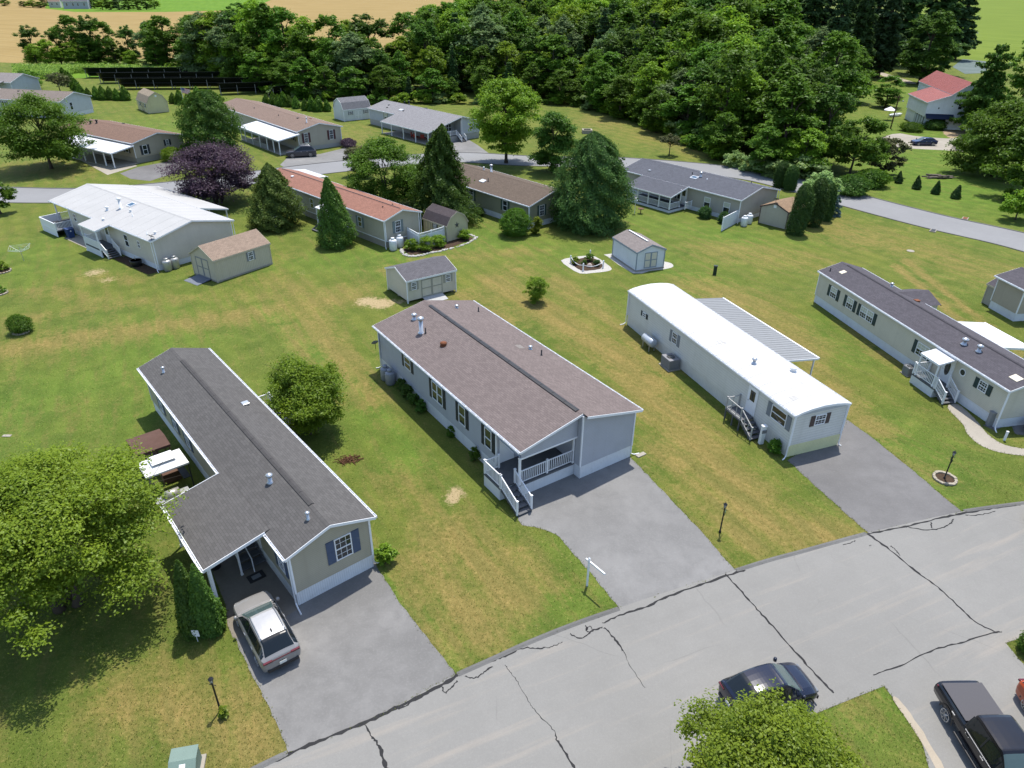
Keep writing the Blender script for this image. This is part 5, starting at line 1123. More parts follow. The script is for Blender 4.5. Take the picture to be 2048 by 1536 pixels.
p,H,r=info(1948,268,85,125); conifer('white_pine','tall ragged pine right of the red-roofed barn',p,H,r,LM['deep'],41,34000,.42,power=.45,droop=.12,ragged=.45,gapf=.3,base=.12)
p,H,r=info(2060,270,30,110); conifer('white_pine','tall pine cut by the right edge beside the barn',p,H,r,LM['deep'],42,26000,.42,power=.45,droop=.12,ragged=.45,gapf=.3,base=.1)
p,H,r=info(2,428,362,62); tree('leafy_tree','small leafy tree cut by the left edge near the pale-roofed home',p,H,r,LM['mid'],43,12000,.24,'round',.2,.28,44,.025)
p,H,r=info(122,188,145,46); tree('ornamental_tree','thin purple-brown tree by the corn at upper left',p,H,r,LM['brown'],44,2600,.40,'broad',.35,.3,26,.03)
p,H,r=info(58,178,140,60); tree('bush','large green bush against the pale home at upper left',p,H,r,LM['mid'],45,6000,.36,'round',.02,.3,30,.0,cat='bush')
p,H,r=info(400,1272,1098,60); 
A1=U(396,1262); A2=U(424,1262)
column('arborvitae','left of the two arborvitae at the carport of the taupe home, with a small sign',A1,4.45,.74,LM['arbor'],46,22000,.11,shape='cone',group='pair of arborvitae by the carport')
column('arborvitae','right of the two arborvitae, touching the carport post of the taupe home',A2,4.25,.76,LM['arbor'],47,22000,.11,shape='cone',group='pair of arborvitae by the carport')
# --- bushes and plants
def bush(label,px,py,wd,top,m,seed,n,leaf,name='bush',prof='round',group=None):
    p,H,r=info(px,py,top,wd)
    if name=='bush': return column(name,label,p,max(.3,H),r*1.02,m,seed,int(n*1.6),leaf*.9,'bush',group,'ball',True,lump=.13)
    return tree(name,label,p,max(.3,H),r,m,seed,n,leaf,prof,.02,.34,32,.02,cat='bush',group=group)
bush('small dark green bush in a mulch ring on the left lawn',44,664,42,632,LM['mid'],50,5000,.11)
bush('bright round green bush alone on the lawn between the grey and the white homes',1070,605,52,552,LM['bright'],51,12000,.10,'leafy_bush')
bush('leafy bush at the front corner of the taupe home',771,1126,40,1092,LM['bright'],52,3400,.12,'leafy_bush')
bush('rounded green bush at the corner of the sage home',1030,470,56,418,LM['mid'],53,10000,.16)
bush('clump of yellow-green ornamental grass beside the rounded bush',1072,468,28,434,LM['yellow'],54,3500,.16,'ornamental_grass')
bush('small dark shrub below the window of the sage home',955,432,24,416,LM['deep'],55,2000,.14)
bush('bright green shrub in front of the tan home by the maple',349,321,44,296,LM['bright'],56,4000,.22)
bush('second green shrub at the gable of the tan home',377,312,26,287,LM['mid'],57,2500,.22)
bush('dark reddish shrub on the lawn beside the long taupe home',697,294,28,278,LM['purple'],58,2500,.22)
bush('dark shrub behind the bronze tree near the loop road',762,306,28,280,LM['purple'],68,2500,.22)
bush('dark evergreen shrub right of the porch of the slate-roofed home',1409,436,24,414,LM['dark'],59,2200,.17)
bush('round dark shrub under the right window of the slate-roofed home',1446,446,20,424,LM['dark'],60,1800,.16)
bush('spiky grass plant at the corner of the white home beside the drive',1546,905,30,880,LM['mid'],61,2600,.11,'ornamental_grass')
for i,(x,y,wd,t) in enumerate([(803,783,26,758),(815,795,28,768),(829,808,28,784),(843,822,26,800)]): bush('leafy day-lily clump in the row along the grey home',x,y,wd,t,LM['deep'],62+i,2200,.13,'lily_clump',group='day-lily row along the grey home')
bush('small shrub beside the grey home below its third window',902,872,20,852,LM['mid'],66,1600,.10,'leafy_bush')
bush('small feathery shrub beside the grey home near the porch',950,921,24,895,LM['mid'],67,1800,.10,'leafy_bush')
for i,(x,y,wd,t,l) in enumerate([(824,500,30,478,'leftmost leafy plant in the stone-edged bed by the vinyl fence'),(852,500,42,474,'largest leafy plant in the stone-edged bed by the vinyl fence'),(879,493,30,470,'leafy plant between fence and shed in the stone-edged bed'),(930,479,30,460,'rightmost leafy plant in front of the star-gabled shed')]): bush(l,x,y,wd,t,LM['bright'],70+i,2600,.14,'garden_plant',group='plants of the stone-edged bed')
for i,(x,y,wd,t,l,m) in enumerate([(1150,528,18,514,'yellow-green plant at the left of the chained garden','yellow'),(1178,522,20,507,'green plant at the back of the chained garden','mid'),(1193,532,16,520,'dark plant at the right of the chained garden','dark'),(1168,530,12,520,'low grey-green plant in the middle of the chained garden','deep')]): bush(l,x,y,wd,t,LM[m],80+i,1600,.11,'garden_plant',group='plants of the chained garden')
bush('tall weeds growing round the left lamp post',449,1432,18,1414,LM['yellow'],86,500,.13,'garden_plant')
bush('low hedge plant at the left edge, upper flower bed',6,540,26,522,LM['bright'],87,1500,.13,'garden_plant')
bush('low plant at the left edge, lower flower bed',2,586,22,572,LM['mid'],88,1000,.13,'garden_plant')
bush('shrub beside the stable doors of the barn',1822,262,40,246,LM['mid'],89,2500,.3)
bush('dark shrub in front of the open bay of the barn',1868,258,44,240,LM['deep'],90,2500,.3)
bush('rounded shrub right of the barn lane',1958,300,80,262,LM['mid'],91,6000,.32)
bush('dark shrub under the leaning tree',1700,388,64,352,LM['deep'],92,5000,.3)
bush('leafy weeds at the foot of the bronze tree',1740,372,60,340,LM['mid'],93,5000,.3)
bush('right-edge dark bush beside the parking pad at lower right',2052,1302,40,1262,LM['mid'],94,2000,.1)
# five little conifers on the barn lawn, one prototype copied
fc=None
for i,(x,y,t,wd,l) in enumerate([(1796,366,343,16,'first small conifer of the row on the barn lawn, nearest the bronze tree'),(1831,378,352,18,'second small conifer of the row on the barn lawn'),(1870,388,362,18,'third small conifer of the row on the barn lawn'),(1911,397,371,20,'fourth small conifer of the row on the barn lawn'),(1757,352,336,14,'small conifer half hidden under the bronze tree')]):
    p,H,r=info(x,y,t,wd)
    if fc is None: fc=column('small_conifer',l,p,2.2,.75,LM['dark'],95,3500,.2,group='young conifers on the barn lawn',shape='cone'); o=fc
    else: o=copy_tree(fc); o['label']=l; o.location=p
    o.scale=(r/.75,r/.75,H/2.2); o.rotation_euler.z=i*1.3
# hedge of young conifers round the solar panels
hp=[(130,160),(137,166),(144,173),(150,180),(157,187),(164,193)]+[(178,197),(195,199),(208,200),(223,200),(236,201),(252,201),(347,207),(361,208),(380,203),(398,205),(533,210),(548,210),(558,212),(568,213),(580,214),(593,217),(611,221),(625,222),(638,223),(655,223)]
hc=[column('hedge_conifer','',(0,0,0),3,1.15,LM['mid'],100+i,3200,.34,shape='teardrop',lump=.16) for i in range(2)]
for i,(x,y) in enumerate(hp):
    p=U(x,y); Hh=rnd.uniform(18,27)/ppm(p)*1.08; o=hc[i] if i<2 else copy_tree(hc[i%2]); o.location=p; o.rotation_euler.z=rnd.uniform(0,6)
    s=Hh/3; o.scale=(s*.95,s*.95,s)
    tag(o,('young conifer in the slanting row left of the solar panels' if i<6 else 'young conifer in the long row in front of the solar panels' if i<16 else 'young conifer in the short row right of the solar panels, above the long taupe home'),'tree','young conifers planted round the solar field')
# ---------------------------------------------------------------- the wood: prototypes copied tree by tree
PROT=[]
for i,(mm,pf,n,lf,bs,cl,nc) in enumerate([('mid','oval',15000,.40,.04,.26,84),('deep','tall',15000,.40,.03,.26,84),('bright','round',14000,.40,.04,.27,74),('mid','tall',15000,.38,.02,.23,96),('willow','broad',15000,.42,.03,.26,80),('mid','egg',15000,.40,.02,.25,88)]):
    PROT.append(tree('woodland_tree','',(0,0,0),14,4.6,LM[mm],200+i,n,lf,pf,bs,cl,nc,.02))
PC=[conifer('woodland_conifer','',(0,0,0),20,3.6,LM['conifer'],220,9000,.75,power=.75,droop=.2,layers=26,ragged=.4,base=.1),conifer('woodland_conifer','',(0,0,0),20,4.2,LM['dark'],221,9000,.8,power=.6,droop=.25,layers=24,ragged=.5,gapf=.2,base=.14)]
used=set()
def put(pr,p,H,r,label,group,cat='tree'):
    k_=id(pr); o=pr if k_ not in used else copy_tree(pr); used.add(k_)
    H0,R0=(14,4.6) if pr in PROT else (20,3.9 if pr is PC[0] else 4.2)
    o.location=p; o.rotation_euler.z=rnd.uniform(0,6.28); o.scale=(r/R0,r/R0*rnd.uniform(.9,1.1),H/H0); tag(o,label,cat,group); return o
FL=[(38,136),(110,137),(200,138),(300,141),(400,152),(480,172),(560,190),(650,199),(760,207),(830,205),(930,206),(1030,205),(1130,209),(1200,221),(1270,243),(1340,272),(1420,306),(1490,334),(1560,352),(1640,352)]
TOP=[(30,38),(85,50),(110,60),(140,30),(200,28),(240,50),(300,40),(340,22),(375,30),(420,20),(470,18),(520,-8),(590,14),(650,20),(690,36),(735,26),(790,18),(850,14),(900,0),(1000,-15),(1100,-18),(1200,-30),(1650,-60)]
def interp(T,x):
    for (a,b),(c,d) in zip(T,T[1:]):
        if a<=x<=c: return b+(d-b)*(x-a)/(c-a)
    return T[0][1] if x<T[0][0] else T[-1][1]
def region(x):
    if x<500: return 'behind the solar field','trees of the belt behind the solar field'
    if x<860: return 'behind the pale grey home','trees of the wood behind the pale grey home'
    if x<1180: return 'behind the sunlit maple','trees of the wood behind the sunlit maple'
    return 'beyond the right-hand bank','trees of the wood on the right bank'
kinds=['rounded mid-green','dark upright','light green','tall leafy','broad grey-green','egg-shaped green']
# the front row follows the edge, further rows are set back
line=cr([U(x,y) for x,y in FL],10)
acc=0; step=6.4; front=[]
for a,b in zip(line,line[1:]):
    L=(b-a).length; t=0
    while acc+L-t>=step:
        t+=step-acc; acc=0; front.append(a.lerp(b,t/L))
    acc+=L-t
def px_of(p):
    d=p.y*CT-(p.z-CH)*ST; return 1024+FPX*p.x/d
nt_=0
for i,p in enumerate(front):
    x=px_of(p); rows=2 if x<470 else 3 if x<700 else 4 if x<850 else 10
    for r_ in range(rows):
        out=Vector((p.x,p.y,0)).normalized()
        q=p+out*(r_*(8.5 if x<850 else 10.5))+Vector((rnd.uniform(-2.2,2.2),rnd.uniform(-2.2,2.2),0))+out*1.5
        if r_ and x>1480 and q.x>66: continue
        xx=px_of(q); yt=interp(TOP,xx)
        Hmax=height_at(q,xx,yt)
        base_h=(9.5,13,16,18,19,20,21,22,23,24)[r_]*rnd.uniform(.82,1.22)
        if x<850:
            Hh=min(Hmax*rnd.uniform(.93,1.0),base_h*1.35) if r_==rows-1 else min(Hmax*.8,base_h)
            if r_==rows-1: Hh=max(Hh,Hmax*rnd.uniform(.84,1.0))
        else: Hh=min(base_h,max(6,Hmax))
        if r_==0: Hh*=rnd.uniform(.62,1.0)
        Hh=min(Hh,26)
        con = x>760 and rnd.random()<(.10 if x<1150 else .12)
        gi=region(x)
        rad=Hh*rnd.uniform(.34,.45) if Hh>10 else Hh*rnd.uniform(.44,.54)
        if con: pr=rnd.choice(PC); rad*=.55; nm='dark pointed conifer in the wood'
        else:
            j=rnd.choice((0,1,2,3,4,5,0,3,2)) if r_ else rnd.choice((0,2,3,5,0,2)); pr=PROT[j]; nm=kinds[j]+' tree '+('at the front edge of the wood' if r_==0 else 'in the second row of the wood' if r_==1 else 'deep in the wood')
        put(pr,q,Hh,rad,nm+' '+gi[0],gi[1]); nt_+=1
# tall dark conifers behind the barn
for i,(x,y,t,wd,l) in enumerate([(1545,170,-40,90,'leftmost tall dark conifer of the stand behind the barn'),(1600,150,-60,96,'second tall conifer of the stand behind the barn'),(1655,165,-70,92,'third tall conifer of the stand behind the barn, with bare lower trunk'),(1700,158,-60,84,'tall slim conifer in the middle of the stand behind the barn'),(1752,155,-80,96,'tall conifer beside the pale track behind the barn'),(1846,150,-90,130,'widest dark conifer directly behind the barn roof'),(1905,120,-70,90,'far conifer at the right end of the stand, before the meadow'),(1575,138,-70,90,'dark conifer in the back of the stand, left part'),(1628,138,-80,90,'dark conifer in the back of the stand, between the second and third'),(1680,135,-80,94,'dark conifer in the back of the stand, middle part'),(1728,140,-80,94,'dark conifer in the back of the stand, over the pale track'),(1790,132,-90,110,'dark conifer in the back of the stand, left of the barn roof'),(1870,118,-80,100,'dark conifer in the back of the stand, right of the barn roof'),(1500,165,-50,90,'dark conifer at the left fringe of the stand')]):
    p,H,r=info(x,y,t,wd); o=put(PC[i%2],p,H,r*1.05,l,'tall conifers behind the barn')
for i,(x,y,t,wd,l) in enumerate([(1480,215,20,120,'big leafy tree left of the conifer stand'),(1560,335,150,150,'broad sunlit tree above the loop road, in front of the conifers'),(1640,330,170,110,'dark leafy tree beside the leaning tree'),(1440,300,95,130,'tall leafy tree over the bank near the road'),(1880,100,-60,110,'leafy tree reaching over the bright meadow'),(1590,300,120,130,'sunlit leafy tree in front of the dark conifers'),(1660,250,90,110,'leafy tree half hidden behind the broad sunlit tree'),(2040,215,30,120,'leafy tree at the right edge behind the pines'),(1975,335,225,120,'leafy tree beside the dirt track of the barn'),(1520,250,60,130,'tall leafy tree at the left foot of the conifer stand'),(1700,205,95,90,'leafy tree under the conifers, left of the pale track'),(1838,168,20,120,'tall leafy tree directly behind the left end of the barn'),(1770,215,150,70,'small leafy tree beside the utility pole')]):
    p,H,r=info(x,y,t,wd); put(PROT[(i*2+3)%6],p,H,r,l,'big leafy trees round the barn')
# undergrowth along the edge of the wood
UB=[tree('undergrowth_bush','',(0,0,0),2.6,2.0,LM[m_],240+i,2600,.34,'round',.01,.32,30,0,cat='bush') for i,m_ in enumerate(('bright','mid','pale'))]
acc=0; step=2.9; k_=0
for a,b in zip(line,line[1:]):
    L=(b-a).length; t=0
    while acc+L-t>=step:
        t+=step-acc; acc=0; p=a.lerp(b,t/L); x=px_of(p)
        if x<90 or x>1640: continue
        o=UB[k_] if k_<3 else copy_tree(rnd.choice(UB)); k_+=1
        inn=-Vector((p.x,p.y,0)).normalized(); o.location=p+inn*rnd.uniform(.2,2.2)+Vector((rnd.uniform(-.8,.8),0,0)); s=rnd.uniform(.5,1.15)*(1.25 if x>1120 else 1); o.scale=(s*rnd.uniform(.8,1.3),s,s*rnd.uniform(.7,1.2)); o.rotation_euler.z=rnd.uniform(0,6)
        gi=region(x); tag(o,'undergrowth bush along the edge of the wood '+gi[0],'bush','undergrowth '+gi[0])
    acc+=L-t
# far belt of trees by the farm
for i,(x,y,t) in enumerate([(10,12,-2),(48,14,2),(66,15,0),(82,16,3),(92,12,-8),(160,14,-4),(172,16,-6),(190,17,-2),(206,20,-4),(222,20,-6),(240,20,-8),(258,20,-6),(276,20,-8),(294,20,-6),(310,18,-4)]):
    p,H,r=info(x,y,t,26); put(PROT[i%6],p,H,r,'far tree in the belt by the distant farm at the top left','trees by the distant farm')
p,H,r=info(190,148,95,30); 
LM['corn']=leafmat('corn_leaf_green',(.12,.20,.03),(.24,.34,.06))
# corn: nobody could count the plants
rs=np.random.RandomState(5); poly=[U(x,y) for x,y in [(28,141),(200,140),(400,147),(520,166),(570,181),(470,172),(440,160),(300,147),(150,147),(135,158),(30,160)]]
def inside(x,y):
    c=False; n=len(poly)
    for i in range(n):
        a,b=poly[i],poly[(i+1)%n]
        if (a.y>y)!=(b.y>y) and x<(b.x-a.x)*(y-a.y)/(b.y-a.y)+a.x: c=not c
    return c
xs=[p.x for p in poly]; ys=[p.y for p in poly]; P_=[]
while len(P_)<15000:
    x=rs.uniform(min(xs),max(xs)); y=rs.uniform(min(ys),max(ys)); y=round(y/.9)*.9+rs.normal()*.12
    if inside(x,y): P_.append((x,y,rs.uniform(.3,2.0)))
P_=np.array(P_); n=len(P_); N=rs.normal(size=(n,3))*.6+np.array([0,-.2,.6]); T=.25+.3*P_[:,2]/2+rs.uniform(0,.45,n)
o=leaves('corn_crop',P_,N,rs.uniform(.6,1.2,n),T+.15,LM['corn'],None,.35); tag(o,'rows of green corn between the solar field and the tree belt','crop',kind='stuff')
# ---------------------------------------------------------------- vehicles
def paint(n,col,metal=.0,coat=.8,rough=.35):
    return plain(n,col,rough,.35,metal,var=.05,coat=coat*.45)
M['carglass']=plain('car_glass',(.008,.011,.013),.04,.5,var=.02)
M['windscreen']=plain('sky_teal_windscreen',(.055,.085,.085),.04,.7,var=.05)  # teal sky reflection mixed into the glass colour
M['tyre']=plain('tyre_rubber',(.018,.018,.018),.85,.2,var=.15)
M['alloy']=plain('alloy_rim',(.45,.46,.47),.3,.5,.8,var=.05)
M['lampred']=plain('tail_lamp',(.095,.010,.016),.15,.6,var=.05)
M['lampclear']=plain('head_lamp',(.14,.15,.16),.1,.7,var=.05)
M['plate']=plain('number_plate',(.62,.63,.60),.5,.3,var=.05)
def car(name,label,cat,loc,yaw,Wd,st,pm,glass_z,wheels,wr=.35,roofm=None,rails=False,door_split=0.0,plate=True,lampz=.85,group=None):
    """st: stations (y, halfwidth, z_low, z_belt, z_top, halfwidth_top) from rear to front; y forward.  glass_z: (i_rearglass0,i_roof0,i_roof1,i_windscreen1) station indices"""
    r=empty(name,loc,yaw,label,cat,group); K_=4; st0=st
    st=[tuple(.5*((2*b)+(c-a)*u+(2*a-5*b+4*c-d)*u*u+(3*b-a-3*c+d)*u**3) for a,b,c,d in zip(st0[max(i-1,0)],st0[i],st0[i+1],st0[min(i+2,len(st0)-1)])) for i in range(len(st0)-1) for u in [q_/K_ for q_ in range(K_)]]+[st0[-1]]
    r0,r1,r2,r3=[g*K_ for g in glass_z]
    def ring(s):
        y,hw,zl,zb,zt,ht=s; m=(zl+zb)/2
        half=[(hw*.80,zl),(hw*.94,zl+.05),(hw*1.0,m),(hw*.985,zb-.10),(hw*.93,zb),(ht,zt-.035 if zt-zb>.1 else max(zb,zt-.01)),(ht*.88,zt),(ht*.45,zt+.017),(0,zt+.022)]
        return [(-x,y,z) for x,z in half]+[(x,y,z) for x,z in reversed(half[:-1])]
    # densify the stations with smooth interpolation
    V=[Vector(s[:3]) for s in st]; rings=[ring(s) for s in st]; n=len(rings[0])
    body=MB(); 
    def q(mb,i,j,off=0): mb.poly([rings[i][j],rings[i][j+1],rings[i+1][j+1],rings[i+1][j]])
    ws=MB(); rg=MB(); sg=[MB(),MB()]; rf=MB()
    for i in range(len(st)-1):
        for j in range(n-1):
            side=j==4 or j==n-1-1-4; top=j in (5,6,7,8,9,10)
            if r1<=i<r2 and top: q(rf,i,j)
            elif r0<=i<r1 and (top): q(rg,i,j)
            elif r2<=i<r3 and (top): q(ws,i,j)
            elif r0<=i<r3 and side: q(body,i,j); 
            else: q(body,i,j)
    body.poly(rings[0][::-1]); body.poly(rings[-1])
    for i in range(len(st)-1): body.poly([rings[i][0],rings[i+1][0],rings[i+1][-1],rings[i][-1]])
    ob=body.build('body',pm,r,True); 
    try: ob.data.set_sharp_from_angle(angle=R(38))
    except Exception: pass
    rf.build('roof',roofm or pm,r,True)
    a=ws.build('windscreen',M['windscreen'],r,True); b=rg.build('rear_window',M['carglass'],r,True)
    # side windows: panes set just outside the pillars
    for sgn in (-1,1):
        pts=[]
        def edge(i,f,g):
            y,hw,zl,zb,zt,ht=st[i]; A=Vector((hw*.93,y,zb)); B=Vector((ht,y,zt-.035)); return A.lerp(B,f)
        ys=[]
        mb=MB(); segs=list(range(r0,r3+1))
        low=[];hi=[]
        for i in segs:
            y,hw,zl,zb,zt,ht=st[i]
            if zt-zb<.12: continue
            low.append(edge(i,.10,0)); hi.append(edge(i,.86,0))
        # trim ends toward the glass corners
        i0,i1=segs[0],segs[-1]
        L0=low[0].lerp(Vector((st[i0][1]*.93,st[i0][0],st[i0][3])),.62); L1=low[-1].lerp(Vector((st[i1][1]*.93,st[i1][0],st[i1][3])),.80)
        low=[L0]+low+[L1]; hi=[L0+Vector((0,0,.02))]+hi+[L1+Vector((0,0,.02))]
        for c in range(len(low)-1):
            qd=[low[c],low[c+1],hi[c+1],hi[c]]; mb.poly([((v.x+.012)*sgn,v.y,v.z) for v in qd])
        o=mb.build('side_window',M['carglass'],r)
        y0=door_split
        for yy in ([y0] if not isinstance(y0,(list,tuple)) else y0):
            pb=MB()
            for c in range(len(low)-1):
                if min(low[c].y,low[c+1].y)<=yy<=max(low[c].y,low[c+1].y):
                    f=(yy-low[c].y)/(low[c+1].y-low[c].y+1e-9); a0=low[c].lerp(low[c+1],f); a1=hi[c].lerp(hi[c+1],f)
                    pb.bar(((a0.x+.018)*sgn,a0.y,a0.z),((a1.x+.018)*sgn,a1.y,a1.z),.07,.012)
            if pb.v: pb.build('pillar',M['black'],o)
        # door handles and seams
        hb=MB(); hw=Wd/2; zb=st0[len(st0)//2][3]
        ysl=[door_split] if not isinstance(door_split,(list,tuple)) else list(door_split)
        for yy in ysl:
            for d in (-.75,.22):
                hb=MB(); hb.box(sgn*(hw*.985)-.012,sgn*(hw*.985)+.022*sgn+.0,yy+d,yy+d+.2,zb-.17,zb-.13) if sgn>0 else hb.box(sgn*(hw*.985)-.022,sgn*(hw*.985)+.012,yy+d,yy+d+.2,zb-.17,zb-.13)
                hb.build('door_handle',M['alloy'],r)
        mb=MB(); iw=r3; y=st[r3][0]-.12; x=sgn*(hw*.97)
        mb.tube([(x,y,zb+.05),(x+sgn*.06,y-.02,zb+.08)],.025,6); 
        for k_ in range(1): mb.lathe([(.02,-.11),(.075,-.09),(.085,0),(.07,.08),(.02,.10)],(x+sgn*.10,y,zb+.10),10)
        mb.build('wing_mirror',pm,r,True)
        for sfx,yy in enumerate(wheels):
            wb=MB(); x0=sgn*(hw-.22); x1=sgn*(hw-.004)
            pr=[(wr*.62,0),(wr*.93,.0),(wr,.04),(wr,.18),(wr*.93,.222),(wr*.66,.226)]
            wb.tube([(x0+sgn*d,yy,wr) for _,d in pr],[a_ for a_,_ in pr],20); wo=wb.build('wheel',M['tyre'],r,True)
            rb=MB(); xr=x0+sgn*.222
            rb.tube([(xr-sgn*.05,yy,wr),(xr+sgn*.004,yy,wr)],[wr*.20,wr*.16],10)
            for k_ in range(7):
                a_=k_*6.283/7; rb.bar((xr,yy+math.cos(a_)*wr*.14,wr+math.sin(a_)*wr*.14),(xr-sgn*.004,yy+math.cos(a_)*wr*.64,wr+math.sin(a_)*wr*.64),wr*.14,.03)
            m_=18
            for k_ in range(m_):
                a_,b_=k_*6.283/m_,(k_+1)*6.283/m_; rb.poly([(xr+sgn*.006,yy+math.cos(t_)*rr*wr,wr+math.sin(t_)*rr*wr) for t_,rr in ((a_,.58),(b_,.58),(b_,.68),(a_,.68))])
            rb.build('rim',M['alloy'],wo)
            ab=MB()
            for k_ in range(12):
                a_,b_=k_*math.pi/12-.12,(k_+1)*math.pi/12-.12; xx=sgn*(hw+.006)
                ab.poly([(xx if rr>1.05 else xx-sgn*.004,yy+math.cos(t_)*rr*wr,wr+math.sin(t_)*rr*wr) for t_,rr in ((a_,.99),(b_,.99),(b_,1.17),(a_,1.17))])
            ab.build('wheel_arch',M['black'],r)
    f=st[-1]; bck=st[0]; hl=MB()
    for sgn in (-1,1):
        hl=MB(); y=st0[-2][0]; x=sgn*st0[-2][1]*.74; hl.box(x-.14,x+.14,y-.06,y+.085,lampz-.19,lampz-.07); hl.build('headlight',M['lampclear'],r,bevel=.03)
        tl=MB(); x=sgn*st0[1][1]*.78; tl.box(x-.2,x+.2,bck[0]-.022,st0[1][0]+.02,lampz,lampz+.09); tl.build('tail_light',M['lampred'],r,bevel=.02)
    bp=MB(); bp.box(-Wd*.38,Wd*.38,bck[0]-.045,bck[0]+.06,.30,.48); bp.build('rear_bumper',M['black'],r,bevel=.04)
    bp=MB(); bp.box(-Wd*.42,Wd*.42,f[0]-.02,f[0]+.045,.28,.48); bp.box(-Wd*.22,Wd*.22,f[0]-.02,f[0]+.02,.55,.66); bp.build('front_bumper',M['black'],r,bevel=.03)
    if plate: pb=MB(); pb.box(-.16,.16,bck[0]-.064,bck[0]-.052,.56,.71); pb.build('number_plate',M['plate'],r)
    if rails:
        for sgn in (-1,1):
            b_=MB(); i0,i1=r1,r2; pts=[(sgn*st[i][5]*.90,st[i][0],st[i][4]+.045) for i in range(i0,i1+1)]; b_.tube(pts,.022,6); b_.build('roof_rail',M['alloy'],r,True)
    return r
suv=[(-2.26,.60,.42,.70,.72,.42),(-2.20,.80,.32,.90,.92,.58),(-2.06,.90,.25,1.00,1.07,.66),(-1.72,.925,.22,1.04,1.46,.585),(-1.48,.93,.22,1.035,1.565,.595),(-.9,.93,.22,1.02,1.625,.605),(-.25,.93,.22,1.00,1.625,.605),(.10,.93,.22,.99,1.55,.585),(1.02,.925,.22,.97,1.03,.70),(1.2,.92,.22,.955,1.0,.69),(1.72,.90,.25,.90,.945,.64),(2.06,.80,.30,.80,.84,.52),(2.24,.56,.38,.64,.66,.34)]
g0,g1=U(570,1340),U(503,1213); d=g1-g0
mid=g0.lerp(g1,.5); SUV=car('suv','silver-grey SUV parked nose-in at the carport of the taupe home','suv',mid,math.atan2(d.x,d.y),1.86,suv,paint('silver_grey_paint',(.245,.238,.23),.25,.9),(2,4,7,8),(-1.38,1.36),.36,paint('silver_roof_paint',(.40,.395,.39),.3,.9),True,(-.35,))
fin=MB(); fin.poly([(0,-1.35,1.64),(0,-1.12,1.65),(0,-1.30,1.74)]); fin.bar((0,-1.33,1.65),(0,-1.16,1.655),.05,.03); fin.build('antenna',M['black'],SUV)
st_=MB(); st_.box(-.70,.70,-2.262,-2.235,.86,.90); st_.build('light_bar',M['lampred'],SUV)
rr=MB()
for x in (-.42,-.2,0,.2,.42):
    rr.bar((x,-1.55,1.612),(x,.25,1.642),.02,.012) if False else None
hat=[(-2.12,.60,.40,.70,.72,.42),(-2.08,.82,.30,.90,.92,.6),(-1.95,.87,.24,.98,1.02,.62),(-1.45,.90,.20,1.0,1.36,.56),(-1.2,.905,.20,.99,1.42,.57),(-.6,.91,.20,.97,1.475,.585),(.0,.91,.20,.96,1.465,.585),(.35,.91,.20,.95,1.42,.57),(1.1,.90,.20,.93,.97,.68),(1.25,.90,.20,.91,.95,.68),(1.75,.87,.24,.82,.86,.62),(2.02,.78,.30,.70,.73,.5),(2.12,.50,.38,.58,.6,.30)]
d=(U(1755,1358)-U(1600,1406)).normalized(); mid=U(1532,1400)
hatb=[(y*.93,w_,z1_,z2_*1.06,z3_*1.14,e_) for y,w_,z1_,z2_,z3_,e_ in hat]
blk=paint('navy_black_paint',(.008,.011,.026),0,1.0,.2)
HAT=car('hatchback','black hatchback parked on the near road above the leafy street tree','hatchback',mid,math.atan2(d.x,d.y),1.82,hatb,blk,(2,4,7,8),(-1.22,1.27),.33,None,False,(-.3,))
sr=MB(); sr.poly([(-.36,-.1,1.503),(.36,-.1,1.503),(.36,.3,1.458),(-.36,.3,1.458)]); sr.build('sunroof',M['carglass'],HAT)
# pickup
pk=[(-2.85,.93,.50,.95,1.06,.80),(-2.80,.97,.45,1.05,1.16,.84),(-1.0,.985,.42,1.06,1.18,.84),(-.95,.985,.40,1.10,1.50,.64),(-.84,.985,.38,1.10,1.84,.66),(-.2,.985,.38,1.10,1.90,.68),(.45,.985,.38,1.10,1.89,.68),(.75,.985,.38,1.10,1.82,.66),(1.42,.98,.38,1.12,1.18,.76),(1.6,.97,.38,1.12,1.17,.76),(2.5,.95,.42,1.08,1.13,.74),(2.8,.90,.48,1.0,1.04,.66),(2.88,.82,.50,.86,.88,.6)]
g0=U(1873.4,1447); g1=U(1960,1590); d=(U(1935.5,1536)-U(1851.5,1395.7)).normalized()
side=Vector((d.y,-d.x,0)); side=side if side.x>0 else -side
tail=U(1858,1400); mid=tail+side*.99+d*2.85
PK=car('pickup_truck','black crew-cab pickup with a grey tonneau cover parked at the lower right','pickup truck',mid,math.atan2(d.x,d.y),1.98,pk,paint('black_truck_paint',(.007,.007,.010),0,1.0,.2),(3,4,7,8),(-1.85,1.75),.41,None,False,(.05,-.9),True,.95)
tn=MB(); tn.box(-.86,.86,-2.78,-1.02,1.19,1.235); tn.build('tonneau_cover',plain('tonneau_vinyl',(.085,.082,.088),.8,.2,var=.2,scale=30),PK,bevel=.02)
tg=MB(); tg.box(-.70,.70,-2.90,-2.852,.62,1.05); tg.build('tailgate',paint('black_truck_tailgate',(.008,.008,.011),0,.9,.25),PK,bevel=.02)

for x in (-1.0,1.0): cb=MB(); cb.bar((x,-.75,1.12),(x,1.2,1.12),.02,.03); cb.build('chrome_strip',M['alloy'],PK)

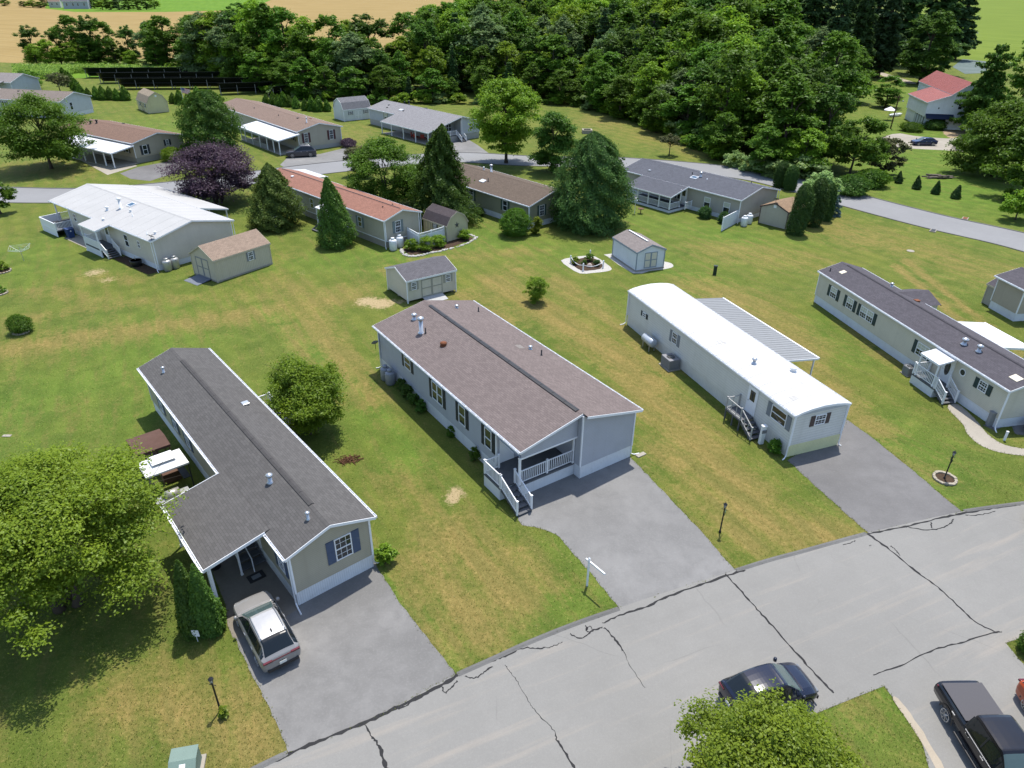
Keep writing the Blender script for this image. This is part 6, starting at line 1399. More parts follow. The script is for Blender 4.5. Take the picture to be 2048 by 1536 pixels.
for x in (-1.03,1.03): sb=MB(); sb.tube([(x,-1.1,.40),(x,1.2,.40)],.05,8); sb.build('side_step',M['black'],PK)
orange=paint('orange_paint',(.36,.055,.012),0,.9,.3)
p=U(2052,1448)+Vector((1.15,-.75,0)); CAR4=car('suv','orange-red SUV showing only its tail at the lower right edge','suv',p,math.atan2(d.x,d.y),1.8,suv,orange,(2,4,7,8),(-1.38,1.36),.36,None,False,(-.35,))
p=U(2044,1034); d2=(U(2048,1005)-U(1925,1022)).normalized(); CAR5=car('hatchback','dark car showing only its nose at the right edge of the road','car',p+d2*2.1-Vector((-d2.y,d2.x,0))*.9,math.atan2(-d2.x,-d2.y),1.82,hat,paint('dark_green_black_paint',(.012,.018,.018),0,1,.2),(2,4,7,8),(-1.28,1.33),.33,None,False,(-.3,))
# far cars
p=U(603,313); sv=[(y*1.12,w_*1.05,a,b_*1.12,c*1.14,e*1.1) for y,w_,a,b_,c,e in suv]
CAR6=car('suv','dark grey SUV on the drive beside the long taupe home','suv',p,R(-108),1.95,sv,paint('dark_grey_paint',(.055,.055,.065),.3,.9,.3),(2,4,7,8),(-1.5,1.5),.4,None,True,(-.35,))
p=U(1846,290); CAR7=car('sedan','dark blue car parked on the lane below the red-roofed barn','car',p,R(-91),1.85,[(y*1.06,w_,a,b_*.97,c*.95,e) for y,w_,a,b_,c,e in hat],paint('dark_blue_paint',(.012,.022,.075),.2,1,.2),(2,4,7,8),(-1.35,1.4),.34,None,False,(-.3,))
p=U(2052,868); CAR8=car('sedan','dark car at the right edge beside the beige home, mostly out of view','car',p+Vector((2.2,0,0)),R(-100),1.82,hat,blk,(2,4,7,8),(-1.28,1.33),.33,None,False,(-.3,))
# ---------------------------------------------------------------- turf: clumps of real grass blades over the near lawns
M['blade']=leafmat('grass_blade',(.070,.125,.014),(.32,.29,.085),.35)
def inpoly(P,poly):
    c=np.zeros(len(P),bool); n=len(poly); x,y=P[:,0],P[:,1]
    for i in range(n):
        (ax,ay),(bx,by)=poly[i],poly[(i+1)%n]
        m=((ay>y)!=(by>y)); m&=(x<(bx-ax)*(y-ay)/(by-ay+1e-12)+ax); c^=m
    return c
rs=np.random.RandomState(77); N0=150000
yy=11+ (rs.rand(N0)**1.5)*58; xx=(rs.rand(N0)-.5)*2*(9+yy*.72); P=np.stack([xx,yy],1)
ed=[]
for pi_,poly in enumerate(EXCL):
    Q=np.roll(poly,-1,0); L=np.hypot(*(Q-poly).T)
    for a,b,l in zip(poly,Q,L):
        if l<1e-3 or a[1]>60: continue
        m=int(l*26); t=rs.rand(m)[:,None]; nn=np.array([-(b-a)[1],(b-a)[0]])/l; pe=a+(b-a)*t+nn*rs.normal(size=(m,1))*.055
        for j_,o_ in enumerate(EXCL):
            if j_!=pi_ and len(pe): pe=pe[~inpoly(pe,o_)]
        ed.append(pe)
keep=np.ones(len(P),bool)
for poly in EXCL+[np.array([tuple(h_.world(t,q))[:2] for t,q in ((0,0),(h_.W,0),(h_.W,h_.L),(0,h_.L))]) for h_ in (H1,H2,H3,H4,H5,S1,S2)]: keep&=~inpoly(P,poly)
P=P[keep]; E_=np.concatenate(ed) if ed else P[:0]
roadp=EXCL[0]; inner=np.zeros(len(E_),bool)
for poly in EXCL[:1]: pass
P=np.concatenate([P,E_]); n=len(P)
ix=np.clip(np.searchsorted(gx,P[:,0]),0,nx-1); iy=np.clip(np.searchsorted(gy,P[:,1]),0,ny-1); dr=np.clip(dry,0,1.2)[iy*nx+ix]
T=np.clip(.14+dr*.42+rs.normal(size=n)*.13,0,1); S=rs.uniform(.045,.10,n)
C=np.stack([P[:,0],P[:,1],S*.28+.012],1); Nn=rs.normal(size=(n,3))*np.array([1,1,.5])+np.array([0,0,.35])
o=leaves('lawn_tufts',C,Nn,S,T,M['blade'],None,.35); tag(o,'short tufts of grass and clover over the near lawns','grass',kind='stuff')
# ---------------------------------------------------------------- yard objects
M['lampglass']=plain('lantern_glass',(.45,.46,.44),.2,.5,var=.05)
M['signgreen']=plain('green_house_sign',(.010,.075,.040),.5,.3,var=.1)
M['tankgrey']=plain('grey_tank_paint',(.255,.275,.31),.45,.4,var=.12)
M['tankwhite']=plain('white_tank_paint',(.66,.68,.70),.4,.4,var=.06)
M['tanksilver']=plain('silver_tank_paint',(.42,.42,.41),.35,.5,.4,var=.12)
M['greenbox']=plain('utility_green_paint',(.135,.195,.165),.55,.35,var=.1)
M['darkgreen']=plain('dark_green_plastic',(.014,.032,.022),.5,.35,var=.1)
M['ac']=plain('unit_grey_enamel',(.22,.22,.235),.5,.4,.2,var=.1)
M['timber']=plain('brown_stained_timber',(.115,.062,.040),.75,.2,var=.25,scale=5)
M['bluebin']=plain('blue_bin_plastic',(.018,.045,.15),.5,.4,var=.08)
def lamp(px,py,label,sign=False,H=2.12):
    p=U(px,py); r=empty('lamp_post',p,rnd.uniform(0,1),label,'lamp post','lamp posts on the front lawns')
    b=MB(); b.lathe([(.075,0),(.07,.12),(.042,.16),(.038,H-.36),(.06,H-.34),(.05,H-.30)],(0,0,0),10); b.bar((-.16,0,H-.45),(.16,0,H-.45),.025); b.build('post',M['black'],r,True)
    g=MB(); g.lathe([(.055,H-.30),(.095,H-.10),(.095,H-.095)],(0,0,0),6); g.build('lantern_glass',M['lampglass'],r)
    c=MB(); c.lathe([(.12,H-.095),(.115,H-.08),(.05,H-.01),(.018,H+.02),(.014,H+.06),(0,H+.07)],(0,0,0),6)
    for k_ in range(6): a=k_*1.0472; c.bar((.055*math.cos(a),.055*math.sin(a),H-.30),(.097*math.cos(a),.097*math.sin(a),H-.09),.014)
    c.build('lantern_cap',M['black'],r)
    if sign: s=MB(); s.box(.05,.075,-.02,.28,H-.85,H-.62) ; s.bar((0,0,H-.6),(.06,.28,H-.6),.02); s.build('house_sign',M['signgreen'],r)
    return r
lamp(441,1421,'black lamp post with weeds at its foot on the lawn at lower left')
lamp(1439.5,1065,'black lamp post with a green sign on the lawn between the two middle drives',True)
L3=lamp(1888,958,'black lamp post with a green sign standing in a stone ring',True)
def stone_ring(name,label,c,rad,n=18,size=.16,m='stone',fill=True,cat='stone ring'):
    r=empty(name,c,0,label,cat); mb=MB()
    for i in range(n):
        a=6.283*i/n; s=size*rnd.uniform(.8,1.15); x,y=math.cos(a)*rad,math.sin(a)*rad; q=MB(); q.box(-s*.75,s*.75,-s*.55,s*.55,0,.13*rnd.uniform(.8,1.2)); mb.add(q,Matrix.Translation((x,y,0))@Matrix.Rotation(a+1.57+rnd.uniform(-.15,.15),4,'Z'))
    mb.build('edging_stones',M[m],r,bevel=.02)
    if fill: f=MB(); f.cyl(0,0,.01,.06,rad*.95,rad*.9,20); f.build('bark_bed',M['mulch'],r)
    return r
M['tanstone']=plain('tan_edging_stone',(.36,.32,.25),.9,.1,var=.3,scale=6,bump=.4)
stone_ring('stone_ring','ring of tan edging stones with bark round the right lamp post',U(1889,958),.62,16,.17,'tanstone')
stone_ring('stone_ring','stone edging with mulch round the small bush on the left lawn',U(43,664),.62,16,.14,'tanstone')
stone_ring('stone_ring','small stone-edged bed cut by the left edge, upper one',U(2,543),.9,18,.16,'tanstone')
stone_ring('stone_ring','small stone-edged bed cut by the left edge, lower one',U(-2,587),.7,16,.16,'tanstone')
p=U(1174,1171); r=empty('sign_post',p,0,'white wooden real-estate sign post with an empty arm by the middle drive','sign post')
e=U(1203,1143,1.68)-p; a=Vector((e.x,e.y,0)).normalized(); b=MB(); b.box(-.05,.05,-.05,.05,0,1.85); b.lathe([(.07,1.85),(.07,1.88),(.0,1.95)],(0,0,0),4); b.build('post',M['white'],r)
b=MB(); b.bar(tuple(-a*.22+Vector((0,0,1.68))),tuple(a*1.12+Vector((0,0,1.68))),.07,.09); b.build('arm',M['white'],r)
b=MB(); [b.tube([tuple(a*q+Vector((0,0,1.63))),tuple(a*q+Vector((0,0,1.57)))],.008,5) for q in (.25,.95)]; b.build('hook',M['metal'],r)
# transformer cabinet
p=U(375,1545); r=empty('transformer_box',p,R(-12),'pale green utility transformer box on a concrete pad at the bottom edge','utility box')
b=MB(); b.box(-.62,.62,-.6,.6,0,.10); b.build('pad',M['concrete'],r)
b=MB(); b.poly([(-.48,-.48,.1),(.48,-.48,.1),(.48,-.48,.62),(-.48,-.48,.62)]); b.poly([(-.48,.48,.1),(.48,.48,.1),(.48,.48,.86),(-.48,.48,.86)]); b.poly([(-.5,.52,.88),(.5,.52,.88),(.5,-.05,.88),(-.5,-.05,.88)]); b.poly([(-.5,-.05,.88),(.5,-.05,.88),(.5,-.52,.62),(-.5,-.52,.62)])
for x in (-.48,.48): b.poly([(x,-.48,.1),(x,.48,.1),(x,.48,.86),(x,-.05,.86),(x,-.48,.61)])
b.build('cabinet',M['greenbox'],r,bevel=.015)
b=MB(); b.poly([(-.1,-.3,.754),(.12,-.3,.754),(.12,-.18,.822),(-.1,-.18,.822)]); b.build('sticker',M['white'],r); b=MB(); b.box(-.36,.36,-.53,-.50,.15,.5); b.build('hatch',M['darkgreen'],r)
def pedestal(px,py,label,m='greenbox',h=1.0,w=.28,cat='utility pedestal',cap=True):
    p=U(px,py); r=empty('utility_pedestal',p,rnd.uniform(-.4,.4),label,cat); b=MB(); b.box(-w/2,w/2,-w*.4,w*.4,0,h*.94); b.build('housing',M[m],r,bevel=.02)
    b=MB(); b.box(-w*.58,w*.58,-w*.48,w*.48,h*.92,h); b.build('lid',M[m],r,bevel=.02); return r
pedestal(1429,549,'dark green utility pedestal alone on the lawn right of the white shed','darkgreen',1.0,.36)
r=pedestal(551,461,'tall pale meter pedestal on the lawn by the golden cypress','ribgrey',1.9,.42)
b=MB(); b.box(-.32,.32,-.2,.2,1.2,1.75); b.build('meter_box',M['white'],r,bevel=.02)
r=pedestal(1521,887,'white meter pedestal beside the front steps of the white home','white',1.45,.3); b=MB(); b.box(-.17,.17,-.155,-.12,.9,1.15); b.build('meter',M['ac'],r)
pedestal(2008,881,'short white marker post beside the curved path','white',.75,.14,'marker post')
pedestal(1978,850,'grey meter box at the corner of the beige home','ribgrey',1.1,.4)
def tank(loc,label,m,H=1.25,rad=.38,group=None):
    r=empty('propane_tank',loc,rnd.uniform(0,6),label,'propane tank',group); b=MB(); b.lathe([(rad*.85,0),(rad*.85,.06),(rad,.12),(rad,H*.72),(rad*.93,H*.80),(rad*.6,H*.86),(0.01,H*.87)],(0,0,0),18); b.build('cylinder',M[m],r,True)
    c=MB(); c.lathe([(rad*.5,H*.84),(rad*.5,H*.97),(rad*.46,H),(.01,H*1.0)],(0,0,0),12); c.build('collar',M[m],r,True)
    c=MB(); c.tube([(0,0,H*.9),(rad*.6,0,H*.92),(rad*1.05,0,H*.7)],.015,5); c.build('gas_line',M['black'],r); return r
tank(H2.world(-.50,17.15),'grey propane tank in front of its twin at the back corner of the grey home','tankgrey')
tank(H2.world(-.52,17.95),'grey propane tank behind its twin at the back corner of the grey home','tankgrey')
tank(U(337,541),'silver propane tank nearer the corner of the pale-roofed home','tanksilver',1.35,.44); tank(U(352,536),'silver propane tank nearer the tan shed','tanksilver',1.35,.44)
tank(U(787,500),'white propane tank in front, at the gable of the red-roofed home','tankwhite',1.45,.44); tank(U(800,494),'white propane tank nearer the vinyl fence','tankwhite',1.45,.44)
tank(U(1487,452),'white propane tank beside the white privacy panel','tankwhite',1.35,.42); tank(U(1497,447),'white propane tank nearer the brown-roofed shed','tankwhite',1.35,.42)
# oil tank
r=empty('oil_tank',H3.world(-.60,16.7),H3.yaw,'pale grey oil tank on legs against the white home','oil tank'); b=MB(); R_=.36
b.tube([(0,-.78,.78),(0,-.76,.78),(0,-.70,.78),(0,.70,.78),(0,.76,.78),(0,.78,.78)],[.02,.27,R_,R_,.27,.02],18); b.build('tank',plain('pale_blue_grey_tank',(.42,.46,.51),.35,.45,.2,var=.08),r,True)
b=MB(); [b.box(x-.03,x+.03,y-.03,y+.03,0,.6) for x in (-.25,.25) for y in (-.5,.5)]; b.build('legs',M['metal'],r); b=MB(); b.cyl(0,.3,1.1,1.4,.03); b.cyl(0,-.3,1.1,1.25,.04); b.build('filler_pipe',M['metal'],r)
def ac(loc,yaw,label,w=.85,d=.75,h=.85,m='ac'):
    r=empty('air_conditioner',loc,yaw,label,'air conditioner'); b=MB(); b.box(-w/2,w/2,-d/2,d/2,.06,h); b.build('cabinet',M[m],r,bevel=.03)
    b=MB(); n=18
    for i in range(n): a0,a1=6.283*i/n,6.283*(i+1)/n; b.poly([(0,0,h+.012),(w*.36*math.cos(a0),w*.36*math.sin(a0),h+.012),(w*.36*math.cos(a1),w*.36*math.sin(a1),h+.012)])
    o=b.build('fan_opening',M['black'],r); g=MB()
    for i in range(6): a=3.1416*i/6; g.bar((-w*.37*math.cos(a),-w*.37*math.sin(a),h+.03),(w*.37*math.cos(a),w*.37*math.sin(a),h+.03),.012)
    g.build('fan_guard',M['metal'],o); g=MB()
    for q in range(9):
        z=.14+q*.075
        for sg in (-1,1): g.box(-w/2+.05,w/2-.05,sg*(d/2+.006)-.006,sg*(d/2+.006)+.006,z,z+.03); g.box(sg*(w/2+.006)-.006,sg*(w/2+.006)+.006,-d/2+.05,d/2-.05,z,z+.03)
    g.build('louvre_grille',M['black' if m=='black' else 'ribgrey'],r); b=MB(); b.box(-w*.6,w*.6,-d*.6,d*.6,0,.06); b.build('pad',M['concrete'],r); return r
ac(H3.world(-.62,13.3),H3.yaw,'grey air conditioner beside the oil tank at the white home',.95,1.25,.9)
ac(H4.world(-.75,8.0),H4.yaw,'small grey air conditioner by the skirting of the beige home',.7,.7,.72)
b=MB(); b.lathe([(.52,0),(.60,.55),(.60,.62),(.54,.62),(.50,.35),(.01,.35)],(0,0,0),18); o=b.build('planter_tub',M['black'],None,True,loc=H5.world(-.75,3.3)); tag(o,'black round tub beside the pale-roofed home','tub')
b=MB(); b.cyl(0,0,.3,1.0,.03); b.build('pump_pipe',M['metal'],o)
r=empty('trash_bin',H5.world(-.95,18.3),H5.yaw,'blue wheeled bin against the deck of the pale-roofed home','trash bin'); b=MB(); v=[(-.30,-.33,.05),(.30,-.33,.05),(.30,.33,.05),(-.30,.33,.05),(-.38,-.42,1.05),(.38,-.42,1.05),(.38,.42,1.05),(-.38,.42,1.05)]
for f in ((0,3,2,1),(4,5,6,7),(0,1,5,4),(1,2,6,5),(2,3,7,6),(3,0,4,7)): b.poly([v[i] for i in f])
b.build('bin_body',M['bluebin'],r,bevel=.02); b=MB(); b.box(-.41,.41,-.45,.45,1.055,1.12); b.build('lid',M['bluebin'],r,bevel=.03)
for sg in (-1,1): b=MB(); b.tube([(sg*.28,.4,.12),(sg*.36,.4,.12)],.12,10); b.build('wheel',M['black'],r)
b=MB(); b.poly([(-.1,-.405,.78),(.1,-.405,.78),(.0,-.42,.95)]); b.build('emblem',M['white'],r)
# privacy fences
def vinyl(name,label,pts,h,drop=0):
    r=empty(name,pts[0],0,label,'fence'); P=[p-pts[0] for p in pts]
    for a,b_ in zip(P,P[1:]):
        q=MB(); d=(b_-a).normalized(); nn=Vector((-d.y,d.x,0))*.03
        for o in (nn,-nn): q.poly([a+o+Vector((0,0,.05)),b_+o+Vector((0,0,.05)),b_+o+Vector((0,0,h-.35-drop)),a+o+Vector((0,0,h-.35))])
        q.bar(a+Vector((0,0,h-.35)),b_+Vector((0,0,h-.35-drop)),.08,.08); q.bar(a+Vector((0,0,h-.03)),b_+Vector((0,0,h-.03-drop)),.09,.06); q.bar(a+Vector((0,0,.06)),b_+Vector((0,0,.06)),.08,.1)
        n=int((b_-a).length/.11)
        for i in range(1,n): c=a.lerp(b_,i/n); zz=drop*i/n; q.bar(c+Vector((0,0,h-.35-zz)),c+Vector((0,0,h-.05-zz)),.05,.02)
        q.build('panel',siding('white_vinyl_boards',(.64,.67,.70),.18,True),r)
    for c in P: q=MB(); q.box(c.x-.065,c.x+.065,c.y-.065,c.y+.065,0,h+.02); q.lathe([(.1,h+.02),(.09,h+.05),(0,h+.1)],(c.x,c.y,0),4); q.build('post',M['white'],r)
    return r
vinyl('vinyl_fence','white vinyl privacy fence with lattice top between the red-roofed home and the star shed',[U(815,484),U(839,498),U(864,491),U(889,483)],1.8)
vinyl('privacy_panel','single sloping white privacy panel in front of the slate-roofed home',[U(1443,462),U(1478,443)],1.7,0)
# stone edged bed, chained garden
r=empty('stone_edging',U(862,500),0,'irregular white stone edging of the bed by the vinyl fence','stone edging'); mb=MB()
ep=cr([U(x,y)-U(862,500) for x,y in ((803,500),(806,508),(822,513),(838,512),(858,507),(880,503),(900,498),(925,491),(945,482),(952,475),(938,470))],6)
for p_ in ep:
    s=rnd.uniform(.10,.24); q=MB(); q.lathe([(s*.8,0),(s,.06),(s*.8,s*.7),(s*.2,s*.95)],(0,0,0),7); mb.add(q,Matrix.Translation(p_+Vector((rnd.uniform(-.1,.1),rnd.uniform(-.1,.1),0)))@Matrix.Rotation(rnd.uniform(0,6),4,'Z')@Matrix.Diagonal((1.4,.8,.8,1)))
mb.build('stones',M['stone'],r)
sheet('mulch_bed',[U(x,y) for x,y in ((805,500),(822,511),(858,505),(900,496),(948,477),(936,472),(895,484),(862,495),(838,500),(815,490))],.010,M['mulch'])
sheet('gravel_bed',[U(x,y) for x,y in ((1122,521),(1143,515),(1165,512),(1190,513),(1212,527),(1224,538),(1212,543),(1185,546),(1160,547),(1138,535))],.010,M['stone'],2)
sheet('mulch_bed',[U(x,y) for x,y in ((1142,524),(1156,518),(1178,515),(1195,520),(1205,530),(1200,538),(1180,541),(1163,541),(1150,534))],.014,M['mulch'],2)
r=empty('chain_border',U(1175,530),0,'four white bollards joined by a white chain round the small garden','chain border'); o0=U(1175,530)
bp=[U(1141,526)-o0,U(1166,542)-o0,U(1206,536)-o0,U(1180,515)-o0]
for q in bp: b=MB(); b.lathe([(.10,0),(.085,.06),(.075,.72),(.09,.75),(.06,.86),(0,.9)],(q.x,q.y,0),10); b.build('bollard',M['white'],r,True)
for a_,b_ in ((bp[0],bp[1]),(bp[1],bp[2])): q=MB(); q.tube([a_.lerp(b_,f)+Vector((0,0,.68-1.5*f*(1-f)*.85)) for f in [i/8 for i in range(9)]],.03,6); q.build('chain',M['white'],r,True)
b=MB(); b.lathe([(.30,0),(.34,.08),(.24,.3),(.1,.42),(0,.44)],(0,0,0),8); o=b.build('garden_boulder',plain('pinkish_boulder',(.42,.34,.30),.9,.1,var=.2,bump=.5),None,True,loc=U(1179,534)); tag(o,'pinkish boulder inside the chained garden','boulder')
# umbrella clothes dryer
p=U(48,522); r=empty('clothes_dryer',p,.3,'pale rotary clothes dryer on the left lawn','clothes dryer'); b=MB(); b.cyl(0,0,0,1.7,.03); b.build('pole',M['metal'],r); b=MB()
for k_ in range(4): a_=k_*1.5708; b.tube([(0,0,1.0),(1.35*math.cos(a_),1.35*math.sin(a_),1.55)],.016,5)
b.build('arms',M['metal'],r); b=MB()
for f in (.45,.65,.85,1):
    for k_ in range(4): a_,a2=k_*1.5708,(k_+1)*1.5708; z=1.0+.55*f; b.tube([(1.35*f*math.cos(a_),1.35*f*math.sin(a_),z),(1.35*f*math.cos(a2),1.35*f*math.sin(a2),z)],.009,4)
b.build('lines',plain('pale_green_line',(.40,.52,.45),.6,.2),r)
p=U(1443,428); r=empty('clothes_dryer',p,.7,'brown rotary clothes dryer in front of the slate-roofed home','clothes dryer'); b=MB(); b.cyl(0,0,0,1.9,.03); b.build('pole',M['timber'],r); b=MB()
for k_ in range(4): a_=k_*1.5708; b.tube([(0,0,1.3),(1.0*math.cos(a_),1.0*math.sin(a_),1.85)],.02,5)
for f in (.6,1):
    for k_ in range(4): a_,a2=k_*1.5708,(k_+1)*1.5708; b.tube([(f*math.cos(a_),f*math.sin(a_),1.3+.55*f),(f*math.cos(a2),f*math.sin(a2),1.3+.55*f)],.012,4)
b.build('arms',M['timber'],r)
p=U(1269,427); r=empty('bird_feeder',p,0,'white bird feeder on a pole in front of the screened porch','bird feeder'); b=MB(); b.cyl(0,0,0,1.7,.035); b.build('pole',M['white'],r); b=MB(); b.box(-.22,.22,-.22,.22,1.7,1.75); b.box(-.12,.12,-.12,.12,1.75,1.98); b.build('tray',M['white'],r); b=MB(); b.lathe([(.3,1.98),(.0,2.2)],(0,0,0),4); b.build('roof',M['greywood'],r)
p=U(1281,427); r=empty('garden_table',p,.4,'small round wooden table beside the bird feeder','garden table'); b=MB(); b.cyl(0,0,.62,.68,.42); b.build('top',M['timber'],r); b=MB(); b.cyl(0,0,0,.62,.06); b.build('leg',M['timber'],r)
# solar field
def solar(label,a,b_,hi=2.9,w_=3.6):
    o0=a.lerp(b_,.5); r=empty('solar_array',o0,0,label,'solar panels','rows of solar panels'); A=a-o0; B=b_-o0; d=(B-A).normalized(); f=Vector((-d.y,d.x,0)); f=f if f.y>0 else -f
    q=MB(); u=Vector((0,0,hi)); l=f*w_+Vector((0,0,.3)); n_=Vector((0,0,.05))
    q.poly([A+u,B+u,B+l,A+l]); q.poly([A+u-n_,A+l-n_,B+l-n_,B+u-n_])
    for p_,q_ in ((A+u,B+u),(B+u,B+l),(B+l,A+l),(A+l,A+u)): q.poly([p_,q_,q_-n_,p_-n_])
    q.build('panel',M['solar'],r)
    L=(B-A).length; n=max(2,int(L/4.2)); pb=MB(); fb=MB()
    fb.bar(A+u+n_*.4,B+u+n_*.4,.06,.06); fb.bar(A+u.lerp(l,.5)-n_*2.2,B+u.lerp(l,.5)-n_*2.2,.08,.10)
    fb.build('rail',M['black'],r)
    for i in range(n+1):
        c=A.lerp(B,i/n); c=c+d*(.3 if i==0 else -.3 if i==n else 0); 
        for e0,zh in ((.8,hi-.4),(3.2,1.1)): pb=MB(); pb.bar(c+f*e0,c+f*e0+Vector((0,0,zh)),.13,.13); pb.build('post',M['ac'],r)
    return r
M['solar']=plain('solar_cell_black',(.010,.011,.014),.25,.5,var=.15)
for (a,b_),l in zip([((170,157),(424,155)),((198,168),(458,165)),((236,180),(520,178)),((440,191),(548,187)),((550,198),(585,194))],['rearmost long row of black solar panels by the corn','second row of black solar panels from the corn','longest front row of black solar panels','short row of black solar panels at the right of the field','shortest stub of black solar panels at the right end']): solar(l,U(a,b_) if not isinstance(a,tuple) else U(*a),U(*b_))
# flag
p=U(370,216); r=empty('flag_pole',p,R(10),'white flag pole with a United States flag in front of the solar panels','flag'); b=MB(); b.cyl(0,0,0,4.6,.05,.03,8); b.build('pole',M['white'],r); 
fw,fh=2.1,1.2; S=[MB(),MB(),MB()]
def fl(x,z): return (x,.16*math.sin(x*3.2),4.5-fh+z-.16*x)
for i in range(13):
    z0,z1=fh*i/13,fh*(i+1)/13; xs=[j*fw/8 for j in range(9)]
    for x0,x1 in zip(xs,xs[1:]):
        if i>=6 and x1<=fw*.4: continue
        S[0 if i%2==0 else 1].poly([fl(x0,z0),fl(x1,z0),fl(x1,z1),fl(x0,z1)])
for x0,x1 in zip([j*fw/8 for j in range(3)],[j*fw/8 for j in range(1,4)]): S[2].poly([fl(x0,fh*6/13),fl(x1,fh*6/13),fl(x1,fh),fl(x0,fh)])
fo=S[0].build('flag',plain('flag_red',(.36,.03,.04),.8,.1),r); S[1].build('white_stripes',plain('flag_white',(.65,.65,.65),.8,.1),fo); S[2].build('canton',plain('flag_blue',(.03,.05,.16),.8,.1),fo)
sb=MB()
for i in range(5):
    for j in range(6): x=.06+j*.12; z=fh*6/13+.07+i*.125; q=fl(x,z); sb.poly([(q[0]-.025,q[1]-.012,q[2]-.025),(q[0]+.025,q[1]-.012,q[2]-.025),(q[0]+.025,q[1]-.012,q[2]+.025),(q[0]-.025,q[1]-.012,q[2]+.025)])
sb.build('stars',M['white'],fo)
# utility pole by the barn
p=U(1781,257); r=empty('utility_pole',p,R(30),'dark wooden utility pole with a street light beside the barn','utility pole'); b=MB(); b.tube([(0,0,0),(.05,0,6.6)],[.15,.10],10); b.build('pole',M['timber'],r); b=MB(); b.bar((-.9,0,6.2),(.9,0,6.2),.1); b.build('crossarm',M['timber'],r); b=MB(); b.tube([(0,0,5.3),(.9,-.3,5.6)],.04,6); b.lathe([(.22,5.5),(.2,5.6),(.05,5.72)],(1.0,-.33,0),10); b.build('street_light',M['ribgrey'],r)
# things beside the taupe home (grill canopy, grill, swing)
q0=H1.world(-2.05,13.0)
r=empty('grill_canopy',H1.world(-2.0,13.2),H1.yaw,'white two-tier canopy over the grill beside the taupe home','grill canopy'); b=MB(); hw,hl,z=1.2,.9,2.1
for (x0,y0,x1,y1) in ((-hw,-hl,hw,-hl),(hw,-hl,hw,hl),(hw,hl,-hw,hl),(-hw,hl,-hw,-hl)): b.poly([(x0,y0,z),(x1,y1,z),(x1*.42,y1*.42,z+.28),(x0*.42,y0*.42,z+.28)]); b.poly([(x0*.55,y0*.55,z+.36),(x1*.55,y1*.55,z+.36),(0,0,z+.55)]); b.poly([(x0,y0,z-.10),(x1,y1,z-.10),(x1,y1,z),(x0,y0,z)])
b.build('canopy',plain('white_canvas',(.66,.66,.65),.7,.1,var=.04),r)
for x in (-hw+.06,hw-.06):
    for y in (-hl+.06,hl-.06): b=MB(); b.box(x-.03,x+.03,y-.03,y+.03,0,z-.02); b.build('post',M['black'],r)
for x in (-hw+.25,hw-.25): b=MB(); b.box(x-.2,x+.2,-.6,.6,.9,.94); b.build('shelf',M['black'],r)
r=empty('gas_grill',H1.world(-2.25,11.55),H1.yaw,'stainless gas grill with black knobs in front of the white canopy','gas grill'); b=MB(); b.box(-.42,.42,-.28,.28,.1,.85); b.build('cart',M['ribgrey'],r,bevel=.02); b=MB(); b.tube([(-.42,0,.92),(.42,0,.92)],.30,12); b.build('lid',plain('pale_steel_lid',(.45,.43,.38),.35,.5,.5,var=.08),r,True); b=MB(); b.box(-.95,-.43,-.28,.28,.82,.87); b.box(.43,.95,-.28,.28,.82,.87); b.box(-.95,.95,-.36,-.285,.72,.86); b.build('side_shelf',M['tanksilver'],r)
for i in range(6): b=MB(); b.tube([(-.6+i*.24,-.365,.79),(-.6+i*.24,-.40,.79)],.045,8); b.build('knob',M['black'],r)
r=empty('garden_swing',H1.world(-2.0,16.4),H1.yaw,'garden swing with a brown canopy beside the taupe home, half under the big tree','garden swing'); b=MB(); b.poly([(-1.0,-1.1,1.85),(1.0,-1.1,1.85),(1.0,0,2.0),(-1.0,0,2.0)]); b.poly([(-1.0,0,2.0),(1.0,0,2.0),(1.0,1.1,1.85),(-1.0,1.1,1.85)]); 
for y in (-1.1,1.1): b.poly([(-1,y,1.85),(1,y,1.85),(1,y,1.70),(-1,y,1.70)])
b.build('canopy',plain('brown_canvas',(.105,.062,.050),.85,.1,var=.2),r); b=MB(); [b.tube([(x*1.0,y,1.85),(x*1.1,y*.95,0)],.03,6) for x in (-.9,.9) for y in (-1.0,1.0)]; b.build('frame',M['timber'],r); b=MB(); b.box(-.35,.35,-.85,.85,.42,.5); b.box(.30,.38,-.85,.85,.5,1.0); b.build('seat',M['timber'],r)
b=MB(); b.box(-.5,.5,-.9,.9,0,.7); o=b.build('storage_bench',M['timber'],None,bevel=.03,loc=H1.world(-1.6,14.9)); o.rotation_euler=(0,0,-H1.yaw); tag(o,'dark brown storage chest between swing and white canopy','storage chest')
b=MB(); b.box(-.16,.16,-.012,.012,.35,.75); b.box(-.012,.012,-.012,.012,0,.36); o=b.build('yard_sign',M['white'],None,loc=U(396,1283)); tag(o,'little white yard sign at the foot of the arborvitae pair','yard sign')
b=MB(); b.lathe([(.26,0),(.30,.7),(.31,.74),(.05,.80)],(0,0,0),12); o=b.build('trash_can',M['black'],None,True,loc=H1.world(-2.2,5.2)); tag(o,'black trash can in the shade under the carport of the taupe home','trash can')
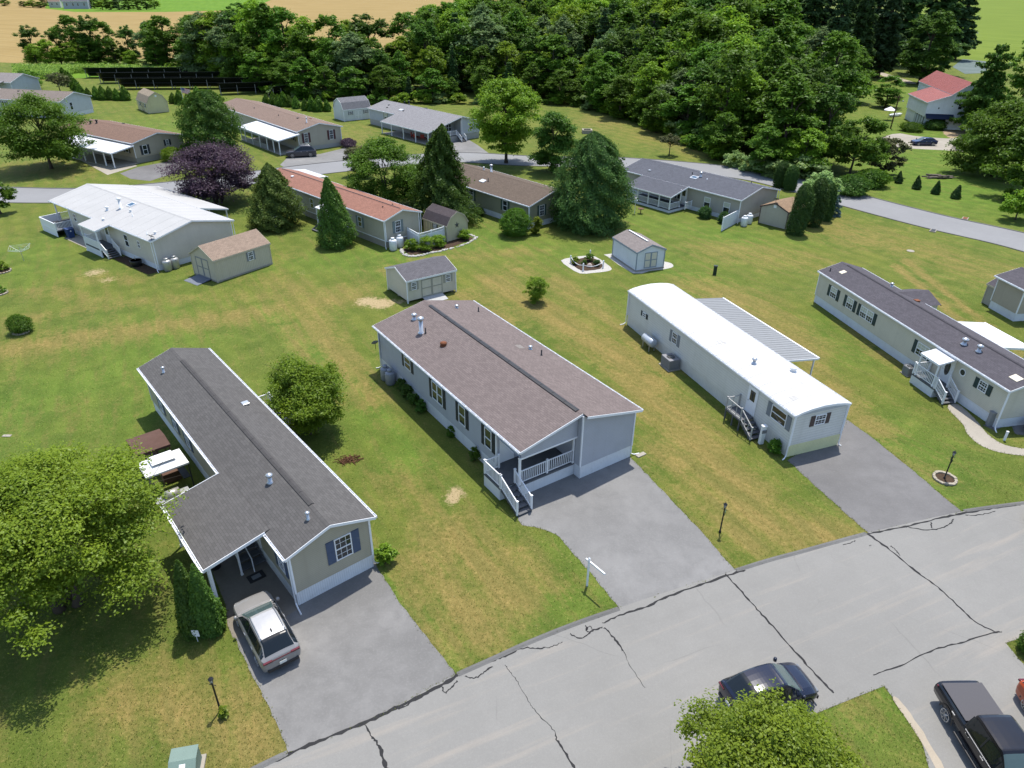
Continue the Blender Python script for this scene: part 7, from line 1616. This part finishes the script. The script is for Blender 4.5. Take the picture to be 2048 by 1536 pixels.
# red chairs under the far carport
CH0=None
for i,(t,q,l) in enumerate(((-1.9,7.4,'red patio chair under the far carport, the left one'),(-2.3,5.9,'red patio chair in the middle under the far carport'),(-1.7,4.4,'red patio chair under the far carport, nearest the corner post'))):
    if CH0 is None:
        r=empty('patio_chair',(0,0,0),0,l,'chair','red chairs under the far carport'); mr=plain('red_chair_plastic',(.30,.03,.025),.5,.3); b=MB(); b.box(-.4,.4,-.4,.4,.40,.50); b.build('seat',mr,r); b=MB(); b.box(-.4,.4,.34,.44,.5,1.1); b.build('backrest',mr,r)
        for x in (-.36,.36):
            for y in (-.34,.34): b=MB(); b.box(x-.03,x+.03,y-.03,y+.03,0,.4); b.build('leg',mr,r)
        CH0=r; o=r
    else: o=copy_tree(CH0); o['label']=l
    o.location=H11.world(t,q,.1); o.rotation_euler=(0,0,-H11.yaw+1.2+i*.4)
# debris, covers
r=empty('brush_pile',U(697,921),0,'heap of dry brown brush and bark on the lawn right of the taupe home','brush pile'); mb=MB()
for i in range(90):
    a_=rnd.uniform(0,6.28); d_=min(.6,abs(rnd.gauss(0,.34))); s=rnd.uniform(.3,.55); x,y=math.cos(a_)*d_*1.3,math.sin(a_)*d_*.8; b_=rnd.uniform(0,3.14); z=max(.02,.16-.2*d_)*rnd.random()+.012; mb.bar((x-math.cos(b_)*s/2,y-math.sin(b_)*s/2,z),(x+math.cos(b_)*s/2,y+math.sin(b_)*s/2,z+rnd.uniform(-.0,.08)),.03,.03)
mb.build('twigs',plain('dry_brown_bark',(.12,.062,.036),.95,.05,var=.4,scale=6),r)
r=empty('log_pile',U(1876,356),0,'heap of logs and brush on the barn lawn','log pile'); mb=MB()
for i in range(26): a_=rnd.uniform(-.5,.5); x=rnd.uniform(-1.6,1.6); y=rnd.uniform(-.6,.6); z=max(.1,.55-.3*abs(x))*rnd.random()+.1; mb.tube([(x-1*math.cos(a_),y-math.sin(a_),z),(x+1*math.cos(a_),y+math.sin(a_),z)],rnd.uniform(.06,.14),6)
mb.build('logs',M['bark2'],r)
for x,y,l in ((1821,502,'pale round manhole cover in the lawn by the loop road'),(14,872,'flat pale stone slab in the left lawn')):
    b=MB(); b.cyl(0,0,0,.035,.42,.42,16) if x>1000 else b.box(-.28,.28,-.12,.12,0,.04); o=b.build('manhole_cover' if x>1000 else 'stone_slab',M['concrete'],None,loc=U(x,y)); tag(o,l,'cover' if x>1000 else 'slab')
r=empty('storm_drain',U(1866,462),R(-52),'concrete storm drain at the lower edge of the loop road','storm drain'); b=MB(); b.box(-.6,.6,-.35,.35,0,.10); b.build('curb_inlet',M['concrete'],r); b=MB(); b.box(-.5,.5,-.25,.25,.10,.12); b.build('grate',M['black'],r)
r=empty('storm_drain',U(1930,438),R(-52),'rusty storm drain at the upper edge of the loop road','storm drain'); b=MB(); b.box(-.6,.6,-.35,.35,0,.12); b.build('curb_inlet',M['concrete'],r); b=MB(); b.box(-.5,.5,-.25,.25,.12,.14); b.build('grate',M['rust'],r)
r=empty('splash_block',H2.world(9.1,-.25),H2.yaw,'concrete splash block at the front right corner of the grey home','splash block'); b=MB(); b.box(-.35,.35,-.15,.15,0,.07); b.build('block',M['concrete'],r)
# barn yard clutter
r=empty('canoe',U(1790,233),R(60),'white boat lying beside the utility pole','boat'); b=MB(); b.tube([(0,-2.4,.5),(0,-1.6,.35),(0,0,.3),(0,1.6,.35),(0,2.4,.5)],[.05,.35,.45,.35,.05],10); b.build('hull',M['tankwhite'],r,True); b=MB(); b.box(-.3,.3,-.2,.2,.66,.72); b.build('thwart',M['greywood'],r)
r=empty('patio_umbrella',U(1775,240),0,'white patio umbrella in the barn garden','umbrella'); b=MB(); b.lathe([(1.3,2.1),(1.2,2.2),(.1,2.8),(0,2.82)],(0,0,0),8); b.build('canopy',M['white'],r); b=MB(); b.cyl(0,0,0,2.6,.04); b.build('pole',M['metal'],r)
r=empty('stone_well',U(1174,266),0,'small square stone planter on the grassy bank','planter'); b=MB(); b.box(-1,1,-1,-.7,0,.7); b.box(-1,1,.7,1,0,.7); b.box(-1,-.7,-.7,.7,0,.7); b.box(.7,1,-.7,.7,0,.7); b.build('walls',M['tanstone'],r)
b=MB(); b.box(-.5,.5,-.35,.35,0,.42); o=b.build('porch_box',M['terra'],None,bevel=.03,loc=H9.world(-2.6,3.5,.14)); tag(o,'dark box on the porch of the tan home','box')
for o in list(bpy.data.objects):
    if o.parent is None and o.type=='EMPTY' and not o.children: bpy.data.objects.remove(o)
for pr in PROT+PC+UB:
    if pr.location.length<.01:
        for c in list(pr.children): bpy.data.objects.remove(c)
        bpy.data.objects.remove(pr)
